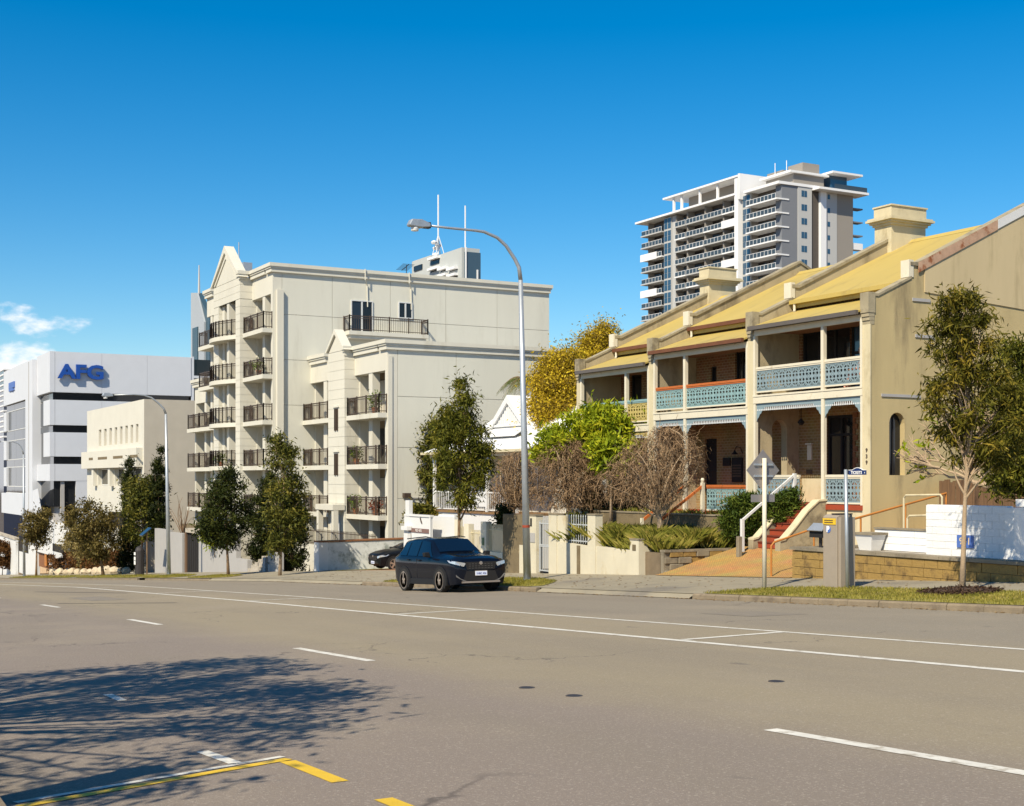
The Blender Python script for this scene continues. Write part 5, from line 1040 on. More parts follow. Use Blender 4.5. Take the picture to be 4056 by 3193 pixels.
a, b, c, d = atY(-60, 2100, 25.2), atY(62, 2140, 25.2), atY(62, 2275, 25.2), atY(-60, 2300, 25.2); O('wall_body', MB().ext([(a[0], a[2]), (b[0], b[2]), (c[0], c[2] - 1), (d[0], d[2] - 1)], 'y', 25.2, 25.5), m_white, rp)
O('coping', MB().ext([(a[0], a[2] + .01), (b[0], b[2] + .01), (b[0], b[2] + .3), (a[0], a[2] + .3)], 'y', 25.1, 25.6), m_conc, rp)
tb = T('beige_building', 'beige rendered building at the far left edge behind the office', 'building', (-210, 40, -12)); O('wall', MB().box(-215, -189, 34, 50, -14, 5.5), mat('beige_wall', (.50, .36, .22), .85, .1, 1, .2, 30), tb); O('roof', MB().box(-216, -188.6, 33.6, 50.5, 5.5, 6), m_conc, tb)
# ------------------------------------------------------------------ cream office with slot windows
cb = T('cream_office', 'cream mid rise office with a row of slot windows above a window band', 'office building', (-125, 30, -8)); CX, CY = -115.5, 28.0
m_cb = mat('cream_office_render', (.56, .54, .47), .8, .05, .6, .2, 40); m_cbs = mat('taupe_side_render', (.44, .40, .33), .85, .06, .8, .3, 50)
xl_ = XY(345, CY); sl = []
for k in range(8):
    u = 391 + k * 21; x = XY(u, CY); sl.append((x, x + XY(u + 10, CY) - XY(u, CY), 3.25, 4.85))
wn = [(XY(389, CY), XY(434, CY), -.55, 1.05), (XY(454, CY), XY(499, CY), -.55, 1.05), (XY(520, CY), XY(560, CY), -.55, 1.05)]
O('front_wall', wall_open(MB(), xl_, CX - .02, -9, 6.9, CY, .6, sl + wn), m_cb, cb)
O('slot_back', MB().box(xl_, CX - .6, CY + .45, CY + .55, 3, 5.2), m_tan_in, cb)
for a in wn: window(cb, a[0] + .02, a[1] - .02, a[2] + .02, a[3] - .02, CY + .35, m_glass, m_alu, mull=0, fw=.08)
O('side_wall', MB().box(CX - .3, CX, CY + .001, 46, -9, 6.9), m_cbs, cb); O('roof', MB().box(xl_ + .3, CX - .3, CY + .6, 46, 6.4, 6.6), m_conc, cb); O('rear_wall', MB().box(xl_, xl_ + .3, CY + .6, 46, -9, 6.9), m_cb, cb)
hb = O('hood_band', MB().box(xl_ - .1, XY(565, CY), CY - .55, CY - .002, 1.1, 2.75), m_cb, cb)
for u0, u1 in ((354, 370), (390, 426), (450, 488), (516, 547)): O('hood_slot', MB().box(XY(u0, CY - .5), XY(u1, CY - .5), CY - .56, CY - .551, 1.9, 2.15), m_darkrend, hb)
for u in (379, 444, 508): O('pier', MB().box(XY(u, CY), XY(u, CY) + .8, CY - .4, CY - .002, -.6, 1.098), m_cb, cb)
O('undercroft', MB().box(XY(432, CY), XY(497, CY), CY - .03, CY - .002, -4.4, -3.0), m_dark, cb)
# ------------------------------------------------------------------ distant towers
tw = T('apartment_tower', 'tall grey and white apartment tower with stacked glass balconies', 'tower', (-250, 205, 0)); TY, TX = 198.0, XY(3094, 198.0)
m_tw = mat('tower_white', (.72, .72, .72), .6, .03, .05, .05); m_tg = mat('tower_dark_grey', (.17, .18, .20), .8, .05, .05, .05); m_tl = mat('tower_light_grey', (.42, .42, .41), .8, .04, .05, .05); m_tt = mat('tower_taupe', (.26, .235, .205), .8, .05, .05, .05); m_tin2 = mat('tower_recess', (.08, .068, .058), .85, .1, .1, .05)
m_bal = glass('balcony_glass', (.045, .065, .085), .1, .35)
def tx(u): return XY(u, TY)
ZR, FH, NF = 66.2, 3.12, 12; xs0 = tx(2563)
O('core', MB().box(xs0, TX - .2, TY + 2.2, TY + 21, -5, ZR), m_tin2, tw)
O('podium', MB().box(xs0, TX, TY, TY + 21.4, -5, ZR - NF * FH - .5), m_tl, tw)
O('roof_slab', MB().box(tx(2530), tx(2925), TY - 1.2, TY + 20, ZR + .2, ZR + .68), m_tw, tw); O('roof_slab', MB().box(tx(2958), TX + .3, TY - 1.0, TY + 21.6, ZR + .02, ZR + .65), m_tw, tw); O('roof_slab', MB().box(TX - 2, TX + 2.5, TY + 9, TY + 24, ZR - .5, ZR + .018), m_tw, tw)
# penthouse
O('penthouse_roof', MB().box(tx(2640), tx(2936), TY - 1.2, TY + 9, ZR + 4.3, ZR + 4.75), m_tw, tw); O('penthouse_back', MB().box(tx(2690), tx(2934), TY + 3, TY + 8, ZR + .7, ZR + 4.3), m_tt, tw); O('penthouse_side', MB().box(tx(2936), tx(2936) + .6, TY - 1, TY + 14, ZR - 1, ZR + 5.02), m_tw, tw)
for u in (2672, 2703, 2775, 2845): O('penthouse_post', MB().box(tx(u), tx(u) + .5, TY - .6, TY - .1, ZR + .7, ZR + 4.3), m_tw, tw)
O('plant_room', MB().box(TX - 10, TX - .5, TY + 4, TY + 13, ZR + .65, ZR + 3.0), m_tt, tw); O('plant_roof', MB().box(TX - 10.5, TX + .2, TY + 2.5, TY + 14, ZR + 3.01, ZR + 3.5), m_tw, tw)
O('plant_room', MB().box(TX - 7, TX - 2, TY + 8, TY + 13, ZR + 3.51, ZR + 6.2), m_tt, tw); O('plant_room', MB().box(TX - 12, TX - 6.5, TY + 6, TY + 10, ZR + 3.51, ZR + 5.2), m_tt, tw)
for k, h in ((4, 3.2), (8, 3.4)): O('roof_mast', MB().tube([(TX - k, TY + 5, ZR + 3.5), (TX - k, TY + 5, ZR + 3.5 + h)], .09, 5), m_tw, tw)
O('sky_terrace_roof', MB().box(TX - 3, TX + 2, TY + 13.5, TY + 22.6, ZR + 3.7, ZR + 4.15), m_tw, tw); O('sky_terrace_wall', MB().box(TX - 3, TX - .5, TY + 15, TY + 20, ZR + .65, ZR + 3.7), m_glass_b, tw); O('sky_terrace_rail', MB().box(TX + 2.0, TX + 2.1, TY + 14, TY + 23.8, ZR + .1, ZR + 1.2), m_bal, tw)
stacks = [(2563, 2626, 1), (2678, 2720, 0), (2722, 2791, 0), (2792, 2864, 0), (2865, 2922, 0), (2972, 3091, 2)]
for u0, u1, kd in stacks:
    a, b = tx(u0), tx(u1); O('fin_wall', MB().box(a - .15, a + .15, TY + (.0 if kd == 0 else .4), TY + 2.3, ZR - NF * FH, ZR), m_tt, tw)
    for f in range(NF):
        z = ZR - (f + 1) * FH; ex = 2.2 if kd == 1 else 0; yf = TY - (1.4 if kd == 2 else .5)
        bl = O('balcony', MB().box(a - ex, b + (.4 if kd == 2 else 0), yf, TY + 2.2, z - .32, z), m_tw if kd == 2 or (f + u0) % 3 == 0 else m_tl, tw)
        O('balustrade', MB().box(a - ex * .9 + .1, b - .1, yf + .08, yf + .14, z + .08, z + 1.05), m_bal, bl); O('handrail', MB().box(a - ex * .9 + .1, b - .1, yf + .05, yf + .17, z + 1.05, z + 1.13), m_tw, bl)
        n = max(2, int((b - a) / 1.3))
        pmb = MB()
        for k in range(n + 1): x = a + .1 + (b - a - .2) * k / n; pmb.box(x - .05, x + .05, yf + .05, yf + .079, z, z + 1.06)
        stuff(O('rail_posts', pmb, m_tw, bl))
        for k in range(2): O('balcony_window', MB().box(a + .4 + (b - a) * .5 * k, a + (b - a) * (.5 * k + .42), TY + 2.1, TY + 2.19, z + .1, z + 2.4), m_glass if (k + f) % 2 else m_glass_b, tw)
        if (kd == 1 and f % 3 == 2) or (u0 == 2865 and f in (1, 4, 7)): O('white_parapet', MB().box(a - ex, b - (.0 if kd == 0 else 2.0), yf - .12, yf - .01, z - .5, z + 1.3), m_tw, bl)
for u0, u1 in ((2629, 2658), (2940, 2971)):
    a, b = tx(u0), tx(u1); O('window_bay', MB().box(a, b, TY + .1, TY + 2.3, ZR - NF * FH, ZR), m_tl, tw)
    for f in range(NF):
        z = ZR - (f + 1) * FH
        for k in range(2):
            for q_ in range(2): O('window', MB().box(a + (b - a) * (.06 + .48 * k), a + (b - a) * (.46 + .48 * k), TY + .04, TY + .099, z + .25 + 1.35 * q_, z + 1.5 + 1.35 * q_), m_glass_b, tw)
O('grey_pier', MB().box(tx(2659), tx(2677), TY + .3, TY + 2.4, ZR - NF * FH, ZR), m_tl, tw); O('white_fin', MB().box(tx(2922), tx(2937), TY - 1.0, TY + 2.4, ZR - NF * FH, ZR + 4.29), m_tw, tw)
# side of the tower facing right
def ty(u): return YX(u, TX)
segs = [(3096, 3159, m_tg, 0), (3159, 3214, m_tl, .15), (3214, 3245, m_tin2, -.8), (3245, 3268, m_tw, .5), (3268, 3314, m_tl, .1), (3314, 3379, m_tt, 0)]
for u0, u1, m, e in segs: O('side_wall', MB().box(TX - 2, TX + e, ty(u0) + .01, ty(u1) - .01, ZR - NF * FH, ZR - .05 if m is not m_tw else ZR + .0), m, tw)
for f in range(NF):
    z = ZR - (f + 1) * FH
    y0, y1 = ty(3172), ty(3195)
    for k in range(2): O('window', MB().box(TX + .151, TX + .2, y0 + (y1 - y0) * .5 * k + .06, y0 + (y1 - y0) * .5 * (k + 1) - .06, z + .9, z + 2.3), m_glass_b, tw)
    y0, y1 = ty(3277), ty(3286); O('window', MB().box(TX + .101, TX + .15, y0, y1, z + 1.1, z + 2.2), m_glass_b, tw)
    O('slab_end', MB().box(TX - .79, TX - .5, ty(3214) + .05, ty(3245) - .05, z - .3, z), m_tl, tw)
    O('rear_balcony', MB().box(TX - 2, TX - .2, ty(3379), ty(3379) + 3.2, z - .3, z + (1.2 if f == 3 else 0)), m_tw if f == 3 else m_tg, tw)
# grey tower behind the apartment block
g2 = T('grey_tower', 'pale grey round cornered tower top behind the apartment roof', 'tower', (-230, 110, 0)); GY = 112.0
gx0, gx1 = XY(1690, GY), XY(1829, GY); gzt = zY(1760, 1003, GY); m_gt = mat('tower_pale_concrete', (.42, .44, .43), .8, .05, .1, .05)
O('main_shaft', MB().box(gx0, gx1, GY, YX(1900, gx1), -10, gzt), m_gt, g2); wx0 = XY(1622, GY + .4); arc = [(wx0 + 2.2 - 2.2 * math.sin(t * math.pi / 12), GY + .4 + .8 - .8 * math.cos(t * math.pi / 12)) for t in range(7)]
O('curved_wing', MB().ext([(gx0 + 1, GY + .4)] + arc + [(wx0, GY + 3), (gx0 + 1, GY + 3)], 'z', -10, zY(1650, 1027, GY)), m_gt, g2)
O('glass_side', MB().box(gx1, gx1 + .4, GY + .5, YX(1900, gx1), -10, gzt - .8), glass('tower_blue_glass', (.05, .09, .13), .2, .4), g2)
for u in (1846, 1892): O('side_fin', MB().box(gx1 + .4, gx1 + .6, YX(u - 8, gx1), YX(u - 8, gx1) + .25, -10, gzt - (0 if u < 1860 else 4)), m_tw, g2)
for u0, u1, v0, v1 in ((1709, 1741, 1023, 1053), (1708, 1741, 1065, 1080), (1748, 1774, 1066, 1078), (1784, 1812, 1066, 1077), (1784, 1812, 1092, 1104), (1748, 1774, 1092, 1104)):
    a, b = atY(u0, v1, GY), atY(u1, v0, GY); wi = O('window', MB().box(a[0], b[0], GY - .12, GY - .002, a[2], b[2]), m_glass, g2); O('window_hood', MB().box(a[0] - .3, b[0] + .3, GY - .8, GY - .003, b[2] + .02, b[2] + .5), m_tw, wi)
a, b = atY(1642, 1076, GY + .4), atY(1674, 1046, GY + .4); O('window', MB().box(a[0], b[0], GY + .2, GY + .38, a[2], b[2]), m_glass, g2)
mc = atY(1736, 1000, GY + 5); dm = MB()
for k in range(9): x, y, zz_ = mc[0] + random.uniform(-1.6, 1.6), GY + 5 + random.uniform(-1.5, 1.5), gzt + random.uniform(.5, 5); dm.lathe([(.5, -.4), (.7, 0), (.2, .3)], (x, y, zz_), 8)
dm.tube([(mc[0], GY + 5, gzt - .5), (mc[0], GY + 5, gzt + 14)], .15, 5)
for k in range(4): dm.tube([(mc[0] + 1.4 * (-1) ** k, GY + 5 + 1.4 * (-1) ** (k // 2), gzt - .3), (mc[0], GY + 5, gzt + 6)], .08, 4)
O('antenna_cluster', dm, m_tw, g2); ml = atY(1843, 1000, GY + 3); O('lattice_mast', MB().tube([(ml[0], GY + 3, -5), (ml[0], GY + 3, zY(1843, 815, GY + 3))], .13, 5), m_tw, g2)
# slender city tower with sloping crown and spire
s3 = T('spire_tower', 'slender blue grey city tower with sloping crown and thin spire', 'tower', (-1150, 340, 0)); SY = 330.0
def sp(u, v, y=SY): return atY(u, v, y)
m_s3 = mat('spire_tower_pale', (.34, .37, .40), .6, .04, .02, 0); m_s3g = glass('spire_tower_glass', (.04, .075, .10), .35, .3)
a, b, c = sp(756, 1160), sp(780, 1160), sp(808, 1275)
O('pale_shaft', MB().ext([(a[0], -20), (sp(808, 1900)[0], -20), (c[0], c[2]), (b[0], b[2]), (a[0], a[2])], 'y', SY, SY + 1.5), m_s3, s3)
O('glass_strip', MB().box(sp(766, 1300)[0], sp(786, 1300)[0], SY - 1, SY - .01, -20, sp(770, 1300)[2]), m_s3g, s3)
d = sp(784, 1160, SY + 2); e = sp(832, 1250, SY + 2); O('glass_shaft', MB().ext([(d[0], -20), (e[0], -20), (e[0], e[2]), (sp(806, 1205, SY + 2)[0], sp(806, 1205, SY + 2)[2]), (d[0], d[2])], 'y', SY + 1.51, SY + 6), m_s3g, s3)
O('spire', MB().tube([(d[0], SY + 3, d[2] - 5), (d[0], SY + 3, sp(784, 1045)[2])], [1.4, .5], 6), m_tl, s3)
s4 = T('striped_tower', 'dark glass tower with pale floor bands at the extreme left edge', 'tower', (-420, 70, 0)); KY = 64.0
a = atY(15, 1460, KY); O('shaft', MB().box(a[0] - 40, a[0], KY, KY + 30, -20, a[2]), glass('striped_glass', (.02, .03, .06), .1, .7), s4)
for k in range(14): O('floor_band', MB().box(a[0] - 40.1, a[0] + .15, KY - .2, KY + 30, a[2] - 1.35 * k * 1.2 - .5, a[2] - 1.35 * k * 1.2), m_tw, s4)
# ------------------------------------------------------------------ street lamps
def street_lamp(bu, bv, Y, pts, head, label, r0=.13, band=False):
    b = atY(bu, bv, Y); X = b[0]; zb = zpav(X, Y); t = T('street_lamp', label, 'street lamp', (X, Y, zb), 'curved arm street lamps')
    P3 = [atX(u, v, X) for u, v in pts]; n = len(P3)
    pole = [(X, Y, zb - .1)] + P3[:1]; O('pole', MB().tube([(X, Y, zb - .1), (X, Y + (P3[0][1] - Y) * .5, (zb + P3[0][2]) / 2), P3[0]], [r0, r0 * .78, r0 * .56], 14), m_galv, t, smooth=True)
    O('base_plate', MB().lathe([(r0 * 1.6, -.05), (r0 * 1.6, .03), (r0 * 1.1, .05)], (X, Y, zb), 14), m_galv, t)
    O('curved_arm', MB().tube(P3, [r0 * .55 - (r0 * .55 - .035) * i / (n - 1) for i in range(n)], 10), m_galv, t, smooth=True)
    h0, h1 = atX(*head[0], X), atX(*head[1], X); y0, y1, z = h0[1], h1[1], (h0[2] + h1[2]) / 2; L_ = y1 - y0
    hd = O('lamp_head', MB().ext([(y0, z - .02), (y0 + .12 * L_, z + .15), (y0 + .6 * L_, z + .17), (y1, z + .06), (y1, z - .06), (y0 + .6 * L_, z - .10), (y0 + .05 * L_, z - .08)], 'x', X - .14, X + .14), m_galv, t, bevel=.03)
    O('lamp_lens', MB().lathe([(.12, -.12), (.13, -.05), (.12, .0)], (X, y0 + .32 * L_, z - .09), 12), m_alu, hd); O('lamp_neck', MB().box(X - .1, X + .1, y1 - .42 * L_, y1 + .02, z - .09, z + .1), m_iron, hd)
    if band:
        zz_ = atX(2084, 2085, X)[2]; yb = Y + (P3[0][1] - Y) * (zz_ - zb) / (P3[0][2] - zb); O('red_band', MB().lathe([(r0 * .97, -.04), (r0 * .97, .04)], (X, yb, zz_), 14), m_redstep, t)
    else: zz_ = zb + 1.6; O('inspection_hatch', MB().box(X - .05, X + .05, Y - r0 * 1.05, Y - r0 * .8, zb + .5, zb + .9), m_greyrend, t)
    return t
street_lamp(2089, 2294, 22.4, [(2062, 1110), (2056, 1060), (2039, 1026), (2004, 973), (1969, 941), (1916, 918), (1881, 913), (1776, 903), (1695, 893)], ((1616, 893), (1700, 888)), 'tall grey street lamp with red band arching over the parked dark SUV', .135, True)
street_lamp(669, 2274, 22.4, [(657, 1640), (648, 1618), (627, 1597), (600, 1576), (570, 1566), (530, 1563), (446, 1565)], ((404, 1567), (447, 1565)), 'grey street lamp in front of the blank taupe wall', .14)
street_lamp(96, 2278, 22.4, [(93, 1800), (89, 1785), (83, 1770), (72, 1757), (50, 1750), (0, 1748)], ((-26, 1750), (0, 1749)), 'farthest grey street lamp before the white office', .14)
# ------------------------------------------------------------------ diamond sign seen from behind, ticket sign and machine
q = atY(3028, 2312, 22.0); X, zb = q[0], zpav(q[0], 22.0)
ds = T('diamond_sign', 'diamond road sign seen from its grey back on a cream post', 'road sign', (X, 22, zb)); zt = zY(3024, 1815, 22)
O('post', MB().tube([(X, 22, zb - .2), (X, 22, zt)], .055, 10), m_cream_t, ds, smooth=True)
zc = zY(3024, 1863, 22); d = .53; O('sign_plate', MB().ext([(22 - d, zc), (22, zc - d), (22 + d, zc), (22, zc + d)], 'x', X - .065, X - .057), m_signback, ds)
O('plate_bracket', MB().box(X - .057, X - .02, 21.7, 22.3, zc + .12, zc + .17).box(X - .057, X - .02, 21.7, 22.3, zc - .17, zc - .12), m_galv, ds)
zp = zY(3024, 1973, 22); O('lower_plate', MB().box(X - .067, X - .058, 21.62, 22.38, zp - .1, zp + .09), m_signback, ds)
q = atY(3357, 2314, 22.5); X, zb = q[0], zpav(q[0], 22.5)
ts = T('ticket_sign', 'tickets sign on a slim galvanised pole beside the taupe machine', 'sign', (X, 22.5, zb)); zt = zY(3357, 1860, 22.5)
O('pole', MB().tube([(X, 22.5, zb - .2), (X - .06, 22.5, zt)], .042, 10), m_galv, ts, smooth=True)
x0, x1 = XY(3366, 22.5) - .03, XY(3431, 22.5); zl, zh = zY(3390, 1881, 22.5), zY(3390, 1863, 22.5); n = 8; c0, c1 = x0 + .12, x1 - .1
arc = [(c1 - (c1 - c0) * k / n, zh + .055 * math.sin(math.pi * k / n)) for k in range(n + 1)]
pl = O('sign_plate', MB().ext([(x0, zl), (x1, zl), (x1, zh)] + arc + [(x0, zh)], 'y', 22.49, 22.51), m_navy, ts)
text('sign_word', 'TICKETS', m_signw, pl, ((x0 + x1) / 2 - .025, 22.488, zl + .05), (1, 0, 0), (0, 0, 1), .098, .001, bold=.002)
O('sign_arrow', MB().ext([(x1 - .05, zl + .05), (x1 - .03, zl + .07), (x1 - .03, zl + .03)], 'y', 22.484, 22.489), m_signw, pl)
O('sign_border', MB().ext([(x0, zh)] + [(p[0], p[1]) for p in reversed(arc)] + [(x1, zh), (x1, zh + .012)] + [(p[0], p[1] + .012) for p in arc] + [(x0, zh + .012)], 'y', 22.486, 22.514), m_signw, pl)
q = atY(3318, 2314, 22.7); X, zb = q[0], zpav(q[0], 22.7)
tm = T('ticket_machine', 'taupe parking ticket machine with yellow label and blue P', 'ticket machine', (X, 22.7, zb)); w = .24; zt = zY(3318, 2038, 22.7)
O('cabinet', MB().ext([(22.45, zb - .05), (22.95, zb - .05), (22.95, zt), (22.55, zt), (22.45, zt - .05)], 'x', X - w, X + w), m_machine, tm, bevel=.012)
O('side_housing', MB().box(X + w + .003, X + w + .09, 22.5, 22.95, zb - .05, zt - .06), m_machine, tm); O('top_cap', MB().box(X - .02, X + w, 22.52, 22.96, zt + .002, zt + .03), m_iron, tm)
ly = O('yellow_label', MB().box(X - w + .005, X + w - .03, 22.435, 22.449, zt - .24, zt - .09), m_yel, tm); 
for k in range(2): O('label_line', MB().box(X - w + .06, X + w - .12, 22.43, 22.434, zt - .15 - .05 * k, zt - .13 - .05 * k), m_brown_rail, ly)
text('parking_letter', 'P', m_signw, tm, (X - .06, 22.44, zt - .36), (1, 0, 0), (0, 0, 1), .19, .003, bold=.01); O('letter_badge', MB().lathe([(.085, 0), (.085, .008)], (X - .05, 22.441, zt - .36), 14, 'y'), m_blue, tm)
# far meter with solar panel and a poster bollard
q = atY(553, 2272, 22.9); X, zb = q[0], zpav(q[0], 22.9); bp_ = T('poster_bollard', 'dark bollard with pale stickers beside the cypress pair', 'bollard', (X, 22.9, zb))
O('bollard', MB().lathe([(.32, -.1), (.32, 1.75), (.25, 1.95), (.08, 2.05)], (X, 22.9, zb), 12), m_iron, bp_)
for k, (a, b) in enumerate(((.75, 1.0), (1.05, 1.3), (1.42, 1.62))): O('sticker', MB().box(X - .2, X + .2, 22.55, 22.575, zb + a, zb + b), m_signw, bp_)
q = atY(582, 2272, 23.4); X, zb = q[0], zpav(q[0], 23.4); sp2 = T('solar_panel', 'small solar panel on a slim pole beside the cypress pair', 'solar panel', (X, 23.4, zb)); zt = zY(572, 2108, 23.4)
O('pole', MB().tube([(X, 23.4, zb - .1), (X, 23.4, zt)], .05, 8), m_bark, sp2); O('panel', MB().add([(X - .65, 23.0, zt - .2), (X + .25, 23.0, zt - .2), (X + .45, 23.6, zt + .35), (X - .45, 23.6, zt + .35), (X - .65, 23.04, zt - .25), (X + .25, 23.04, zt - .25), (X + .45, 23.64, zt + .3), (X - .45, 23.64, zt + .3)], [(0, 1, 2, 3), (7, 6, 5, 4), (0, 4, 5, 1), (1, 5, 6, 2), (2, 6, 7, 3), (3, 7, 4, 0)]), m_glass_g, sp2)
O('frame', MB().add([(X - .68, 22.99, zt - .22), (X + .27, 22.99, zt - .22), (X + .27, 23.05, zt - .27), (X - .68, 23.05, zt - .27)], [(0, 1, 2, 3)]), m_alu, sp2)
# ------------------------------------------------------------------ vehicles
m_bins = mat('bumper_insert_grey', (.12, .115, .11), .5, .05, 4, 0, 40)
m_cglass = glass('car_glass', (.003, .007, .016), .03, .55)
def paint(name, col, coat=.3, rough=.35, metal=.3):
    return mat(name, col, rough, .03, 2, 0, 30, metal, .06, coat=coat)
m_tyre = mat('tyre_rubber', (.02, .019, .018), .85, .15, 8, .2, 60); m_rim = mat('alloy_rim', (.52, .44, .37), .4, .06, 6, 0, 40, metal=.8); m_trim = mat('black_trim', (.007, .007, .008), .6, .1, 5, .05, 60); m_chrome = mat('chrome', (.75, .74, .72), .12, .03, 4, 0, 40, metal=1.0); m_head = mat('headlight', (.72, .72, .70), .08, .05, 4, 0, 40, metal=.6, coat=1); m_platem = mat('number_plate_blue_white', (.62, .66, .80), .4, .03, 4, 0); m_ptext = mat('plate_text', (.03, .05, .2), .5, .05, 4, 0)
def car(name, label, loc, rot, ST, m_body, wheels, wr, plate, win, ws, sil):
    t = T(name, label, 'car', loc); ORG[t.name] = (0, 0, 0); t.rotation_euler = rot
    xs_ = [s[0] for s in ST]
    def iv(x, k): return float(np.interp(-x, [-a for a in xs_], [s[k] for s in ST]))
    def ring(x):
        zb, be, to, wb, wm, wt = (iv(x, k) for k in range(1, 7)); dz = (zb + be) / 2
        return [(0, zb), (wb, zb), (wb + .03, zb + .12), (wm + .01, dz), (wm + .012, dz + (be - dz) * .5), (wm, be - .035), (wm - .03, be), (wt, to - .055), (wt - .08, to - .005), (wt * .5, to + .018), (0, to + .025)]
    xx = []
    for a, b in zip(xs_[:-1], xs_[1:]): xx += [a + (b - a) * i / 3 for i in range(3)]
    xx.append(xs_[-1]); mb = MB(); n = 20
    for x in xx:
        h = ring(x); full = h + [(-p[0], p[1]) for p in reversed(h[1:-1])]; mb.v += [(x, p[0], p[1]) for p in full]
    for i in range(len(xx) - 1):
        for j in range(n): mb.f.append((i * n + j, i * n + (j + 1) % n, (i + 1) * n + (j + 1) % n, (i + 1) * n + j)); mb.m.append(0)
    mb.f += [tuple(range(n)), tuple(range((len(xx) - 1) * n, len(xx) * n))]; mb.m += [0, 0]
    bo = O('body', mb, m_body, t, smooth=True); bo.data.set_sharp_from_angle(angle=R(38))
    def side(x, f, s):
        h = ring(x); a, b = h[6], h[7]; return (x, s * (a[0] + (b[0] - a[0]) * f + .012), a[1] + (b[1] - a[1]) * f + .004)
    for s in (-1, 1):
        for x0b, x1b, x0t, x1t in win:
            g = MB(); K = 4
            for i in range(K + 1):
                for j in range(K + 1):
                    f = .05 + .88 * j / K; xa = x0b + (x0t - x0b) * j / K; xb = x1b + (x1t - x1b) * j / K; g.v.append(side(xa + (xb - xa) * i / K, f, s))
            for i in range(K):
                for j in range(K): g.f.append((i * (K + 1) + j, (i + 1) * (K + 1) + j, (i + 1) * (K + 1) + j + 1, i * (K + 1) + j + 1)); g.m.append(0)
            O('side_window', g, m_cglass, t, smooth=True, fix=False)
        # sills, wheel arches, door handles, mirror
        O('sill_cladding', MB().box(wheels[1] + .3, wheels[0] - .3, s * (iv(0, 4) + .035) - .03, s * (iv(0, 4) + .035) + .03, iv(0, 1) + .02, iv(0, 1) + .2), m_trim, t)
        for x in (win[0][1] + .12, win[1][1] + .1 if len(win) > 1 else win[0][1]):
            z = iv(x, 2) - .1; y = s * (iv(x, 5) + .02); O('door_handle', MB().box(x - .02, x + .16, min(y, y + s * .03), max(y, y + s * .03), z - .015, z + .02), m_body, t)
        for x in ((win[0][1] + win[1][0]) / 2,):
            y = s * (iv(x, 5) + .012); O('door_seam', MB().box(x - .008, x + .008, min(y, y - s * .02), max(y, y - s * .02), iv(x, 1) + .22, iv(x, 2) - .05), m_black, t)
        mx_ = win[0][0] - .12; my = iv(mx_, 5) + .02; mir = O('mirror', MB().ext([(s * my, iv(mx_, 2) + .0), (s * (my + .22), iv(mx_, 2) + .04), (s * (my + .24), iv(mx_, 2) + .17), (s * (my + .06), iv(mx_, 2) + .18)], 'x', mx_ - .09, mx_ + .07), m_trim, t, bevel=.02)
        for x in wheels:
            yw = iv(x, 5) + .012
            pts = [(x + (wr + .11) * math.cos(k * math.pi / 12), wr + (wr + .11) * math.sin(k * math.pi / 12) - .02) for k in range(-1, 14)]
            O('wheel_arch', MB().ext(pts, 'y', s * (yw - .12), s * (yw + .022)), m_trim, t)
            pts = [(x + (wr + .05) * math.cos(k * math.pi / 12), wr + (wr + .05) * math.sin(k * math.pi / 12) - .02) for k in range(-2, 15)]
            O('arch_void', MB().ext(pts, 'y', s * (yw + .02), s * (yw + .026)), m_black, t)
            wh = O('wheel', MB().lathe([(wr * .62, -.20), (wr * .95, -.20), (wr, -.15), (wr, .0), (wr * .95, .045), (wr * .78, .05), (wr * .77, .02)] if s > 0 else [(wr * .62, .20), (wr * .95, .20), (wr, .15), (wr, .0), (wr * .95, -.045), (wr * .78, -.05), (wr * .77, -.02)], (x, s * yw, wr), 26, 'y'), m_tyre, t, smooth=True); wh.data.set_sharp_from_angle(angle=R(40))
            rm = MB(); yo = s * (yw + .03); rm.lathe([(wr * .78, -.012), (wr * .78, .012), (wr * .70, .014), (wr * .69, -.012)], (x, yo, wr), 26, 'y')
            for k in range(5):
                for da in (-.13, .13):
                    a = k * 2 * math.pi / 5 + .3 + da; rm.bar((x + .05 * math.cos(a), yo, wr + .05 * math.sin(a)), (x + wr * .72 * math.cos(a), yo - s * .01, wr + wr * .72 * math.sin(a)), .03, .055)
            rm.lathe([(.06, -.02), (.06, .02)], (x, yo, wr), 10, 'y'); O('rim', rm, m_rim, wh)
            O('brake_disc', MB().lathe([(wr * .7, -.01), (wr * .7, .01)], (x, s * (yw + .0), wr), 20, 'y'), m_black, wh)
    # windscreen and rear glass
    for nm, (xb0, xt0), e in (('windscreen', ws, .014), ('rear_window', (ST[-2][0] - .0, ST[-3][0] - .05), -.02)):
        g = MB(); K = 6
        for i in range(K + 1):
            for j in range(K + 1):
                x = xb0 + (xt0 - xb0) * (.05 + .9 * i / K); wt = iv(x, 6) - .05; yv = -wt + 2 * wt * j / K; cr_ = .022 * (1 - (yv / wt) ** 2); g.v.append((x + e, yv, iv(x, 3) + .006 + cr_ + abs(e) * .6))
        for i in range(K):
            for j in range(K): g.f.append((i * (K + 1) + j, (i + 1) * (K + 1) + j, (i + 1) * (K + 1) + j + 1, i * (K + 1) + j + 1)); g.m.append(0)
        O(nm, g, m_cglass, t, smooth=True, fix=False)
    # face of the car
    x0 = xs_[0]; x1 = ST[1][0]; x2 = ST[2][0]; zb, zt = iv(x1, 1), iv(x1, 2)
    O('grille', MB().ext([(-.56, zt - .02), (.56, zt - .02), (.48, zt - .26), (-.48, zt - .26)], 'x', x0 - .1, x0 + .012), m_black, t)
    for r in range(3):
        for k in range(8): O('grille_bar', MB().box(x0 + .012, x0 + .022, -.42 + k * .11, -.36 + k * .11, zt - .09 - .065 * r, zt - .08 - .065 * r), m_bins, t)
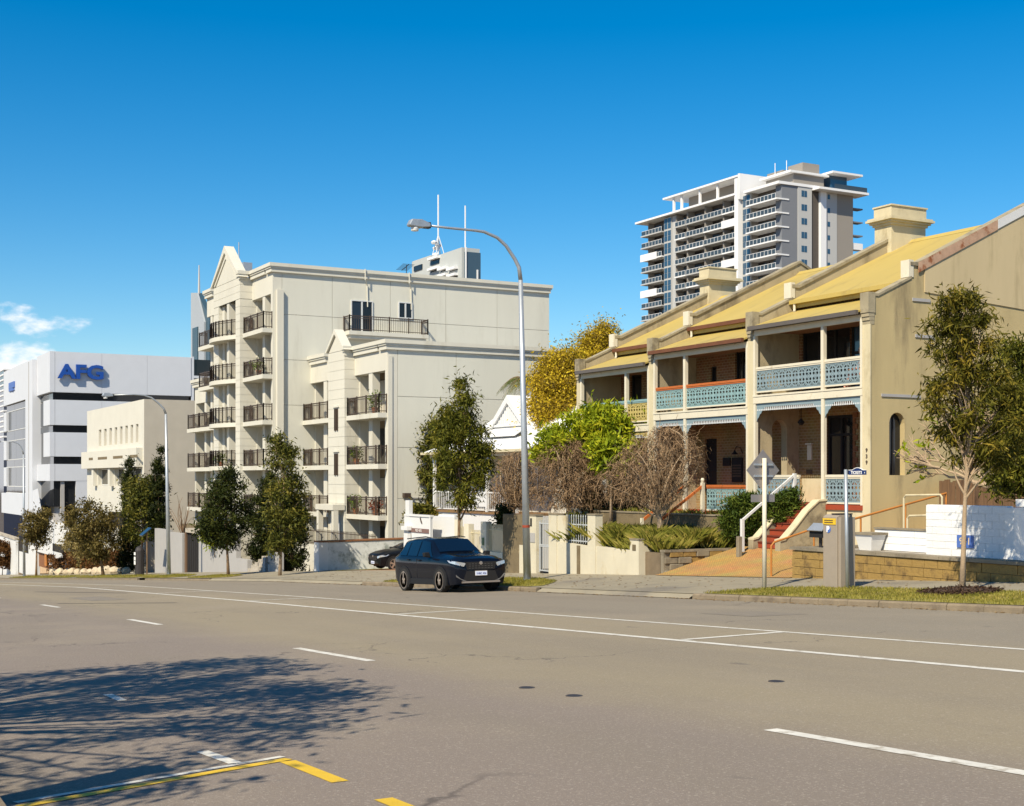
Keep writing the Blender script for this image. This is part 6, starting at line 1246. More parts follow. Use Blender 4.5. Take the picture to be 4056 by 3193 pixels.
    O('lower_intake', MB().ext([(-.5, zt - .30), (.5, zt - .30), (.62, zb + .10), (-.62, zb + .10)], 'x', x0 - .12, x0 + .004), m_black, t)
    if sil: O('skid_bar', MB().box(x0 - .14, x0 + .02, -.66, .66, zb + .03, zb + .085), m_rim, t)
    bd_ = O('badge', MB().lathe([(.055, 0), (.055, .012)], (x0 + .012, 0, zt - .06), 16, 'x'), m_rim, t)
    O('number_plate', MB().box(x0 + .02, x0 + .032, -.2, .2, zt - .44, zt - .31), m_platem, t); O('plate_frame', MB().box(x0 + .012, x0 + .0195, -.215, .215, zt - .455, zt - .295), m_chrome, t)
    text('plate_characters', plate, m_ptext, t, (x0 + .033, 0, zt - .385), (0, 1, 0), (0, 0, 1), .082, .001, bold=.002)
    for s in (-1, 1):
        za = zt - .035; Lh = [(x0 + .018, s * .60, za - .125), (x0 + .012, s * .52, za - .02), (x1 + .02, s * (iv(x1, 5) - .01), za + .04), (x2 - .16, s * (iv(x2, 5) + .022), za + .075), (x2 - .02, s * (iv(x2, 5) + .02), za + .0), (x1 + .03, s * (iv(x1, 5) + .0), za - .055)]
        hl = MB(); hl.add(Lh + [(p[0] - .06, p[1] - s * .05, p[2]) for p in Lh], [(0, 1, 2, 5), (2, 3, 4, 5), (6, 11, 8, 7), (8, 11, 10, 9)] + [(i, (i + 1) % 6, 6 + (i + 1) % 6, 6 + i) for i in range(6)]); O('headlight', hl, m_head, t)
        if sil:
            fg = [(x0 + .012, s * .50, zb + .09), (x0 + .012, s * .62, zb + .10), (x1 + .045, s * (iv(x1, 5) - .005), zt - .40), (x1 + .045, s * (iv(x1, 5) - .01), zt - .47)]
            g = MB(); g.add(fg + [(p[0] - .05, p[1] - s * .03, p[2]) for p in fg], [(0, 1, 2, 3), (7, 6, 5, 4)] + [(i, (i + 1) % 4, 4 + (i + 1) % 4, 4 + i) for i in range(4)]); O('bumper_insert', g, m_bins, t)
            O('roof_rail', MB().tube([(ST[5][0] - .15, s * .62, 1.735), (ST[6][0], s * .62, 1.775), (ST[8][0], s * .60, 1.73)], .018, 6), m_trim, t)
    return t
SUV = [(2.32, .40, .86, .92, .66, .72, .62), (2.26, .27, .97, 1.03, .82, .87, .72), (2.02, .24, 1.03, 1.11, .88, .915, .78), (1.45, .24, 1.07, 1.17, .89, .925, .80), (.98, .24, 1.09, 1.21, .89, .93, .78), (.22, .24, 1.11, 1.67, .89, .93, .67), (-.30, .24, 1.12, 1.735, .89, .93, .66), (-1.1, .24, 1.14, 1.73, .89, .93, .65), (-1.8, .26, 1.16, 1.67, .88, .925, .63), (-2.16, .32, 1.14, 1.28, .86, .90, .66), (-2.3, .44, 1.0, 1.06, .76, .82, .62)]
SX, SYc = -39.15, 19.33
car('parked_suv', 'dark blue black SUV parked at the kerb facing right', (SX, SYc, zroad(SX, SYc)), (0, -.053, 0), SUV, paint('suv_blue_black', (.003, .005, .011), coat=.45, rough=.2, metal=0), (1.345, -1.345), .372, '1HBC 436',
    [(.80, -.35, .22, -.38), (-.44, -1.16, -.46, -1.2), (-1.24, -1.86, -1.28, -1.66)], (.93, .20), True)
HAT = [(2.06, .40, .66, .72, .58, .62, .52), (1.98, .24, .76, .82, .74, .80, .62), (1.72, .20, .83, .91, .82, .87, .68), (1.25, .19, .88, .99, .83, .885, .70), (.82, .19, .91, 1.04, .83, .89, .68), (.05, .19, .93, 1.38, .83, .89, .58), (-.4, .19, .94, 1.445, .83, .89, .57), (-1.1, .19, .96, 1.42, .83, .89, .56), (-1.6, .22, .97, 1.33, .82, .88, .54), (-2.0, .28, .94, 1.05, .78, .84, .56), (-2.1, .4, .82, .88, .7, .74, .54)]
HX, HY = -62.3, 28.6
def zdrv(x, y): return P(x) + .27
m_drv = brickmat('driveway_red_brick', (.36, .17, .07), (.30, .14, .06), (.22, .13, .08), 4.5, 0.1)
struct(sheet('driveway', fr(-66.2, -55.4, 1.2), [25.0, 26.0, 33], lambda x, y: zdrv(x, y) + .004, [m_path, m_drv], lambda y: 0 if y < 25.9 else 1))
struct(sheet('grass_strip', fr(-66.2, -63.6, .6), fr(25.2, 33, 1), lambda x, y: zdrv(x, y) + .03, m_grass))
car('parked_hatchback', 'black hatchback parked in the driveway behind the white gate post', (HX, HY, zdrv(HX, HY) + .01), (0, 0, R(-90)), HAT, paint('hatch_black', (.006, .007, .009), metal=0), (1.3, -1.3), .325, '1DKP 274',
    [(.72, -.4, .12, -.42), (-.48, -1.5, -.5, -1.4)], (.8, .07), False)
# ------------------------------------------------------------------ vegetation
RT = np.array([SN, CS, 0.0]); FW = np.array([-CS, SN, 0.0])
def unit(a): return a / np.maximum(1e-9, np.linalg.norm(a, axis=1, keepdims=True))
def leafquads(Pn, L, W, droop=.4, up=0.0, flat=0.0):
    n = len(Pn); d = rng.normal(size=(n, 3)); d[:, 2] *= (1 - flat); d = unit(d); d[:, 2] += up - droop; d = unit(d)
    r = rng.normal(size=(n, 3)); s = unit(np.cross(d, r)); l = (L * rng.uniform(.45, 1.6, n))[:, None]; w = (W * rng.uniform(.6, 1.3, n))[:, None]
    nn = np.cross(d, s) * l * .08
    V = np.stack([Pn, Pn + d * l * .45 + s * w * .5 + nn, Pn + d * l, Pn + d * l * .45 - s * w * .5 + nn], 1).reshape(-1, 3)
    return V, np.arange(4 * n, dtype=np.int32).reshape(-1, 4)
def envelope(rows, t, n, shell=.55, dsc=1.0):
    """random points in the crown volume given by rows (v, uL, uR) at distance t"""
    vs_ = np.array([r[0] for r in rows], float); uL = np.array([r[1] for r in rows], float); uR = np.array([r[2] for r in rows], float)
    vv = rng.uniform(vs_[0], vs_[-1], n * 3); l, r = np.interp(vv, vs_, uL), np.interp(vv, vs_, uR); keep = rng.uniform(0, (uR - uL).max(), n * 3) < (r - l); vv, l, r = vv[keep][:n], l[keep][:n], r[keep][:n]
    k = len(vv); ph = rng.uniform(0, 2 * np.pi, k); rad = rng.uniform(0, 1, k) ** shell; hw = (r - l) / 2 * t / F0; uc = (l + r) / 2
    a = (uc - UC) / F0; base = np.stack([(-CS + SN * a) * t, (SN + CS * a) * t, (VH - vv) / F0 * t], 1)
    return base + RT * (np.cos(ph) * rad * hw)[:, None] + FW * (np.sin(ph) * rad * hw * dsc)[:, None]
def limb(mb, p, q, r0, r1, bend=.15, k=5, n=6):
    p, q = Vector(p), Vector(q); L_ = (q - p).length; off = Vector((random.uniform(-1, 1), random.uniform(-1, 1), random.uniform(.2, 1))) * L_ * bend
    mb.tube([p.lerp(q, i / k) + off * math.sin(math.pi * i / k) for i in range(k + 1)], [r0 + (r1 - r0) * i / k for i in range(k + 1)], n, cap=False)
def tree(name, label, cat, base, rows, n, L, W, lm, tr=.09, nclump=60, cr=.35, droop=.5, up=0, bm=m_bark, group=None, shell=.5, zb=None, extra=None, dsc=1.0, tips=22, lean=0.0):
    bu, bv, Y = base; b = atY(bu, bv, Y); zb = zpav(b[0], Y) if zb is None else zb; t = T(name, label, cat, (b[0], Y, zb), group); dist = Y / ray(bu)[1]
    C = envelope(rows, dist, nclump, shell, dsc); k = len(C); idx = rng.integers(0, k, n); Pn = C[idx] + rng.normal(0, cr, (n, 3)) * np.array([1, 1, .8]) * rng.uniform(.3, 1, (n, 1))
    V, Fq = leafquads(Pn, L, W, droop, up); o = np_mesh('crown', V, Fq, lm, t); nc = np.zeros(0)
    if extra:
        m2, frac, L2, W2 = extra; n2 = int(n * frac); Pn = C[rng.integers(0, k, n2)] + rng.normal(0, cr * 1.1, (n2, 3)); V, Fq = leafquads(Pn, L2, W2, droop, up); np_mesh('blossom', V, Fq, m2, t)
    vt, vb = rows[0][0], rows[-1][0]; top = C[:, 2].max(); mid = C.mean(0); mb = MB(); ztip = zb + (top - zb) * .82
    tp = [(b[0], Y, zb - .15)]
    for i in range(1, 7):
        f = i / 6; z = zb + (ztip - zb) * f; cx = b[0] + (mid[0] - b[0]) * f * .9 + random.uniform(-.04, .04) * f; cy = Y + (mid[1] - Y) * f * .9; tp.append((cx, cy, z))
    mb.tube(tp, [tr * (1.25 if i == 0 else 1 - .8 * i / 6) for i in range(7)], 9)
    zc0 = C[:, 2].min()
    for i in rng.choice(k, min(tips, k), replace=False):
        f = min(.92, max(.12, (C[i, 2] - zb) / (ztip - zb) * .72)); j = min(5, int(f * 6)); s = Vector(tp[j]).lerp(Vector(tp[j + 1]), f * 6 - j); limb(mb, s, C[i], tr * (1 - f) * .55 + .008, .006)
    O('trunk', mb, bm, t, smooth=True, fix=False); return t
SG = 'young street trees along the verge'
tA = tree('street_tree', 'young street tree with drooping olive leaves and mulch ring, nearest of all', 'tree', (3810, 2328, 22.4), [(1160, 3735, 3850), (1230, 3705, 3890), (1330, 3680, 3925), (1420, 3650, 3965), (1490, 3628, 3990), (1580, 3645, 4050), (1680, 3690, 4060), (1760, 3740, 4040), (1840, 3780, 3960)], 11500, .17, .038, l_euc2, .062, 110, .19, .75, bm=m_bark_p, group=SG, tips=60)
b = atY(3810, 2328, 22.4); mb = MB(); ring_ = [(.0, .10)] + [(.25, .10), (.5, .07), (.72, .03), (.8, .0)]
for r, h in ring_:
    for k in range(22):
        a = k * 2 * math.pi / 22; rr = r * (1 + .1 * math.sin(3 * a + 1) + random.uniform(-.05, .05)); x, y = b[0] + rr * 1.1 * math.cos(a), 22.35 + rr * .85 * math.sin(a); mb.v.append((x, y, zpav(x, y) + .03 + h + random.uniform(-.01, .012)))
for i in range(len(ring_) - 1):
    for k in range(22): mb.f.append((i * 22 + k, i * 22 + (k + 1) % 22, (i + 1) * 22 + (k + 1) % 22, (i + 1) * 22 + k)); mb.m.append(0)
o = stuff(tag(O('mulch', mb, m_soil, fix=False), 'ring of dark bark mulch round the nearest street tree', 'mulch'))
nm = 2600; an, rr = rng.uniform(0, 2 * np.pi, nm), .88 * np.sqrt(rng.uniform(0, 1, nm)); mx_, my_ = b[0] + 1.1 * rr * np.cos(an), 22.35 + .85 * rr * np.sin(an)
mz = np.array([zpav(x, y) for x, y in zip(mx_, my_)]) + .05 + .09 * (1 - rr); V, Fq = leafquads(np.stack([mx_, my_, mz], 1), .07, .03, 0, 0, .6); l_mul = leafm('mulch_chips', (.02, .012, .008), (.05, .028, .018), (.10, .06, .035), 0); stuff(tag(np_mesh('mulch_chips', V, Fq, l_mul), 'loose bark chips on the mulch ring', 'mulch'))
tree('street_tree', 'young street tree behind the parked SUV, pale pointed top', 'tree', (1815, 2290, 22.6), [(1500, 1814, 1832), (1560, 1792, 1858), (1630, 1752, 1888), (1700, 1725, 1915), (1770, 1708, 1935), (1840, 1715, 1945), (1900, 1735, 1930), (1960, 1765, 1905), (1995, 1800, 1870)], 12000, .2, .05, l_euc, .07, 110, .26, .7, bm=m_bark, group=SG, tips=45)
tree('street_tree', 'slim conical street tree before the dark cypress, left of the white wall', 'tree', (1108, 2282, 22.3), [(1722, 1090, 1135), (1780, 1066, 1165), (1840, 1075, 1180), (1900, 1080, 1195), (1980, 1060, 1205), (2060, 1056, 1200), (2130, 1052, 1185), (2185, 1068, 1145)], 10000, .2, .07, l_mid, .085, 100, .3, .3, bm=m_bark_p, group=SG, tips=40)
tree('street_tree', 'bushy street tree before the grey wall, left of the conical one', 'tree', (905, 2273, 22.2), [(1845, 892, 930), (1900, 862, 948), (1960, 825, 980), (2020, 802, 985), (2080, 788, 985), (2130, 800, 965), (2165, 850, 930)], 9000, .22, .08, l_dark, .085, 80, .34, .3, bm=m_bark, group=SG, tips=30)
tree('street_tree', 'brown leaved street tree before the russet hedge', 'tree', (410, 2275, 22.4), [(1985, 315, 400), (2040, 262, 452), (2090, 250, 478), (2140, 262, 475), (2190, 300, 455), (2210, 350, 425)], 7000, .26, .11, l_autumn, .12, 70, .5, .3, group=SG)
tree('street_tree', 'small thin street tree beside the farthest lamp', 'tree', (143, 2278, 22.5), [(2030, 120, 205), (2070, 100, 215), (2110, 102, 200), (2150, 108, 170)], 4000, .3, .12, l_autumn, .11, 50, .5, .3, group=SG)
tree('blossom_shrub', 'pale dry blossoming shrub under the brown leaved tree', 'shrub', (325, 2262, 25.2), [(2078, 300, 355), (2110, 275, 380), (2150, 262, 385), (2200, 280, 370), (2240, 300, 350)], 4000, .25, .1, l_pale, .08, 60, .45, .2)
def cyp(label, bu, bv, Y, rows, n, m=l_cyp, zb=None, name='cypress_tree', sz=.2, m0=None): return tree(name, label, 'tree' if name[0] == 'c' else 'shrub', (bu, bv, Y), rows, n, sz, .07, m, .1, 150, .22, .0, .9, zb=zb, shell=.35, tips=10, group='dark cypresses')
cyp('dark pointed cypress between the two young street trees', 1030, 2255, 26.6, [(1860, 1066, 1082), (1930, 1028, 1090), (2020, 992, 1085), (2120, 985, 1072), (2230, 990, 1062)], 9000, zb=zg(-78))
cyp('dark rounded cypress behind the slim conical street tree', 1155, 2262, 26.2, [(1950, 1140, 1180), (2040, 1105, 1203), (2140, 1092, 1212), (2262, 1100, 1212)], 9000, zb=zg(-70))
cyp('left cypress of the pair beside the cream office', 508, 2255, 26.4, [(1815, 506, 514), (1860, 495, 530), (1920, 488, 540), (2040, 485, 560), (2150, 490, 560), (2260, 470, 560)], 9000, zb=zg(-125), sz=.26)
cyp('taller right cypress of the pair beside the cream office', 630, 2255, 26.2, [(1775, 630, 640), (1850, 612, 655), (1950, 598, 662), (2060, 590, 664), (2140, 600, 655)], 8000, zb=zg(-105), sz=.26)
tree('green_shrub', 'yellow green leafy shrub tangled in front of the cypress pair', 'shrub', (560, 2262, 25.3), [(1890, 505, 600), (1950, 490, 640), (2030, 480, 655), (2100, 490, 640), (2140, 540, 620)], 6000, .28, .12, l_mid, .1, 90, .4, .2, zb=zg(-112))
cyp('low dark conifer below the cypress pair', 510, 2262, 25.1, [(2080, 480, 540), (2150, 468, 550), (2200, 466, 548), (2265, 475, 545)], 4500, zb=zg(-118), name='conifer_shrub', sz=.26)
tree('creeper_shrub', 'small yellow green creeper spilling over the grey wall', 'shrub', (850, 2200, 25.0), [(2100, 815, 880), (2130, 805, 888), (2165, 840, 880)], 1500, .2, .12, l_lime, .03, 30, .3, .4, zb=zg(-83) + 1.0)
# hedge and rocks
hd = T('hedge', 'clipped russet hedge above a row of pale rocks', 'hedge', (XY(345, 25.3), 25.3, zg(-128)))
HP = np.stack([rng.uniform(XY(208, 25.6), XY(480, 25.6), 9000), rng.uniform(25.0, 26.6, 9000), rng.uniform(0, 1, 9000)], 1)
lobes = lambda x: 1.45 + .35 * np.sin(x * .55) + .15 * np.sin(x * 1.7); HP[:, 2] = np.array([zg(x) for x in HP[:, 0]]) + .25 + (1 - (1 - HP[:, 2]) ** 2) * lobes(HP[:, 0]); V, Fq = leafquads(HP, .26, .14, 0, .4); np_mesh('foliage', V, Fq, l_hedge, hd)
hm = MB()
for k in range(12): x = XY(215 + k * 23, 25.8); hm.tube([(x, 25.8, zg(x) - .2), (x + .1, 25.8, zg(x) + .9)], .06, 6)
O('stems', hm, m_bark, hd)
m_rock = mat('pale_rock', (.46, .38, .26), .95, .2, 2, .6, 15)
for k in range(13):
    u = 212 + k * 24; x = XY(u, 24.7); s = random.uniform(.35, .65); mb = MB(); bm_ = bmesh.new(); bmesh.ops.create_icosphere(bm_, subdivisions=2, radius=1)
    for v_ in bm_.verts: v_.co *= 1 + random.uniform(-.13, .13); v_.co.x *= s * 1.4; v_.co.y *= s * .8; v_.co.z *= s * .75
    mb.v = [(v_.co.x + x, v_.co.y + 24.7, v_.co.z + zpav(x, 24.7) + .2) for v_ in bm_.verts]; mb.f = [tuple(v_.index for v_ in f.verts) for f in bm_.faces]; mb.m = [0] * len(mb.f); bm_.free()
    ordn = ('first', 'second', 'third', 'fourth', 'fifth', 'sixth', 'seventh', 'eighth', 'ninth', 'tenth', 'eleventh', 'twelfth', 'thirteenth')[k]
    rk = T('rock', ordn + ' pale boulder from the left in the row below the russet hedge', 'rock', (x, 24.7, zpav(x, 24.7)), 'boulders below the hedge'); O('boulder', mb, m_rock, rk)
def bush_ball(name, label, u0, u1, v0, v1, Y, n, L, W, m, zb=None):
    um = (u0 + u1) / 2; h = v1 - v0; w = u1 - u0; return tree(name, label, 'shrub', (um, v1, Y), [(v0, um - w * .2, um + w * .2), (v0 + h * .25, u0 + w * .08, u1 - w * .08), (v0 + h * .6, u0, u1), (v1, u0 + w * .1, u1 - w * .1)], n, L, W, m, .05, 60, .2 * w / 100 + .1, .1, .3, zb=zb)
bush_ball('round_shrub', 'dark round shrub at the extreme left edge', -40, 58, 2145, 2245, 24.4, 5000, .28, .14, l_hedge)
# bare young tree beside the second lamp
t = T('bare_tree', 'leafless thin young tree before the blank taupe wall', 'tree', (XY(722, 25.4), 25.4, zg(-92))); mb = MB(); b0 = (XY(722, 25.4), 25.4, zg(-92)); top = zY(722, 2100, 25.4)
mb.tube([(b0[0], 25.4, b0[2] - .2), (b0[0], 25.4, top)], [.07, .05], 7)
for k in range(16):
    a = random.uniform(-1, 1); e = (b0[0] + a * 1.3, 25.4 + random.uniform(-.7, .7), top + random.uniform(.6, 2.6)); limb(mb, (b0[0], 25.4, top - random.uniform(0, 1.2)), e, .03, .008, .12)
O('trunk', mb, m_twig_d, t, fix=False)
# dense green tree between the apartments and the cottage
tree('side_tree', 'dense olive tree squeezed between apartment wall and cottage', 'tree', (1692, 2060, 32.5), [(1655, 1690, 1770), (1700, 1660, 1790), (1760, 1648, 1770), (1850, 1658, 1760), (1930, 1660, 1745), (1985, 1690, 1735)], 9000, .24, .09, l_mid, .12, 110, .34, .3, zb=zg(-66))
tree('rear_tree', 'olive tree showing left of the cottage gable', 'tree', (1912, 1800, 38.5), [(1632, 1895, 1930), (1670, 1870, 1948), (1740, 1865, 1950), (1820, 1880, 1940)], 5000, .26, .1, l_euc, .12, 60, .4, .3, zb=zg(-70))
tree('golden_shrub', 'low golden green shrub behind the white sign board', 'shrub', (1670, 2050, 26.6), [(2010, 1640, 1700), (2030, 1620, 1715), (2060, 1612, 1715)], 1800, .2, .09, l_euc2, .04, 30, .25, .1, zb=zg(-55))
# wattle in flower, palm
tree('wattle_tree', 'tall golden wattle in flower behind the leftmost terrace', 'tree', (2215, 1900, 35.0), [(1420, 2190, 2275), (1460, 2150, 2300), (1520, 2125, 2315), (1590, 2110, 2310), (1650, 2100, 2295), (1720, 2110, 2270), (1750, 2130, 2255)], 26000, .17, .05, l_wattle, .2, 190, .38, .3, zb=-3.5, extra=(l_gold, 1.1, .14, .08), tips=40)
tree('wattle_tree', 'smaller golden wattle rising behind the terrace parapet', 'tree', (2375, 1900, 42.0), [(1300, 2350, 2400), (1340, 2320, 2425), (1390, 2300, 2440), (1450, 2270, 2450), (1520, 2250, 2450)], 20000, .2, .05, l_wattle, .2, 150, .38, .3, zb=-3.5, extra=(l_gold, 1.1, .15, .08), tips=40)
pm_ = T('palm_tree', 'small palm with arching fronds left of the golden wattle', 'palm', (XY(2078, 36), 36, -3.5)); zt = zY(2078, 1500, 36); px, vl = XY(2078, 36), []
O('trunk', MB().tube([(px, 36, -3.7), (px + .1, 36, -1), (px, 36, zt)], [.17, .14, .12], 9), m_bark_p, pm_)
sm = MB()
for k in range(20):
    a = k * 2 * math.pi / 20 + random.uniform(-.2, .2); Lf = random.uniform(1.2, 1.7); upv = random.uniform(.3, 1.0); pts = [np.array([px, 36, zt]) + np.array([math.cos(a) * Lf * s, math.sin(a) * Lf * s, upv * s * 1.1 - 1.5 * s * s]) for s in np.linspace(0, 1, 8)]
    sm.tube([tuple(p) for p in pts], [.02 - .002 * i for i in range(8)], 4, cap=False); sd_ = np.array([-math.sin(a), math.cos(a), 0])
    for i in range(1, 8):
        for f in (0, .33, .66):
            p = pts[i - 1] * (1 - f) + pts[i] * f; d_ = (pts[i] - pts[i - 1]); d_ = d_ / np.linalg.norm(d_)
            for s in (-1, 1):
                ll = .55 * (1 - abs((i + f) / 8 - .45)); tip = p + sd_ * s * ll * .6 + d_ * ll * .5 + np.array([0, 0, -ll * .55]); vl.append((p, p + d_ * .035, tip, tip - d_ * .02))
O('frond_stems', sm, m_bark, pm_, fix=False); V = np.array(vl).reshape(-1, 3); np_mesh('fronds', V, np.arange(len(V), dtype=np.int32).reshape(-1, 4), l_palm, pm_)
# bright lime shrubs before the left terrace
tree('lime_shrub', 'large bright lime green shrub covering the leftmost terrace front', 'shrub', (2340, 2000, 28.9), [(1600, 2385, 2490), (1632, 2310, 2530), (1676, 2210, 2560), (1724, 2135, 2572), (1785, 2105, 2565), (1840, 2125, 2535), (1880, 2300, 2520)], 13000, .27, .085, l_lime, .12, 150, .28, -.1, .35, zb=-1.45, shell=.3, bm=m_bark_p, tips=50, dsc=.6)
tree('lime_shrub', 'smaller lime green shrub low between the weeping bushes', 'shrub', (2420, 2020, 28.3), [(1760, 2370, 2470), (1800, 2350, 2480), (1850, 2370, 2460)], 1800, .3, .1, l_lime, .06, 40, .25, 0, .3, zb=-1.45, shell=.3, bm=m_bark_p, dsc=.5)
# bare weeping bushes: thousands of hanging twigs
def weeping(name, label, base, rows, n, m, trunk_top, zb, tr=.09, dsc=.6, wid=.009):
    bu, bv, Y = base; b = atY(bu, bv, Y); t = T(name, label, 'shrub', (b[0], Y, zb), 'bare weeping bushes'); dist = Y / ray(bu)[1]
    C = envelope(rows, dist, n, .55, dsc); c0 = C.mean(0); out = C - c0; out[:, 2] = 0; out = unit(out + rng.normal(0, .7, out.shape)); out[:, 2] = 0; k = 7; n = len(C); sw = rng.normal(0, .38, (n, 3)); wob = rng.normal(0, .05, (n, 3)); upw = rng.uniform(.1, .7, (n, 1)); dnw = rng.uniform(.3, 1.2, (n, 1))
    L_ = rng.uniform(.18, .6, n)[:, None]; side = unit(np.cross(out[:n], np.array([0, 0, 1.0])) + rng.normal(0, .4, (n, 3))); W = wid * rng.uniform(.6, 1.5, n)[:, None]; pts = []
    for i in range(k):
        s = i / (k - 1); pts.append(C + out[:n] * L_ * (.5 * s) + np.array([0, 0, 1.0]) * L_ * (upw * s - dnw * s * s) + sw[:n] * L_ * s + wob * math.sin(s * 5) + rng.normal(0, .03, (n, 3)))
    V = np.empty((n, k, 2, 3))
    for i in range(k): f = 1 - .6 * i / (k - 1); V[:, i, 0] = pts[i] - side * W * f; V[:, i, 1] = pts[i] + side * W * f
    ix = np.arange(n)[:, None] * (2 * k); q = np.concatenate([np.stack([ix[:, 0] + 2 * i, ix[:, 0] + 2 * i + 1, ix[:, 0] + 2 * i + 3, ix[:, 0] + 2 * i + 2], 1) for i in range(k - 1)]); np_mesh('twigs', V.reshape(-1, 3), q, m, t)
    mb = MB(); tt = trunk_top; mb.tube([(b[0], Y, zb - .2), (b[0] + .05, Y, zb + (tt - zb) * .5), (b[0] - .03, Y, tt)], [tr * 1.2, tr, tr * .8], 8)
    for i in rng.choice(n, 60, replace=False): e = C[i]; limb(mb, (b[0], Y, tt - random.uniform(0, .4)), e, tr * .42, .012, .22, 6, 6)
    O('branches', mb, m_bark_p, t, fix=False); return t
weeping('weeping_bush', 'leftmost brown leafless bush before the cottage verandah', (2035, 2060, 28.0), [(1800, 2000, 2090), (1850, 1965, 2115), (1920, 1945, 2120), (2015, 1955, 2112)], 2600, m_twig, -1.0, -3.2)
weeping('weeping_bush', 'middle brown leafless weeping bush between lamp post and trunk', (2250, 2040, 27.6), [(1745, 2200, 2310), (1785, 2150, 2350), (1830, 2118, 2380), (1900, 2105, 2400), (1960, 2105, 2400), (2015, 2120, 2380)], 4600, m_twig, -.4, -1.5)
weeping('weeping_tree', 'right leafless weeping tree rooted in the long grass', (2612, 2150, 26.8), [(1695, 2600, 2690), (1735, 2510, 2750), (1800, 2445, 2785), (1870, 2395, 2785), (1930, 2370, 2745), (1985, 2400, 2690)], 3600, m_twig, -.95, -2.4, .1)
tree('understory_shrub', 'dark green shrub in the shade under the weeping bushes', 'shrub', (2400, 2040, 29.2), [(1930, 2300, 2480), (1980, 2290, 2700), (2030, 2300, 2760)], 2500, .22, .1, l_dark, .05, 60, .25, 0, .3, zb=-1.45, dsc=.3)
tree('picket_fern', 'leafy green plant behind the iron pickets', 'shrub', (2275, 2150, 26.2), [(2040, 2255, 2300), (2080, 2235, 2315), (2140, 2240, 2312)], 1500, .17, .07, l_mid, .03, 30, .10, .2, zb=-2.6)
tree('wall_creeper', 'dark creeper hanging over the dark rendered panel', 'shrub', (1992, 2080, 25.5), [(2005, 1985, 2012), (2040, 1975, 2015), (2075, 1980, 2005)], 1200, .15, .08, l_dark, .03, 25, .15, .3, zb=-3.2)
# juniper beside the red steps
def juniper(label, u, Y, rows, n):
    b = atY(u, 2100, Y); t = T('juniper_bush', label, 'shrub', (b[0], Y, -2.36)); C = envelope(rows, Y / ray(u)[1], 260, .35, .45); Pn = C[rng.integers(0, len(C), n)] + rng.normal(0, .11, (n, 3)) * np.array([1.4, 1.4, .5])
    V, Fq = leafquads(Pn, .17, .045, -.1, .25); np_mesh('foliage', V, Fq, l_juni, t); mb = MB()
    for i in range(18): limb(mb, (b[0], Y, -2.4), C[i], .04, .01)
    O('stems', mb, m_bark, t, fix=False)
juniper('dark green juniper spreading left of the red steps', 2985, 28.75, [(1965, 2925, 2975), (1990, 2885, 3060), (2040, 2868, 3085), (2090, 2862, 3040), (2135, 2885, 3010)], 12000)
juniper('small juniper behind the diamond sign post', 3105, 29.3, [(1945, 3125, 3145), (1980, 3070, 3145), (2040, 3060, 3140), (2070, 3060, 3110)], 4500)
# long grass of the garden bed
n = 19000; gx2 = rng.uniform(-42.1, -35.8, n); gy2 = rng.uniform(25.35, 28.4, n); V, Fq = blades(gx2, gy2, n, .55, .06, lambda x, y: -2.39 + .25 * math.sin(x * 2.3) * math.sin(y * 2.9 + x), 1.0, .0075); tag(stuff(np_mesh('long_grass', V, Fq, l_grass)), 'long unkempt grass filling the garden bed beside the ramp', 'grass')
n = 700; V, Fq = blades(rng.uniform(-44, -36, n), rng.uniform(28.85, 29.7, n), n, .35, .05, lambda x, y: -1.43, .7, .02); tag(stuff(np_mesh('weeds', V, Fq, l_grass)), 'sparse weeds along the upper garden before the terraces', 'grass')
st_ = T('garden_stump', 'short weathered timber stump at the end of the grass bed', 'stump', (XY(2925, 27.2), 27.2, -2.4)); O('stump', MB().box(XY(2925, 27.2) - .07, XY(2925, 27.2) + .07, 27.15, 27.3, -2.5, zY(2925, 2125, 27.2)), m_cap, st_, bevel=.02)
# right edge: bare frangipani boughs and a leafy tree
fr_ = T('bare_frangipani', 'bare forked branches before the end wall with few leaves', 'tree', (XY(4120, 28.5), 28.5, -1.9)); mb = MB(); tipsF = []
def bough(p, d, L_, r, dep):
    q = p + d * L_; mb.tube([tuple(p), tuple(p.lerp(q, .5) + Vector((0, 0, .05 * L_))), tuple(q)], [r, r * .85, r * .72], 6, cap=False)
    if dep == 0: tipsF.append(q); return
    for s in range(random.choice((2, 3))):
        nd = (d + Vector((random.uniform(-.6, .4), random.uniform(-.4, .4), random.uniform(-.35, .6)))).normalized(); bough(q, nd, L_ * random.uniform(.62, .85), r * .7, dep - 1)
W3 = lambda u, v, y=28.5: Vector(atY(u, v, y))
p0, p1_, p2_ = W3(4150, 2030), W3(4056, 1962), W3(3860, 1912); mb.tube([(p0.x, p0.y, -2.0), tuple(p0), tuple(p1_), tuple(p2_)], [.13, .12, .10, .07], 8)
for (u, v, dd, L_, r) in ((3860, 1912, (-.75, 0, .45), .85, .05), (3900, 1920, (-.6, .1, .75), .9, .05), (3980, 1940, (-.5, -.2, .9), .8, .05), (3850, 1905, (-.95, 0, .12), .8, .045), (3960, 1935, (-.2, .2, 1), .8, .05), (3840, 1900, (-.8, -.2, .3), .7, .045)): bough(W3(u, v), Vector(dd).normalized(), L_, r, 4)
O('boughs', mb, m_bark_p, fr_, fix=False); TP = np.array([tuple(q) for q in tipsF]); TP = TP[rng.choice(len(TP), max(8, len(TP) // 6), replace=False)]; V, Fq = leafquads(np.repeat(TP, 3, 0), .26, .09, -.2, .5); np_mesh('leaves', V, Fq, l_lime, fr_)
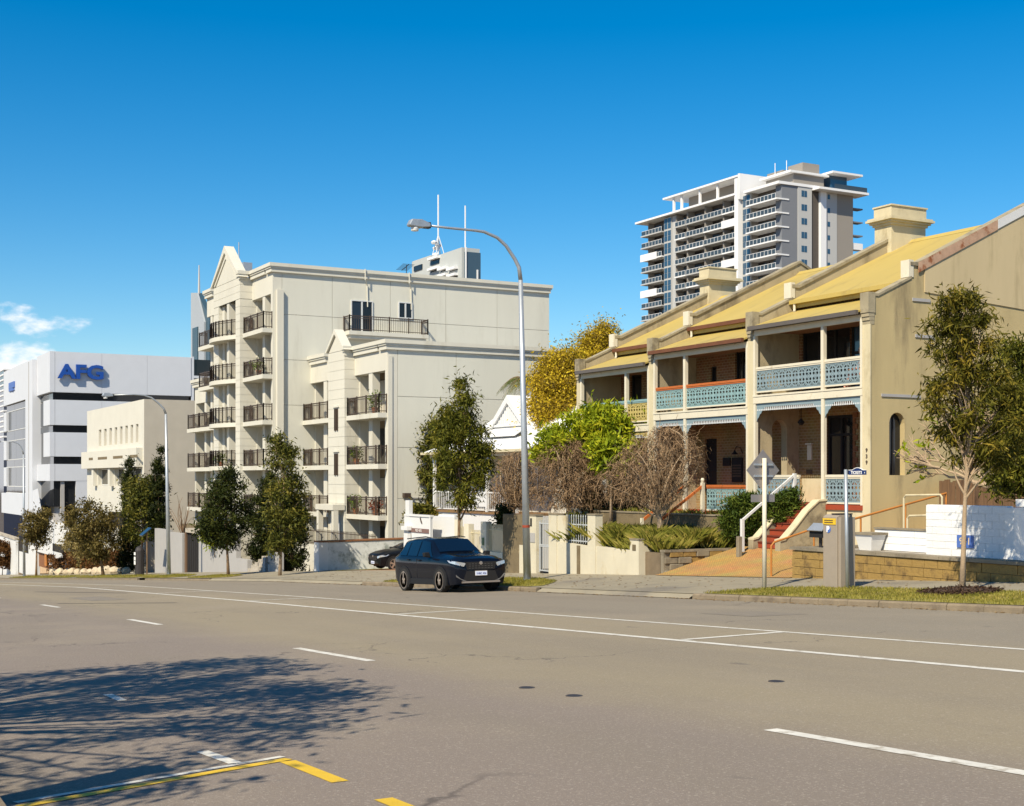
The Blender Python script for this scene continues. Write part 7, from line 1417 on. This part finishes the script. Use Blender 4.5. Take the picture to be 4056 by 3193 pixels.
tree('edge_tree', 'leafy dark tree cut by the right edge behind the white wall', 'tree', (4130, 2080, 28.2), [(1345, 3988, 4030), (1400, 3960, 4090), (1480, 3975, 4180), (1600, 3965, 4240), (1700, 3930, 4260), (1800, 3885, 4260), (1880, 3885, 4250), (1960, 3940, 4220)], 17000, .19, .05, l_euc, .14, 150, .26, .6, zb=-1.95, tips=60, dsc=.55)
# street tree on the near side whose shadow falls across the road; it stands left of the camera
nt_ = T('near_street_tree', 'spreading street tree on the near footpath casting the foreground shadow', 'tree', (-11.2, -3.2, P(-11.2) + .13)); z0 = P(-11.2) + .13; mb = MB()
mb.tube([(-11.2, -3.2, z0 - .2), (-11.15, -3.1, z0 + 2.2), (-11.3, -3.0, z0 + 3.6)], [.22, .18, .15], 10); C = []
while len(C) < 120:
    a, r_ = random.uniform(0, 2 * math.pi), 4.1 * math.sqrt(random.random()); wob = 1 + .22 * math.sin(3 * a + .8) + .10 * math.sin(5 * a + 2)
    x, y = -11.3 + r_ * wob * math.cos(a), -2.75 + r_ * wob * math.sin(a); h = z0 + 4.6 + random.uniform(0, 2.2) * (1 - (r_ / 4.4) ** 2)
    C.append((x, y, h))
C = np.array(C)
for i in range(110): limb(mb, (-11.3, -3.0, z0 + random.uniform(2.8, 3.6)), C[i], .05, .012, .08)
def inframe(Q, mg=30):
    dep = -CS * Q[:, 0] + SN * Q[:, 1]; lat = SN * Q[:, 0] + CS * Q[:, 1]; d_ = np.maximum(dep, .05); u = UC + F0 * lat / d_; v = VH - F0 * Q[:, 2] / d_; return (dep > .1) & (u > -mg) & (u < 4056 + mg) & (v > -mg * 3) & (v < 3193 + mg)
O('trunk', mb, m_bark, nt_, fix=False); Pn = C[rng.integers(0, len(C), 16000)] + rng.normal(0, .30, (16000, 3)) * np.array([.8, 1.2, .5]); Pn = Pn[~inframe(Pn, 120)]; V, Fq = leafquads(Pn, .20, .06, .4); np_mesh('crown', V, Fq, l_euc, nt_)
up_ = T('utility_post', 'squat dark timber post on the near footpath, left of the view', 'post', (-8.05, .05, P(-8) + .13)); O('post', MB().box(-8.2, -7.95, -.07, .18, P(-8) - .1, P(-8) + 2.5), m_bark, up_); O('post_cap', MB().box(-8.23, -7.92, -.1, .21, P(-8) + 2.501, P(-8) + 2.56), m_cap, up_)
